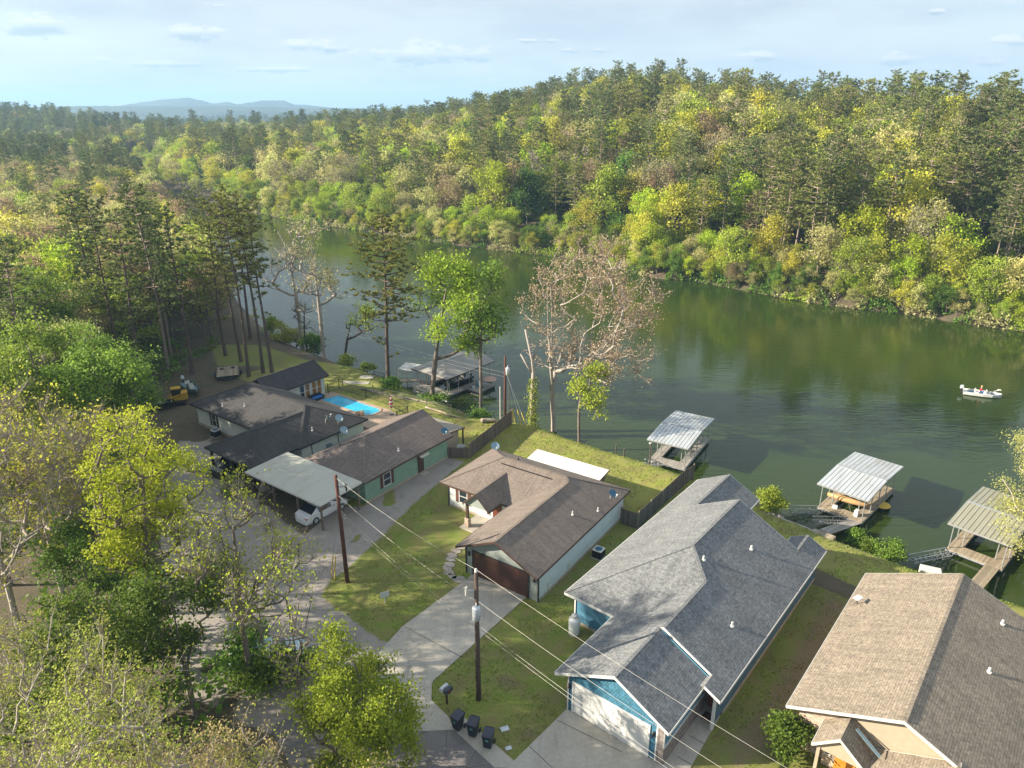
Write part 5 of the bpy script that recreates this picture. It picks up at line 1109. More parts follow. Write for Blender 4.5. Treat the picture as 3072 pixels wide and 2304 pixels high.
# bass boat with person
bb = at(1080, 590, WZ, 'E2'); ba = at(1590, 655, WZ, 'E2'); bc = at(630, 520, WZ, 'E2'); ang = math.degrees(math.atan2(ba[1]-bc[1], ba[0]-bc[0]))
bo = small_boat(((ba[0]+bc[0])/2, (ba[1]+bc[1])/2, WZ-.12), ang, 'white bass boat with one person out on the lake', L=4.3, W=1.75, hull='white', deck='dish_dark', seats=2)
MB().tube([(1.3, .55, .75), (2.0, .9, .95)], .05, 6).box(1.7, 2.1, .8, 1.0, .9, 1.0).build('bow_motor', M['white'], bo)
def person_seated(loc, rz):
    vs = [(0, 0, .5), (0, 0, .72), (.02, 0, .93), (.03, 0, 1.02), (.05, 0, 1.18), (.0, -.1, .48), (.38, -.12, .5), (.42, -.12, .1), (.54, -.12, .06), (0, .1, .48), (.38, .12, .5), (.42, .12, .1), (.54, .12, .06),
          (.02, -.2, .93), (.08, -.27, .68), (.3, -.2, .66), (.37, -.17, .67), (.02, .2, .93), (.08, .27, .68), (.3, .2, .66), (.37, .17, .67)]
    es = [(0, 1), (1, 2), (2, 3), (3, 4), (0, 5), (5, 6), (6, 7), (7, 8), (0, 9), (9, 10), (10, 11), (11, 12), (2, 13), (13, 14), (14, 15), (15, 16), (2, 17), (17, 18), (18, 19), (19, 20)]
    rr_ = [.15, .14, .15, .06, .1, .1, .075, .05, .04, .1, .075, .05, .04, .07, .05, .04, .03, .07, .05, .04, .03]
    me = bpy.data.meshes.new('person'); me.from_pydata(vs, es, []); o = bpy.data.objects.new('person', me); COL.objects.link(o); o.location = loc; o.rotation_euler = (0, 0, math.radians(rz))
    sk = o.modifiers.new('skin', 'SKIN')
    for i, v in enumerate(me.skin_vertices[0].data): v.radius = (rr_[i], rr_[i]*(.75 if i < 3 else 1)); v.use_root = i == 0
    sb = o.modifiers.new('sub', 'SUBSURF'); sb.levels = 2; sb.render_levels = 2
    m, nt, b, _ = newmat('seated_person'); v = coords(nt, 'Object'); sx = nt.nodes.new('ShaderNodeSeparateXYZ'); nt.links.new(v, sx.inputs[0])
    skin = (.5, .3, .2); c = mixc(nt, math_(nt, 'GREATER_THAN', sx.outputs[2], .98), (.45, .03, .04), skin)
    c = mixc(nt, math_(nt, 'LESS_THAN', sx.outputs[2], .6), c, (.02, .2, .5)); lowleg = math_(nt, 'MULTIPLY', math_(nt, 'LESS_THAN', sx.outputs[2], .42), math_(nt, 'GREATER_THAN', sx.outputs[0], .3)); c = mixc(nt, lowleg, c, skin)
    nt.links.new(c, b.inputs['Base Color']); me.materials.append(m); tag(o, 'person in a red shirt and blue shorts seated in the bass boat', 'person')
    h = MB().lathe((.03, 0, 1.2), [(.1, -.08), (.13, .02), (.11, .1), (.05, .14)], 12).build('hair', plain('blond_hair', (.45, .32, .15), .8), o, smooth=True)
person_seated(on(bo, -.25, .2, .12), ang)
# rocks on the bank
rk = MB(); r0 = random.Random(5)
def rock(mb, x, y, z, s):
    n = 6; b = len(mb.v)
    for k_, (rr_, zz) in enumerate([(.7, -.3), (1, .1), (.6, .55)]):
        for i in range(n): a = 6.283*i/n+k_*.4; q_ = rr_*s*r0.uniform(.75, 1.2); mb.v.append((x+q_*math.cos(a), y+q_*math.sin(a), z+zz*s*r0.uniform(.8, 1.2)))
    for k_ in range(2):
        for i in range(n): mb.f.append((b+k_*n+i, b+k_*n+(i+1) % n, b+(k_+1)*n+(i+1) % n, b+(k_+1)*n+i))
    mb.f.append(tuple(b+2*n+i for i in range(n)))
line = [at(x, y, -1.2, 'E1')[:2] for x, y in [(1080, 850), (1180, 900), (1300, 950), (1400, 990), (1500, 1040), (1560, 1060)]]
for a, b in zip(line[:-1], line[1:]):
    for i in range(130):
        t_ = r0.random(); x = a[0]+(b[0]-a[0])*t_+r0.gauss(0, .35); y = a[1]+(b[1]-a[1])*t_+r0.gauss(0, .35); rock(rk, x, y, gz(x, y)+.02, r0.uniform(.04, .13))
rk.build('rubble', plain('pale_rubble', (.42, .38, .34), .9, var=.3, scale=6), kind='stuff', label='bank of pale broken stone by the bright-roofed dock', cat='rubble', fixn=False)
for i, (x, y, s, lb) in enumerate([(1090, 835, .4, 'squarish grey rock at the left end of the rubble bank'), (1175, 845, .5, 'large flat grey rock beside the green bank bush'), (1540, 1010, .35, 'tan rock where the rubble meets the landing')]):
    q = at(x, y, -1, 'E1'); mb = MB(); rock(mb, 0, 0, 0, s); mb.build('rock', M['flag'], loc=(q[0], q[1], gz(q[0], q[1])+.05), label=lb, cat='rock', group='larger rocks on the bank')
# ------------------------------------------------------------------ trees
def unit(v): return v/np.maximum(np.linalg.norm(v, axis=-1, keepdims=True), 1e-9)
def segs(Aa, Bb, ra, rb, n=5):
    Aa = np.asarray(Aa, float); Bb = np.asarray(Bb, float); d = unit(Bb-Aa)
    up = np.where(np.abs(d[:, 2:3]) < .9, np.array([[0, 0, 1.]]), np.array([[1., 0, 0]]))
    ax = unit(np.cross(d, up)); ay = np.cross(d, ax); a = np.arange(n)*2*np.pi/n
    ring = ax[:, None, :]*np.cos(a)[None, :, None]+ay[:, None, :]*np.sin(a)[None, :, None]
    V = np.concatenate([Aa[:, None]+ring*np.asarray(ra)[:, None, None], Bb[:, None]+ring*np.asarray(rb)[:, None, None]], 1).reshape(-1, 3)
    k = np.arange(n); k2 = (k+1) % n
    f = np.stack([k, k2, n+k2, n+k], 1); F = (f[None]+(np.arange(len(Aa))*2*n)[:, None, None]).reshape(-1, 4)
    return V, F
def leaves(R, C, s, aspect=1.6, flat=.0, dirs=None):
    """rhombic leaf faces; dirs = preferred long axis"""
    n = len(C); t = unit(R.normal(size=(n, 3)))
    if dirs is not None: t = unit(dirs+t*.55)
    b = R.normal(size=(n, 3)); b[:, 2] *= (1-flat); b = unit(b-(b*t).sum(1, keepdims=True)*t)
    s = np.asarray(s)*np.ones(n); L = (t*(s*.5*aspect)[:, None]); W = (b*(s*.5)[:, None])
    V = np.stack([C-L, C+W, C+L, C-W], 1).reshape(-1, 3); F = np.arange(4*n).reshape(-1, 4)
    return V, F
def join(parts):
    V, F, o = [], [], 0
    for v, f in parts: V.append(v); F.append(f+o); o += len(v)
    return np.concatenate(V), np.concatenate(F)
def npmesh(name, V, F, mats, mi=None, seed=0, uv=False):
    me = bpy.data.meshes.new(name); F = F.astype(np.int32)
    me.vertices.add(len(V)); me.vertices.foreach_set('co', V.astype(np.float32).ravel())
    me.loops.add(F.size); me.loops.foreach_set('vertex_index', F.ravel())
    me.polygons.add(len(F)); me.polygons.foreach_set('loop_start', np.arange(0, F.size, 4, dtype=np.int32)); me.polygons.foreach_set('loop_total', np.full(len(F), 4, np.int32))
    if mi is not None: me.polygons.foreach_set('material_index', mi.astype(np.int32))
    me.update()
    at_ = me.attributes.new('shade', 'FLOAT', 'FACE'); at_.data.foreach_set('value', np.random.RandomState(seed).rand(len(F)).astype(np.float32))
    for m in mats: me.materials.append(m)
    return me
def skeleton(R, H, cr, base, K=90, clumps=14, lean=(0, 0), cz=None, flat=1.0, step=.8, r0=.05, stem=1, off=(0, 0)):
    """attractor-grown limbs filling an uneven crown; returns nodes, parents, counts"""
    cz = cz or (base+H)/2; hz = (H-cz)
    nodes = []; par = []
    nt = max(4, int(base/1.5)+3); top = H*.8
    for s in range(stem):
        lx, ly = lean[0]+(R.uniform(-1, 1)*H*.07 if stem > 1 else 0), lean[1]+(R.uniform(-1, 1)*H*.07 if stem > 1 else 0)
        prev = -1; ph = R.uniform(0, 6, 2); m = nt+4
        for i in range(m+1):
            t = i/m; z = top*t
            nodes.append([lx*t+.25*np.sin(ph[0]+t*4)*t, ly*t+.25*np.sin(ph[1]+t*4)*t, z]); par.append(prev); prev = len(nodes)-1
    cc = []
    for i in range(clumps):
        a = R.uniform(0, 6.283); u = R.uniform(-.85, 1); rr = np.sqrt(max(0, 1-u*u))*R.uniform(.55, 1.05)
        cc.append([off[0]+lean[0]+np.cos(a)*rr*cr, off[1]+lean[1]+np.sin(a)*rr*cr, cz+u*hz*R.uniform(.75, 1)])
    cc = np.array(cc)
    att = cc[R.randint(0, clumps, K)]+R.normal(size=(K, 3))*np.array([cr, cr, hz*.8])*.2
    att[:, 2] = np.clip(att[:, 2], base*.75, H)
    ax = np.array([lean[0], lean[1], 0])
    order = np.argsort(np.linalg.norm(att-np.array([lean[0], lean[1], base]), axis=1)*R.uniform(.85, 1.15, K))
    nn = np.array(nodes, float); nodes = [tuple(x) for x in nn]
    for k in order:
        a = att[k]; Nn = np.array(nodes); d = a-Nn; dist = np.linalg.norm(d, axis=1)
        hor = np.hypot(d[:, 0], d[:, 1]); pen = np.maximum(0, hor*.35-d[:, 2])*1.6+(Nn[:, 2] < base*.8)*50
        j = int(np.argmin(dist+pen)); p = Nn[j]; L = dist[j]; m = max(2, int(L/step)); prev = j
        ctrl = p+(a-p)*.5+np.array([0, 0, -.12*L])+R.normal(size=3)*.08*L
        for i in range(1, m+1):
            t = i/m; q = (1-t)**2*p+2*t*(1-t)*ctrl+t*t*a+R.normal(size=3)*.03*min(L, 3)*(t < 1)
            nodes.append(tuple(q)); par.append(prev); prev = len(nodes)-1
    nodes = np.array(nodes); par = np.array(par); cnt = np.zeros(len(nodes)); ch = np.zeros(len(nodes), int)
    for i in range(len(nodes)-1, -1, -1):
        if ch[i] == 0: cnt[i] = 1
        if par[i] >= 0: cnt[par[i]] += cnt[i]; ch[par[i]] += 1
    return nodes, par, cnt, ch
def limb_mesh(nodes, par, cnt, rt, rb, H, n=5):
    mx = cnt.max(); rad = rt+(rb-rt)*(cnt/mx)**.55
    k = np.where(par >= 0)[0]; rr = rad[k]; rp = np.minimum(rad[par[k]], rad[k]*1.25+.01)
    base = nodes[par[k], 2] < .5; rp = np.where(base, rp*1.35, rp)
    return segs(nodes[par[k]], nodes[k], rp, rr, n)
def twigs(R, nodes, par, cnt, ch, per, ln, w, upb=.6):
    k = np.where((cnt <= 3) & (par >= 0))[0]; k = np.repeat(k, per); p = nodes[k]+(nodes[par[k]]-nodes[k])*R.rand(len(k), 1)
    d = unit(nodes[k]-nodes[par[k]])+R.normal(size=(len(k), 3))*.7; d[:, 2] += upb; d = unit(d)
    L = ln*R.uniform(.5, 1.2, len(k)); c = p+d*(L*.5)[:, None]
    b = unit(np.cross(d, R.normal(size=d.shape)))
    V = np.stack([p-b*w, p+b*w, p+d*L[:, None]+b*w*.3, p+d*L[:, None]-b*w*.3], 1).reshape(-1, 3)
    return (V, np.arange(len(V)).reshape(-1, 4)), p+d*L[:, None], d
def decid(seed, H=15, cr=4.5, base=4.5, K=90, clumps=14, nleaf=1300, ls=.42, cl=.7, lean=(0, 0), rb=.22, rt=.025, tw=0, twl=.9, tww=.02, stem=1, off=(0, 0), sides=5, step=.9, aspect=1.5, cz=None, tipbias=True):
    R = np.random.RandomState(seed); nd, pr, cn, ch = skeleton(R, H, cr, base, K, clumps, lean, stem=stem, off=off, step=step, cz=cz)
    T = limb_mesh(nd, pr, cn, rt, rb, H, sides); parts = []; tip = nd[(cn <= 2)]
    twm = None
    if tw:
        twm, tips, d = twigs(R, nd, pr, cn, ch, tw, twl, tww); tip = tips if tipbias else tip
    Lm = None
    if nleaf:
        c = tip[R.randint(0, len(tip), nleaf)]+R.normal(size=(nleaf, 3))*cl*np.array([1, 1, .7])
        c[:, 2] = np.maximum(c[:, 2], .3); Lm = leaves(R, c, ls*R.uniform(.6, 1.3, nleaf), aspect, .35)
    return T, twm, Lm
def pine(seed, H=22, cr=3.2, c0=.5, whorls=17, tuft=9, ts=.55, tw_=.13, r=.22, per=5, stray=4, droop=0.0, gap=.12):
    R = np.random.RandomState(seed); A_, B_, ra, rb_ = [], [], [], []; C, D = [], []
    m = 10; lx, ly = R.uniform(-.6, .6, 2)
    ax = lambda t: np.array([lx*t*t+.15*np.sin(t*5+seed), ly*t*t+.15*np.cos(t*4+seed), H*t])
    for i in range(m):
        A_.append(ax(i/m)); B_.append(ax((i+1)/m)); ra.append(r*(1-.85*i/m)*(1.25 if i == 0 else 1)); rb_.append(r*(1-.85*(i+1)/m))
    hs = [(c0+(1-c0)*(i/whorls)**.9) for i in range(whorls)]+[R.uniform(c0*.45, c0) for _ in range(stray)]
    for t in hs:
        u = max(0, (t-c0)/(1-c0)); prof = np.sqrt(max(.05, 1-((u-.35)/.72)**2))*(1 if t >= c0 else .55)
        nb = per if t >= c0 else 1; a0 = R.uniform(0, 6.28)
        for b in range(nb):
            if R.rand() < gap: continue
            a = a0+6.283*b/nb+R.normal()*.35; L = cr*prof*R.uniform(.45, 1.2); up = R.uniform(-.05, .35)+.5*u**2-droop
            p = ax(t); mid = p+np.array([np.cos(a)*L*.5, np.sin(a)*L*.5, L*.5*up*.6]); e = p+np.array([np.cos(a)*L, np.sin(a)*L, L*up])
            A_ += [p, mid]; B_ += [mid, e]; ra += [.05+.012*L, .035]; rb_ += [.035, .015]
            nt_ = max(2, int(L*2.0))
            for k in range(nt_):
                s = .3+.75*(k+R.rand())/nt_; q = p+(e-p)*s+R.normal(size=3)*np.array([.35, .35, .16])*(.4+.25*L*s)
                C.append(q); D.append(unit(e-p))
    C = np.array(C); D = np.array(D); n = len(C); C2 = np.repeat(C, tuft, 0); D2 = np.repeat(D, tuft, 0)
    R2 = R.normal(size=C2.shape); R2[:, 2] = np.abs(R2[:, 2])*.8; dirs = unit(unit(R2)+D2*.35)
    cc = C2+dirs*ts*.45*R.uniform(.5, 1.2, (len(C2), 1)); W = ts*tw_*R.uniform(.7, 1.3, len(C2))
    V, F = leaves(R, cc, W*2, ts/(W.mean()*2)*1.0, 0, dirs*1.6)
    return segs(A_, B_, ra, rb_, 5), None, (V, F)
LEAF = {'pine': (.14, .18, .055), 'pine2': (.22, .245, .06), 'spring': (.32, .4, .05), 'lime': (.4, .5, .035), 'yellow': (.48, .48, .06), 'cream': (.52, .51, .19),
        'bud': (.4, .3, .17), 'tan': (.38, .36, .17), 'deep': (.13, .22, .03), 'gold': (.4, .42, .03), 'corner': (.3, .34, .06), 'cornerb': (.4, .31, .14), 'rtree': (.4, .42, .13), 'leafdry': (.3, .21, .12), 'nspring': (.2, .29, .04), 'nlime': (.27, .36, .035), 'centre': (.26, .34, .03), 'syc': (.5, .36, .25)}
LM = {k_: leafmat(k_+'_foliage', c, transl=.3 if 'pine' in k_ else .45, hue=.03) for k_, c in LEAF.items()}
TW = {'grey': bark('grey_twigs', (.3, .26, .21)), 'brown': bark('brown_twigs', (.2, .14, .1)), 'olive': bark('olive_twigs', (.22, .2, .11))}
def make_kind(name, gen, leafm, barkm, twm=None, **kw):
    T, W, Lv = gen(**kw); seed = kw.get('seed', 0)
    trunk = npmesh(name+'_trunk', *T, [barkm], seed=seed)
    parts = [p for p in (W, Lv) if p is not None]; V, F = join(parts)
    mi = np.zeros(len(F)); mats = [leafm]
    if W is not None:
        mats = [twm or TW['grey'], leafm]; mi = np.concatenate([np.zeros(len(W[1])), np.ones(len(F)-len(W[1]))])
    crown = npmesh(name+'_crown', V, F, mats, mi, seed)
    Vj, Fj = join([T]+parts); mj = np.concatenate([np.zeros(len(T[1])), mi+1])
    return dict(trunk=trunk, crown=crown, join=lambda: npmesh(name+'_whole', Vj, Fj, [barkm]+mats, mj, seed), H=kw.get('H', 15 if gen is decid else 22), name=name)
KIND = {}
M['barkfar'] = bark('pale_pine_bark', (.26, .2, .16))
for i in range(4): KIND['pine', i] = make_kind('pine', pine, LM['pine'], M['barkfar'], seed=10+i, H=22, cr=[2.5, 3.0, 2.2, 2.8][i], c0=[.56, .48, .62, .42][i], tuft=11, ts=.6, whorls=14)
for i in range(2): KIND['pine2', i] = make_kind('olive_pine', pine, LM['pine2'], M['barkfar'], seed=20+i, H=21, cr=2.9, c0=.42, tuft=11, ts=.6, whorls=14)
for nm, lf, n_, tw in [('spring', 'spring', 3400, 0), ('lime', 'lime', 3400, 0), ('yellow', 'yellow', 3200, 1), ('cream', 'cream', 3000, 2), ('deep', 'deep', 3400, 0), ('bud', 'bud', 3200, 4), ('tan', 'tan', 2400, 5)]:
    for i in range(2):
        KIND[nm, i] = make_kind(nm, decid, LM[lf], M['bark'], TW['grey'] if nm != 'bud' else TW['brown'], seed=40+i*7+len(nm)*3+ord(nm[0]), H=15, cr=[4.3, 3.7][i], base=[3.5, 4.5][i], nleaf=n_, ls=.33 if nm not in ('bud', 'tan') else .22, tw=tw, twl=1.1, tww=.025, clumps=18, K=90, cl=.72 if nm not in ('bud', 'tan') else .5)
for i in range(2): KIND['bare', i] = make_kind('bare', decid, LM['tan'], M['barkpale'], TW['grey'], seed=90+i, H=15, cr=3.8, base=4, nleaf=60, ls=.25, tw=9, twl=1.2, tww=.028, K=90)
NK = {}
for nm, n_, tw in [('spring', 13000, 0), ('lime', 13000, 0), ('yellow', 9000, 3), ('cream', 8000, 4), ('deep', 13000, 0), ('bud', 7000, 7), ('tan', 6000, 8)]:
    for i in range(2): NK[nm, i] = make_kind('near_'+nm, decid, LM[{'spring': 'nspring', 'lime': 'nlime'}.get(nm, nm)], M['bark'], TW['grey'], seed=140+i*7+ord(nm[0])*2, H=15, cr=[4.2, 3.7][i], base=[3.5, 4.5][i], nleaf=n_, ls=.165, tw=tw, twl=.8, tww=.016, clumps=20, K=130, cl=.5, rb=.2, rt=.018)
for i in range(2): NK['bare', i] = make_kind('near_bare', decid, LM['tan'], M['barkpale'], TW['grey'], seed=190+i, H=15, cr=3.9, base=4, nleaf=900, ls=.14, tw=12, twl=1.0, tww=.014, K=150, clumps=22, rb=.18, rt=.014)
NAMES = {'pine': 'pine_tree', 'pine2': 'pine_tree', 'spring': 'leafy_tree', 'lime': 'leafy_tree', 'yellow': 'budding_tree', 'cream': 'budding_tree', 'deep': 'leafy_tree', 'bud': 'budding_tree', 'tan': 'budding_tree', 'bare': 'bare_tree', 'gold': 'leafy_tree'}
DESC = {'pine': 'dark green pine', 'pine2': 'olive green pine', 'spring': 'fresh green leafy tree', 'lime': 'bright lime-green tree', 'yellow': 'yellow-green budding tree', 'cream': 'pale creamy green tree', 'deep': 'deep green leafy tree', 'bud': 'reddish-brown budding tree', 'tan': 'tan budding tree', 'bare': 'leafless grey tree'}
PLACED = []
def put_tree(kd, x, y, s, rz=None, z=None, label=None, group=None, sxy=1.0):
    k_ = NK[kd] if (y < 92 and kd in NK and x < 0) else KIND[kd]; z = gz(x, y)-.15 if z is None else z
    o = empty(NAMES.get(kd[0], 'leafy_tree'), (x, y, z), math.degrees(rnd.uniform(0, 6.28)) if rz is None else rz, label=label, cat='tree', group=group)
    o.scale = (s*sxy, s*sxy, s)
    for part in ('trunk', 'crown'):
        c = bpy.data.objects.new(part, k_[part]); COL.objects.link(c); c.parent = o
    PLACED.append((o, kd[0], x, y, z, k_['H']*s)); return o
R0 = np.random.RandomState(77)
def jit(x0, x1, y0, y1, st, j=.42):
    X, Y = np.meshgrid(np.arange(x0, x1, st), np.arange(y0, y1, st*.87)); X = X+(np.arange(X.shape[0])[:, None] % 2)*st*.5
    return np.stack([X.ravel(), Y.ravel()], 1)+R0.uniform(-st*j, st*j, (X.size, 2))
def pick(pr):
    u = R0.rand()*sum(w for _, w in pr)
    for k_, w in pr:
        u -= w
        if u <= 0: return k_
    return pr[-1][0]
VAR = {k_[0]: 0 for k_ in KIND}
for k_ in KIND: VAR[k_[0]] += 1
cand = []   # (x,y,kind,scale)
# opposite bank
P_ = jit(-260, 330, 95, 520, 6.7)
az = P_[:, 0]/P_[:, 1]; P_ = P_[(az > -.72) & (az < .76)]
df = d_poly(P_, FSH); dn = d_poly(P_, NSH); ins = inpoly(P_, WPOLY)
ok = (~ins) & (df < dn) & (df > 1.2) & (df < 240); P_ = P_[ok]; df = df[ok]
n1 = vnoise(P_[:, 0], P_[:, 1], 34, 21); n2 = vnoise(P_[:, 0], P_[:, 1], 17, 22)
for (x, y), d, a, b_ in zip(P_, df, n1, n2):
    az_ = x/y
    pw_ = np.clip((d-30)/110, 0, 1)*.5+(a-.5)*1.4-.02; pw_ += .12 if az_ > -.05 else -.22
    if d < 13: kd = pick([('spring', 3), ('lime', 3), ('yellow', 2), ('cream', 2), ('deep', 1), ('tan', .8)]); s = R0.uniform(.35, .75)
    elif R0.rand() < pw_: kd = pick([('pine', 2.6), ('pine2', 2)]); s = R0.uniform(.8, 1.18)
    elif d < 45: kd = pick([('spring', 1.6), ('lime', 1.6), ('yellow', 2), ('cream', 2.2), ('bud', .8), ('deep', 1.2), ('tan', 1.2), ('pine2', 2.5), ('bare', .8), ('pine', 1.5)]); s = R0.uniform(.8, 1.2)
    else: kd = pick([('spring', 1.6), ('lime', .9), ('yellow', 3), ('cream', 1.5), ('bud', 1.4), ('tan', 1.6), ('bare', .8), ('deep', .6), ('pine2', 1)]); s = R0.uniform(.85, 1.25)
    cand.append((x, y, kd, s*1.14, 'far'))
# low fringe along the waterline of the opposite bank
Pf = jit(-120, 130, 95, 300, 2.5); dff = d_poly(Pf, FSH); okf = (~inpoly(Pf, WPOLY)) & (dff < 3.4) & (dff > .1) & (d_poly(Pf, NSH) > dff)
Pu = jit(-120, 130, 95, 300, 5.2); du = d_poly(Pu, FSH); oku = (~inpoly(Pu, WPOLY)) & (du < 75) & (du > 3) & (d_poly(Pu, NSH) > du)
for x, y in Pu[oku]: cand.append((x, y, pick([('deep', 3), ('spring', 2), ('lime', 1.4), ('yellow', .7)]), R0.uniform(.22, .45), 'under'))
for x, y in Pf[okf]: cand.append((x, y, pick([('spring', 3), ('lime', 2), ('cream', 2), ('yellow', 1.5), ('deep', 2), ('tan', 1), ('bud', .5)]), R0.uniform(.22, .45), 'fringe'))
# near-left woods
BX = [(8, -15), (22, -14.5), (30, -17.0), (36, -21), (44, -27), (52, -32), (60, -36), (68, -39), (76, -46), (100, -47), (112, -45), (130, -56), (160, -70), (260, -130)]
Pn = jit(-190, -14, 14, 300, 5.4); azn = Pn[:, 0]/Pn[:, 1]
okn = (azn > -.86) & (Pn[:, 0] < np.interp(Pn[:, 1], [b[0] for b in BX], [b[1] for b in BX])) & (~inpoly(Pn, WPOLY)) & (d_poly(Pn, NSH) < d_poly(Pn, FSH)) & (d_poly(Pn, NSH) > 1.5)
Pn = Pn[okn]; a1 = vnoise(Pn[:, 0], Pn[:, 1], 18, 31)
for (x, y), a in zip(Pn, a1):
    if y < 24: kd = pick([('cream', 3), ('yellow', 2), ('tan', 1)]); s = R0.uniform(.7, .95)
    elif y < 48: kd = pick([('deep', 4.5), ('bare', .8), ('spring', 2)]); s = R0.uniform(.5, .85)
    elif y < 72: kd = pick([('spring', 5), ('lime', 2.5), ('deep', 2.5), ('bare', .5), ('cream', .3)]); s = R0.uniform(.75, 1.1)
    elif y < 110: kd = pick([('pine', 4), ('pine2', 1), ('spring', 1), ('deep', .8), ('cream', .7), ('bud', .8)]) if (x > -.52*y) else pick([('bud', 1.6), ('tan', 1), ('cream', 2), ('lime', 1), ('spring', 2.5), ('pine', .7)]); s = R0.uniform(.8, 1.12)
    else: kd = pick([('pine', .8), ('pine2', .5), ('cream', 2), ('yellow', 1.4), ('bud', 2.4), ('spring', 1.2), ('tan', 1.6)]); s = R0.uniform(.65, .98)
    cand.append((x, y, kd, s, 'near'))
# ---- hero trees
def hero(name, pos, H, label, leafm, barkm, gen=decid, **kw):
    T, W, Lv = gen(seed=kw.pop('seed', 1), H=H, **{k_: v for k_, v in kw.items() if k_ != 'twm'})
    o = empty(name, pos, label=label, cat="tree"); t = bpy.data.objects.new('trunk', npmesh('trunk', *T, [barkm])); COL.objects.link(t); t.parent = o
    t.data.shade_smooth()
    if W is not None:
        c = bpy.data.objects.new('twigs', npmesh('twigs', *W, [kw.get('twm', TW['grey'])])); COL.objects.link(c); c.parent = o
    if Lv is not None:
        c = bpy.data.objects.new('crown', npmesh('crown', *Lv, [leafm])); COL.objects.link(c); c.parent = o
    return o
LM['gold'] = leafmat('gold_foliage', LEAF['gold'], transl=.5); NAMES['x'] = 0
def B(x, y, k='A', z=0.0):
    q = at(x, y, z, k); return (q[0], q[1], gz(q[0], q[1])-.1)
hb = []
def HR_(b, ty): h = top_of(b[0], b[1], 0, ty)-b[2]; hb.append((b[0], b[1])); return h
b = B(352, 1450); hero('leafy_tree', b, HR_(b, 890), 'tall golden yellow-green tree beside the gravel opposite the black-roofed house', LM['gold'], M['bark'], seed=3, cr=2.7, base=7, K=190, clumps=26, nleaf=15000, ls=.11, cl=.28, rb=.24, tw=2, twl=.5, tww=.01, lean=(.9, .3), sides=7)
b = B(545, 1475); hero('budding_tree', b, HR_(b, 1060), 'spreading nearly bare tree with small bright leaf tufts over the gravel', LM['lime'], M['bark'], seed=5, cr=3.4, base=4.5, K=210, clumps=30, nleaf=4200, ls=.11, cl=.14, rb=.17, rt=.012, tw=9, twl=1.1, tww=.012, stem=2, sides=6, twm=TW['grey'])
b = B(655, 1560); hero('bare_tree', b, HR_(b, 1215), 'thin bare tree with few leaves right of the pale blue car', LM['lime'], M['bark'], seed=6, cr=3.0, base=3, K=90, clumps=16, nleaf=700, ls=.12, cl=.15, rb=.11, rt=.01, tw=7, twl=.9, tww=.01, sides=6)
b = B(790, 1665); hero('leafy_tree', b, HR_(b, 1375), 'dense bright green leafy tree at the bottom edge by the driveway mouth', LM['centre'], M['bark'], seed=8, cr=2.9, base=1.5, K=190, clumps=22, nleaf=30000, ls=.105, cl=.33, rb=.16, sides=6, cz=4.4)
for i, (x, y, h, lb) in enumerate([(-13.6, 17.5, 16.0, 'large tan-green budding tree with pale limbs in the bottom left corner'), (-18.8, 21.5, 14.5, 'budding yellow-green tree left of the large one in the bottom left corner'), (-9.5, 17.0, 12.8, 'reddish budding tree at the bottom edge right of the corner tree')]):
    hb.append((x, y)); hero('budding_tree', (x, y, -.1), h, lb, LM[['corner', 'corner', 'cornerb'][i]], M['barkpale'], seed=31+i, cr=4.6, base=7, K=200, clumps=30, nleaf=13000, ls=.07, cl=.14, rb=.17, rt=.011, tw=8, twl=.9, tww=.011, sides=7)
for i, (vx, vy, ty, lb) in enumerate([(150, 1330, 850, 'big bare grey tree standing over the left woods'), (60, 1420, 930, 'bare grey tree at the left edge with twisting limbs'), (250, 1290, 905, 'bare grey tree just left of the golden tree')]):
    b = B(vx, vy); hero('bare_tree', b, HR_(b, ty), lb, LM['yellow'], M['barkpale'], seed=51+i, cr=4.4, base=6, K=210, clumps=28, nleaf=2600, ls=.14, cl=.3, rb=.18, rt=.012, tw=12, twl=1.2, tww=.014, sides=6)
b = B(1300, 1430, 'E4', -.5); hero('pine_tree', b, HR_(b, 465), 'tall solitary pine with a bare lower trunk beyond the pool', LM['pine2'], M['barkpine'], gen=pine, seed=61, cr=4.3, c0=.4, whorls=17, tuft=24, ts=.46, tw_=.13, r=.3, per=5, stray=7, gap=.2)
b = B(1640, 1530, 'E4', -1); hero('leafy_tree', b, HR_(b, 560), 'light green leafy tree leaning beside the large grey-roofed dock', LM['nlime'], M['bark'], seed=63, cr=4.0, base=5, K=140, clumps=16, nleaf=9500, ls=.22, cl=.6, rb=.3, lean=(2.2, .5), sides=7, tw=2, twl=.7, tww=.014)
b = (-4.0, 82.0, gz(-4.0, 82.0)); hero('leafy_tree', b, HR_(b, 572), 'slim light green tree right of the leaning one at the grey-roofed dock', LM['nspring'], M['bark'], seed=64, cr=2.9, base=8, K=90, clumps=13, nleaf=4200, ls=.22, cl=.5, rb=.2, tw=3, twl=.8, tww=.014, lean=(.6, 0))
b = (5.0, 77.4, gz(5.0, 77.4)); hero('budding_tree', b, HR_(b, 520), 'huge spreading sycamore with reddish buds and pale limbs at the shore', LM['syc'], M['barkpale'], seed=66, cr=6.8, base=7, K=380, clumps=40, nleaf=9000, ls=.15, cl=.25, rb=.28, rt=.015, stem=2, off=(3.8, 0), tw=9, twl=1.0, tww=.014, sides=7, twm=TW['brown'])
b = B(1580, 250, 'D1', -1); hero('leafy_tree', b, HR_(b, 800), 'small mossy-trunked green tree right of the sycamore at the bank', LM['spring'], M['bark'], seed=67, cr=2.6, base=4, K=70, clumps=12, nleaf=2200, ls=.2, cl=.4, rb=.16, off=(1.5, 0), tw=3, twl=.7, tww=.012)
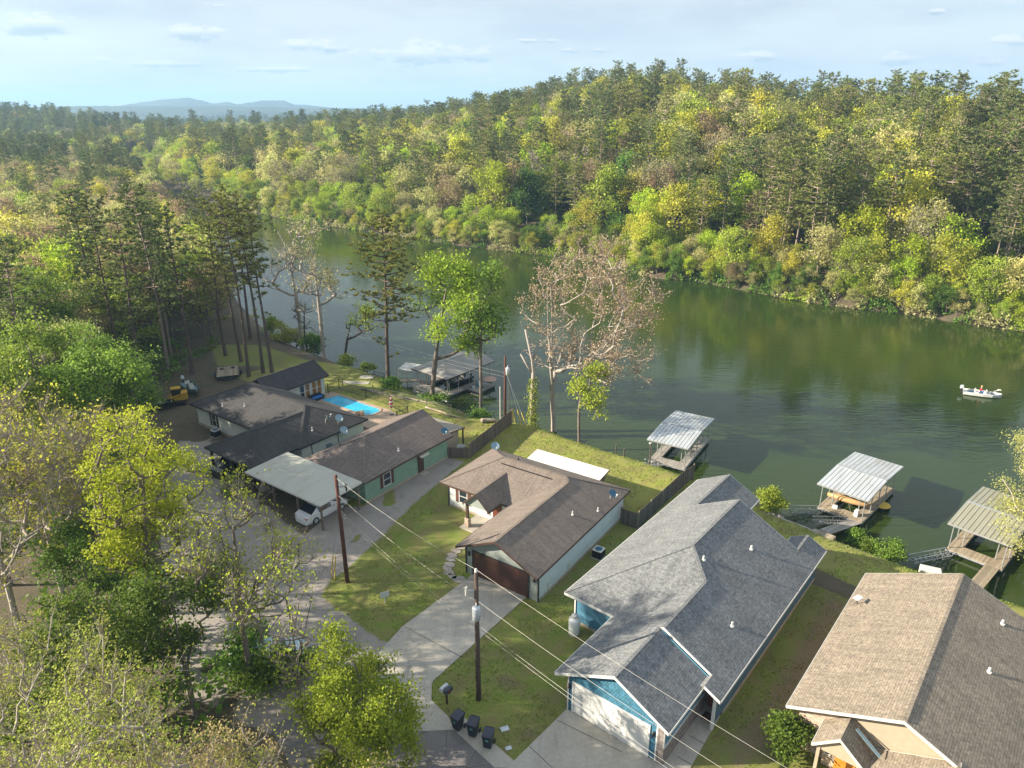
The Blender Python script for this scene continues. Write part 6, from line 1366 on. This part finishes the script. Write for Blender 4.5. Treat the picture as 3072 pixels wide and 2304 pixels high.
for i, (vx, vy, ty, cr_, lb, kw) in enumerate([(570, 1100, 490, 3.9, 'tall pale bare tree at the shore behind the pool room', {}), (750, 1165, 470, 3.8, 'tall forked bare tree with tan buds left of the solitary pine', {}), (612, 1120, 830, 1.8, 'short dark leafless tree between the two tall bare shore trees', {})]):
    q = at(vx, vy, -1.5, 'E4'); b = (q[0], q[1], gz(q[0], q[1])); hb.append(b[:2]); Hh = top_of(b[0], b[1], 0, ty)-b[2] if ty < 800 else 9
    hero('bare_tree', b, Hh, lb, LM['tan'], M['barkpale' if i < 2 else 'barkdk'], seed=71+i, cr=cr_, base=Hh*.38, K=90 if i < 2 else 30, clumps=16, nleaf=[100, 1800, 0][i], ls=.2, cl=.3, rb=.3 if i < 2 else .12, tw=5, twl=1.3, tww=.016, stem=1)
q = at(915, 1200, -1.6, 'E4'); b = (q[0], q[1], gz(q[0], q[1])); hero('leafy_tree', b, 9.5, 'leaning young tree with weeping pale green leaves at the shore', LM['spring'], M['barkdk'], seed=75, cr=2.7, base=4, K=45, clumps=10, nleaf=1100, ls=.2, cl=.4, rb=.2, lean=(1.6, 0), off=(1.2, 0), tw=2, twl=.7)
# broken snag
q = at(2030, 1460, -1, 'E6'); b = (q[0], q[1], gz(q[0], q[1])-.1); hb.append(b[:2]); Hs = top_of(b[0], b[1], 0, 706)-b[2]
o = empty('broken_tree', b, label='broken limbless tree trunk wrapped in ivy left of the sycamore', cat='tree')
MB().tube([(0, 0, 0), (-.05, 0, Hs*.3), (.05, 0, Hs*.55), (-.1, 0, Hs*.68), (-.9, .1, Hs*.97)], [.36, .27, .22, .17, .1], 10).tube([(-.0, 0, Hs*.56), (-.6, 0, Hs*.62), (-1.4, 0, Hs*.74)], [.16, .13, .09], 8).tube([(-.05, 0, Hs*.7), (.3, 0, Hs*.76), (.8, .1, Hs*.87)], [.12, .09, .05], 8).build('trunk', M['barkpale'], o, smooth=True)
Rv = np.random.RandomState(8); c_ = np.stack([Rv.normal(size=1500)*.3, Rv.normal(size=1500)*.3, Rv.rand(1500)**1.3*Hs*.5], 1); V, F = leaves(Rv, c_, .14); iv = bpy.data.objects.new('ivy', npmesh('ivy', V, F, [LM['spring']])); COL.objects.link(iv); iv.parent = o
# pines behind the pool house
for i, (vx, vy, ty, k_) in enumerate([(130, 1330, 420, 'E4'), (240, 1300, 410, 'E4'), (310, 1290, 430, 'E4'), (60, 1200, 440, 'E4'), (-60, 1150, 425, 'E4'), (150, 1010, 415, 'E4')]):
    q = at(vx, vy, 0, k_); b = (q[0], q[1], gz(q[0], q[1])-.1); H_ = top_of(b[0], b[1], 0, ty)-b[2]; hb.append(b[:2])
    hero('pine_tree', b, H_, ['tall pine nearest the trailer behind the pool room', 'middle pine of the three tall trunks behind the pool room', 'right-hand pine of the three tall trunks behind the pool room', 'tall pine left of the three behind the pool room', 'tall pine at the left edge of the sunny grass clearing', 'pine at the far edge of the sunny grass clearing'][i], LM['pine2'], M['barkpine'], gen=pine, seed=81+i, cr=2.9, c0=.52, whorls=12, tuft=19, ts=.44, tw_=.13, r=.25, per=5, stray=5, gap=.28)
for i, (x, y, h) in enumerate([(-51, 88, 24), (-46, 83, 23), (-58, 96, 24), (-43.5, 91, 22)]):
    hb.append((x, y)); hero('pine_tree', (x, y, -.1), h, 'tall dark pine of the left woods, '+['third', 'second', 'fourth', 'first'][i]+' from the clearing', LM['pine'], M['barkpine'], gen=pine, seed=91+i, cr=3.1, c0=.45, whorls=14, tuft=20, ts=.46, tw_=.13, r=.27, per=5, gap=.25)
# right edge tree over the olive dock
b = (50.6, 49.0, -1.9); hero('budding_tree', b, 12.5, 'yellow-green tree overhanging the olive-roofed dock at the right edge', LM['rtree'], M['barkpale'], seed=99, cr=7.2, base=3.5, K=340, clumps=44, nleaf=70000, ls=.095, cl=.42, rb=.35, off=(-1.5, 2.0), tw=2, twl=.6, tww=.012, sides=6, cz=5.6)
# ---- shrubs
def shrub(b, h, r, n, lm, label, seed, ls=.16, stem=3, cl=None):
    T, W, Lv = decid(seed=seed, H=h, cr=r, base=h*.12, K=40, clumps=12, nleaf=n, ls=ls, cl=cl or r*.22, rb=.04, rt=.01, stem=stem, step=.3, sides=4)
    o = empty('shrub', b, label=label, cat='shrub')
    for nm, mm, mt in (('stems', T, M['bark']), ('foliage', Lv, lm)):
        c = bpy.data.objects.new(nm, npmesh(nm, *mm, [mt])); COL.objects.link(c); c.parent = o
    return o
q = at(280, 1440, .8, 'D8'); shrub((q[0], q[1], 0), 2.3, 1.15, 7000, LM['deep'], 'round dense green shrub at the corner of the tan house', 3, .12)
q = at(1090, 780, -1, 'E1'); shrub((q[0], q[1], gz(q[0], q[1])), 2.8, 1.1, 5000, LM['spring'], 'bright green bush on the bank beside the rubble', 4, .12)
for i, (x, y, h, r) in enumerate([(480, 1230, 1.6, .8), (610, 1330, 1.3, .8), (830, 1430, 1.7, 1.2)]):
    q = at(x, y, -1.2, 'D7'); shrub((q[0], q[1], gz(q[0], q[1])), h, r, 3200, LM['deep'], 'green bush on the bank right of the bright-roofed dock, '+['nearest the dock', 'middle one of three', 'largest and farthest from the dock'][i], 14+i, .11)
for i, (x, y, k_, h, r, lb) in enumerate([(960, 640, 'C7', 1.6, 1.3, 'dark green bush at the foot of the solitary pine'), (1400, 700, 'C7', 1.0, 1.6, 'low bush at the foot of the leaning tree'), (1850, 860, 'C7', 1.3, 1.4, 'low green bush by the shallow water left of the shore pole'), (700, 390, 'C7', 1.4, .9, 'wiry bush at the water edge near the wooden steps'), (470, 330, 'C7', 1.8, 1.2, 'brushy shrub at the foot of the weeping shore tree')]):
    q = at(x, y, -.8, k_); shrub((q[0], q[1], gz(q[0], q[1])), h, r, 1500, LM['deep' if i < 3 else 'spring'], lb, 24+i, .17)
for i, (vx, vy) in enumerate([(330, 1000), (430, 1060), (520, 1040), (640, 1080), (690, 1100)]):
    q = at(vx, vy, -1, 'E4'); shrub((q[0], q[1], gz(q[0], q[1])), 3.4, 1.5, 1500, LM[['spring', 'yellow', 'tan', 'spring', 'deep'][i]], ['leftmost', 'second', 'third', 'fourth', 'rightmost'][i]+' waterside shrub from the left behind the pool room', 34+i, .2)
for i, (vx, vy, h, r_) in enumerate([(1560, 1010, 2.6, 1.6), (1900, 1080, 2.2, 1.3), (1700, 1090, 2.0, 1.5)]):
    q = at(vx, vy, 0, 'C5'); shrub((q[0], q[1], 0), h, r_, 2600, LM['deep'], ['left', 'right', 'middle'][i]+' dark green shrub around the pale blue car', 54+i, .15)
for i, (vx, vy, h, r) in enumerate([(620, 860, 1.6, 1.0), (690, 800, 2.2, .9)]):
    q = at(vx, vy, 0, 'E5'); shrub((q[0], q[1], 0), h, r, 1600, LM['deep'], ['low green shrub in the gravel before the built-in carport', 'dark green shrub at the carport corner post'][i], 44+i, .16)
# ---- choose which of the woods' trees are individuals: those that show largest
hbA = np.array(hb); keep = []
for c in cand:
    x, y = c[0], c[1]
    if c[4] == 'near' and np.min(np.hypot(hbA[:, 0]-x, hbA[:, 1]-y)) < 3.2: continue
    keep.append(c)
cand = keep
def size_of(c):
    z = gz(c[0], c[1]); p = px((c[0], c[1], z)); H_ = KIND[c[2], 0]['H']*c[3]; q = px((c[0], c[1], z+H_))
    vis = -40 < p[0] < 2250 and q[1] < 1700
    return (H_/p[2]) if vis else -1
sz = np.array([size_of(c) for c in cand]); NI = 225
order = np.argsort(-sz); ind = order[:NI]; rest = [i for i in order[NI:]]
info = []
for i in ind:
    x, y, kd, s, zone = cand[i]; info.append([i, px((x, y, gz(x, y)+5))[0]])
groups = {}
for i, vx in info:
    x, y, kd, s, zone = cand[i]
    d = d_poly([(x, y)], FSH)[0]
    if zone in ('far', 'fringe', 'under'):
        band = 'at the far waterline' if d < 7 else 'on the lower far slope' if d < 40 else 'on the middle far slope'
    else: band = 'in the nearest left woods' if y < 48 else 'in the left woods beside the black roof' if y < 85 else 'in the deeper left woods'
    groups.setdefault((kd, band), []).append((vx, i))
ORD = ['leftmost', 'second', 'third', 'fourth', 'fifth', 'sixth', 'seventh', 'eighth', 'ninth', 'tenth', 'eleventh', 'twelfth', 'thirteenth', 'fourteenth', 'fifteenth', 'sixteenth', 'seventeenth', 'eighteenth', 'nineteenth', 'twentieth', 'twenty-first', 'twenty-second', 'twenty-third', 'twenty-fourth', 'twenty-fifth', 'twenty-sixth', 'twenty-seventh', 'twenty-eighth', 'twenty-ninth', 'thirtieth']
for (kd, band), L in groups.items():
    L.sort()
    for j, (vx, i) in enumerate(L):
        x, y, kd, s, zone = cand[i]; small = s < .6 and kd not in ('pine', 'pine2')
        if len(L) == 1: lab = 'the only '+DESC[kd]+' '+band
        else: lab = DESC[kd]+' '+band+', '+(ORD[j] if j < 30 else 'one past the thirtieth')+(' from the left' if j else ' of its kind')
        put_tree((kd, int(R0.randint(VAR[kd]))), x, y, s, label=lab, group=('trees '+band), sxy=R0.uniform(.9, 1.15))
# ---- the rest of the wood: one object of scattered trees
def scatter(name, pts, kinds, label, cat):
    """pts: (x,y,z,scale,kindindex)"""
    pts = np.array(pts, float); me = bpy.data.meshes.new(name); me.vertices.add(len(pts)); me.vertices.foreach_set('co', pts[:, :3].astype(np.float32).ravel())
    for nm, tp, v in (('scl', 'FLOAT', pts[:, 3].astype(np.float32)), ('rot', 'FLOAT', R0.uniform(0, 6.28, len(pts)).astype(np.float32)), ('idx', 'INT', pts[:, 4].astype(np.int32))):
        a = me.attributes.new(nm, tp, 'POINT'); a.data.foreach_set('value', v)
    col = bpy.data.collections.new(name+'_kinds')
    for i, k_ in enumerate(kinds):
        ob = bpy.data.objects.new('kind_%02d' % i, KIND[k_]['join']()); col.objects.link(ob)
    ng = bpy.data.node_groups.new(name, 'GeometryNodeTree'); ng.interface.new_socket('Geometry', in_out='INPUT', socket_type='NodeSocketGeometry'); ng.interface.new_socket('Geometry', in_out='OUTPUT', socket_type='NodeSocketGeometry')
    gi = ng.nodes.new('NodeGroupInput'); go_ = ng.nodes.new('NodeGroupOutput'); ip = ng.nodes.new('GeometryNodeInstanceOnPoints'); ci = ng.nodes.new('GeometryNodeCollectionInfo')
    ci.inputs['Collection'].default_value = col; ci.inputs['Separate Children'].default_value = True; ci.inputs['Reset Children'].default_value = True
    def attr(nm, tp): n = ng.nodes.new('GeometryNodeInputNamedAttribute'); n.data_type = tp; n.inputs['Name'].default_value = nm; return n.outputs['Attribute']
    cx_ = ng.nodes.new('ShaderNodeCombineXYZ'); ng.links.new(attr('rot', 'FLOAT'), cx_.inputs[2])
    ng.links.new(gi.outputs[0], ip.inputs['Points']); ng.links.new(ci.outputs[0], ip.inputs['Instance']); ip.inputs['Pick Instance'].default_value = True
    ng.links.new(attr('idx', 'INT'), ip.inputs['Instance Index']); ng.links.new(cx_.outputs[0], ip.inputs['Rotation']); ng.links.new(attr('scl', 'FLOAT'), ip.inputs['Scale'])
    ng.links.new(ip.outputs[0], go_.inputs[0])
    o = bpy.data.objects.new(name, me); COL.objects.link(o); md = o.modifiers.new('scatter', 'NODES'); md.node_group = ng
    return tag(o, label, cat, kind='stuff')
KL = list(KIND.keys()); KI = {k_: i for i, k_ in enumerate(KL)}
pts = []
rz_ = ground([(cand[i][0], cand[i][1]) for i in rest])
for i, z in zip(rest, rz_):
    x, y, kd, s, zone = cand[i]
    p = px((x, y, z+8))
    if -150 < p[0] < 2400: pts.append((x, y, z-.15, s, KI[kd, int(R0.randint(VAR[kd]))]))
# far country to the left and behind
FA = []
for st, r0_, r1_, sc_ in ((7.5, 0, 620, 1.0), (10, 620, 1200, 1.3), (17, 1200, 2700, 1.9)):
    Pq = jit(-1900, 300, 200, 2700, st); r_ = np.hypot(Pq[:, 0], Pq[:, 1]); a_ = Pq[:, 0]/Pq[:, 1]
    ok = (r_ > r0_) & (r_ <= r1_) & (a_ > -.78) & (a_ < -.02) & (~inpoly(Pq, WPOLY)); Pq = Pq[ok]
    dfq = d_poly(Pq, FSH); dnq = d_poly(Pq, NSH); ok = ~((dfq < 240) & (dfq <= dnq) & (Pq[:, 1] < 520) & (Pq[:, 0] > -260)) & ~((dnq < dfq) & (Pq[:, 1] < 300) & (Pq[:, 0] > -190)); FA.append((Pq[ok], sc_))
for Pq, sc_ in FA:
    zq = ground(Pq); nq = vnoise(Pq[:, 0], Pq[:, 1], 45*sc_, 41)
    for (x, y), z, a in zip(Pq, zq, nq):
        kd = pick([('pine', 3.2*a**2+.2), ('pine2', .7), ('bud', 1.8*(1-a)), ('tan', 1.6*(1-a)), ('cream', .8), ('yellow', 1.1*(1-a)), ('spring', 1.1*(1-a)), ('deep', .9)])
        pts.append((x, y, z-.3, sc_*R0.uniform(.75, 1.1), KI[kd, int(R0.randint(VAR[kd]))]))
print('forest instances', len(pts), 'individual trees', len(PLACED))
scatter('distant_forest', pts, KL, 'mixed pine and budding hardwood forest covering the far hills', 'forest')
# ---- undergrowth in the left woods and weeds on banks
Ru = np.random.RandomState(55)
U = np.stack([Ru.uniform(-75, -11, 52000), Ru.uniform(16, 105, 52000)], 1)
bx_ = np.interp(U[:, 1], [b[0] for b in BX], [b[1] for b in BX]); dens = vnoise(U[:, 0], U[:, 1], 3.2, 61)
U = U[(U[:, 0] < bx_+1.0+dens*1.5) & (U[:, 0] > -U[:, 1]*.8) & (dens > .36) & (~inpoly(U, WPOLY))]
zz = ground(U); hh = vnoise(U[:, 0], U[:, 1], 2.1, 62)**1.5*2.6; C_ = np.column_stack([U, zz+.1+Ru.rand(len(U))*hh])
V, F = leaves(Ru, C_, Ru.uniform(.18, .42, len(C_)), 1.4, .5)
ug = bpy.data.objects.new('undergrowth', npmesh('undergrowth', V, F, [LM['deep']])); COL.objects.link(ug); tag(ug, 'low dark green undergrowth beneath the left woods', 'undergrowth', kind='stuff')
W_ = []
for a, b in zip(NSH[5:-3], NSH[6:-2]):
    L = math.hypot(b[0]-a[0], b[1]-a[1]); n = int(L*26)
    t_ = Ru.rand(n); nx_, ny_ = (b[1]-a[1])/L, -(b[0]-a[0])/L
    off_ = -np.abs(Ru.normal(size=n))*.8-.1
    xs = a[0]+(b[0]-a[0])*t_+nx_*off_*1.0; ys = a[1]+(b[1]-a[1])*t_+ny_*off_
    W_.append(np.column_stack([xs, ys]))
W_ = np.concatenate(W_); W_ = W_[~inpoly(W_, WPOLY)]; W_ = W_[vnoise(W_[:, 0], W_[:, 1], 1.6, 63) > .4]; C_ = np.column_stack([W_, ground(W_)+Ru.rand(len(W_))*.35])
V, F = leaves(Ru, C_, Ru.uniform(.06, .12, len(C_)), 5.0, 0, np.tile([0, 0, 1.5], (len(C_), 1)))
wd = bpy.data.objects.new('bank_weeds', npmesh('bank_weeds', V, F, [LM['spring']])); COL.objects.link(wd); tag(wd, 'tufts of weeds and long grass along the near waterline', 'grass', kind='stuff')
Fb = []
for a, b in zip(FSH[2:-4], FSH[3:-3]):
    L = math.hypot(b[0]-a[0], b[1]-a[1]); n = int(L*150); t_ = Ru.rand(n); nx_, ny_ = -(b[1]-a[1])/L, (b[0]-a[0])/L; off_ = Ru.rand(n)**1.3*7-.5
    Fb.append(np.column_stack([a[0]+(b[0]-a[0])*t_+nx_*off_, a[1]+(b[1]-a[1])*t_+ny_*off_]))
Fb = np.concatenate(Fb); dn_ = vnoise(Fb[:, 0], Fb[:, 1], 2.6, 64); Fb = Fb[dn_ > .33]; dn_ = dn_[dn_ > .33]
C_ = np.column_stack([Fb, np.maximum(ground(Fb), WZ)+.1+Ru.rand(len(Fb))*(dn_-.2)*4.2])
V, F = leaves(Ru, C_, Ru.uniform(.22, .42, len(C_)), 1.4, .4); mi_ = (vnoise(Fb[:, 0], Fb[:, 1], 5, 65)*3.2).astype(int).clip(0, 2)
fb_ = bpy.data.objects.new('bank_brush', npmesh('bank_brush', V, F, [LM['deep'], LM['tan'], LM['spring']], mi_)); COL.objects.link(fb_); tag(fb_, 'tangled brush hanging over the far waterline', 'brush', kind='stuff')
LV = np.stack([Ru.uniform(-22, 24, 16000), Ru.uniform(28, 72, 16000)], 1); wgt = np.clip((6-LV[:, 0])/26, .05, 1)*vnoise(LV[:, 0], LV[:, 1], 2.4, 81); LV = LV[(wgt > .33) & ~inpoly(LV, WPOLY)]
lvc = np.column_stack([LV, np.full(len(LV), .068)]); V, F = leaves(Ru, lvc, Ru.uniform(.035, .075, len(lvc)), 1.5, .2)
V[:, 2] = .066+(V[:, 2]-.066)*.15
fl_ = bpy.data.objects.new('fallen_leaves', npmesh('fallen_leaves', V, F, [LM['leafdry']])); COL.objects.link(fl_); tag(fl_, 'dry fallen leaves scattered over gravel, drive and lawn', 'fallen leaves', kind='stuff')
# short turf blades give the lawns a broken surface
G_ = np.stack([Ru.uniform(-24, 46, 150000), Ru.uniform(28, 100, 150000)], 1)
inl = (inpoly(G_, BACKLAWN) | inpoly(G_, NEARLAWN)) & ~inpoly(G_, WPOLY) & ~inpoly(G_, GRAVEL)
for pl_ in (drive3, drive4, apron, road): inl &= ~inpoly(G_, [tuple(p[:2]) for p in pl_])
G_ = G_[inl]
def inhouse(P, hs, x0, x1, y0, y1):
    a = hs.rotation_euler.z; dx = P[:, 0]-hs.location.x; dy = P[:, 1]-hs.location.y; u = dx*math.cos(a)+dy*math.sin(a); v = -dx*math.sin(a)+dy*math.cos(a)
    return (u > x0) & (u < x1) & (v > y0) & (v < y1)
for hs, bx in ((h4, (-4.2, 7.6, 0, 27)), (h3, (-7.6, 6.8, 0, 14.2)), (h2, (-7.5, .4, 0, 14)), (h1, (-17, 2.4, -2, 7)), (h5, (0, 11, -4, 15.5)), (pl, (-5.4, 8, -4, 2))): G_ = G_[~inhouse(G_, hs, *bx)]
nz_ = vnoise(G_[:, 0], G_[:, 1], 1.1, 71); G_ = G_[nz_ > .35]
C_ = np.column_stack([G_, ground(G_)+.03]); V, F = leaves(Ru, C_, Ru.uniform(.05, .09, len(C_)), 2.2, 0, np.tile([0, 0, .6], (len(C_), 1)))
LM['turf'] = leafmat('turf_blades', (.2, .25, .04), transl=.3)
gt_ = bpy.data.objects.new('grass', npmesh('grass', V, F, [LM['turf']])); COL.objects.link(gt_); tag(gt_, 'short uneven grass of the lawns', 'grass', kind='stuff')
# ------------------------------------------------------------------ light, sky, air, camera
SUN_EL = math.radians(23.5); sh = Vector((2.1, .06, 0)).normalized()   # direction shadows fall
sd = Vector((-sh.x*math.cos(SUN_EL), -sh.y*math.cos(SUN_EL), math.sin(SUN_EL)))
li = bpy.data.lights.new('sun', 'SUN'); li.energy = 5.0; li.angle = math.radians(.6); li.color = (1, .88, .7)
so_ = bpy.data.objects.new('sun', li); COL.objects.link(so_); so_.rotation_euler = sd.to_track_quat('Z', 'Y').to_euler(); so_.location = (0, 0, 200)
w = bpy.data.worlds.new('World'); SC.world = w; w.use_nodes = True; nt = w.node_tree; nt.nodes.clear()
out = nt.nodes.new('ShaderNodeOutputWorld'); bg = nt.nodes.new('ShaderNodeBackground'); nt.links.new(bg.outputs[0], out.inputs[0])
sky = nt.nodes.new('ShaderNodeTexSky'); sky.sky_type = 'NISHITA'; sky.sun_disc = False; sky.sun_elevation = SUN_EL
sky.sun_rotation = math.atan2(sd.x, sd.y); sky.air_density = 1.0; sky.dust_density = .8; sky.ozone_density = 1.1; sky.altitude = 100
tc = nt.nodes.new('ShaderNodeTexCoord'); sx = nt.nodes.new('ShaderNodeSeparateXYZ'); nt.links.new(tc.outputs['Generated'], sx.inputs[0])
mp = nt.nodes.new('ShaderNodeMapping'); mp.inputs['Scale'].default_value = (1, 1, 5); nt.links.new(tc.outputs['Generated'], mp.inputs[0])
veil = ramp(nt, noise(nt, mp.outputs[0], 2.2, 7, .62), [(.3, .5), (.6, 1)])
mp2 = nt.nodes.new('ShaderNodeMapping'); mp2.inputs['Scale'].default_value = (1, 1, 2.6); nt.links.new(tc.outputs['Generated'], mp2.inputs[0]); n_c = noise(nt, mp2.outputs[0], 38, 9, .66)
azn_ = math_(nt, 'DIVIDE', sx.outputs[0], sx.outputs[1]); eln = math_(nt, 'DIVIDE', sx.outputs[2], sx.outputs[1])
col = mixc(nt, veil, sky.outputs[0], (3.75, 4.05, 4.35))
grey = ramp(nt, noise(nt, mp.outputs[0], 4.5, 7, .6), [(.46, 0), (.68, .5)]); col = mixc(nt, grey, col, (2.5, 3.1, 3.75))
def puff(vx, vy, wx, wy, soft_=1.0, amt=.6, base=True):
    global col
    xr = (vx*1.38879-1536)/FPX; yd = (vy*1.38879-1152)/FPX; f = cP-yd*sP; ax_, el_ = xr/f, -(sP+yd*cP)/f
    rx = wx*1.38879/FPX/f; ry = wy*1.38879/FPX/f
    dx = math_(nt, 'DIVIDE', math_(nt, 'SUBTRACT', azn_, ax_), rx); dy = math_(nt, 'DIVIDE', math_(nt, 'SUBTRACT', eln, el_), ry)
    d2 = math_(nt, 'ADD', math_(nt, 'MULTIPLY', dx, dx), math_(nt, 'MULTIPLY', dy, dy))
    v = math_(nt, 'ADD', math_(nt, 'SUBTRACT', 1, d2), math_(nt, 'MULTIPLY', math_(nt, 'SUBTRACT', n_c, .5), 7.5))
    msk = ramp(nt, v, [(.0, 0), (.9*soft_, amt)])
    lit = ramp(nt, math_(nt, 'ADD', math_(nt, 'MULTIPLY', dy, .5), .5), [(.25, (3.3, 4.6, 5.9)), (.7, (9.5, 9.4, 9.2))])
    lit = mixc(nt, 1.0, ramp(nt, math_(nt, 'ADD', math_(nt, 'MULTIPLY', dy, .5), .5), [(.3, (.4, .53, .62)), (.62, (1, 1, 1))]), (5.2, 5.2, 5.2), 'MULTIPLY')
    col = mixc(nt, msk, col, lit)
for a in [(930, 118, 150, 24), (85, 52, 80, 26), (415, 70, 60, 18), (660, 98, 65, 13), (720, 104, 30, 9), (1960, 128, 75, 15), (1275, 108, 70, 7), (1640, 122, 60, 12), (2190, 90, 60, 12), (360, 138, 90, 8), (600, 150, 70, 7), (220, 130, 22, 7), (1160, 88, 50, 5), (2140, 135, 40, 10), (480, 12, 30, 8), (2020, 25, 20, 7)]: puff(*a)
nt.links.new(col, bg.inputs[0]); bg.inputs[1].default_value = .075
# haze
HB = 1
m = bpy.data.materials.new('haze'); m.use_nodes = True; nt = m.node_tree; nt.nodes.clear(); out = nt.nodes.new('ShaderNodeOutputMaterial'); pv = nt.nodes.new('ShaderNodeVolumePrincipled')
pv.inputs['Color'].default_value = (.4, .68, 1, 1); pv.inputs['Density'].default_value = .00022; pv.inputs['Anisotropy'].default_value = .1; nt.links.new(pv.outputs[0], out.inputs['Volume'])
if HB:
    hz_ = MB().box(float(gx.min())-20, float(gx.max())+20, float(gy.min())-20, float(gy.max())+20, min(float(GZ.min()), -8.0)-1, 190).build('haze', m, fixn=True); tag(hz_, 'thin blue air between the camera and the far hills', 'haze', kind='stuff')
cam = bpy.data.cameras.new('camera'); cam.sensor_width = 36; cam.lens = FPX/3072*36; cam.clip_end = 30000; cam.clip_start = .5
co = bpy.data.objects.new('camera', cam); COL.objects.link(co); co.location = (0, 0, CAMH); co.rotation_euler = (math.radians(90)-PITCH, 0, 0); SC.camera = co
vs_ = SC.view_settings; vs_.view_transform = 'Standard'; vs_.look = 'None'; vs_.gamma = 1; vs_.use_curve_mapping = False; vs_.exposure = 1.5
SC.render.engine = 'CYCLES'; cy = SC.cycles; cy.max_bounces = 6; cy.diffuse_bounces = 3; cy.glossy_bounces = 3; cy.transmission_bounces = 3; cy.volume_bounces = 0; cy.transparent_max_bounces = 6
cy.use_denoising = True; cy.caustics_reflective = False; cy.caustics_refractive = False
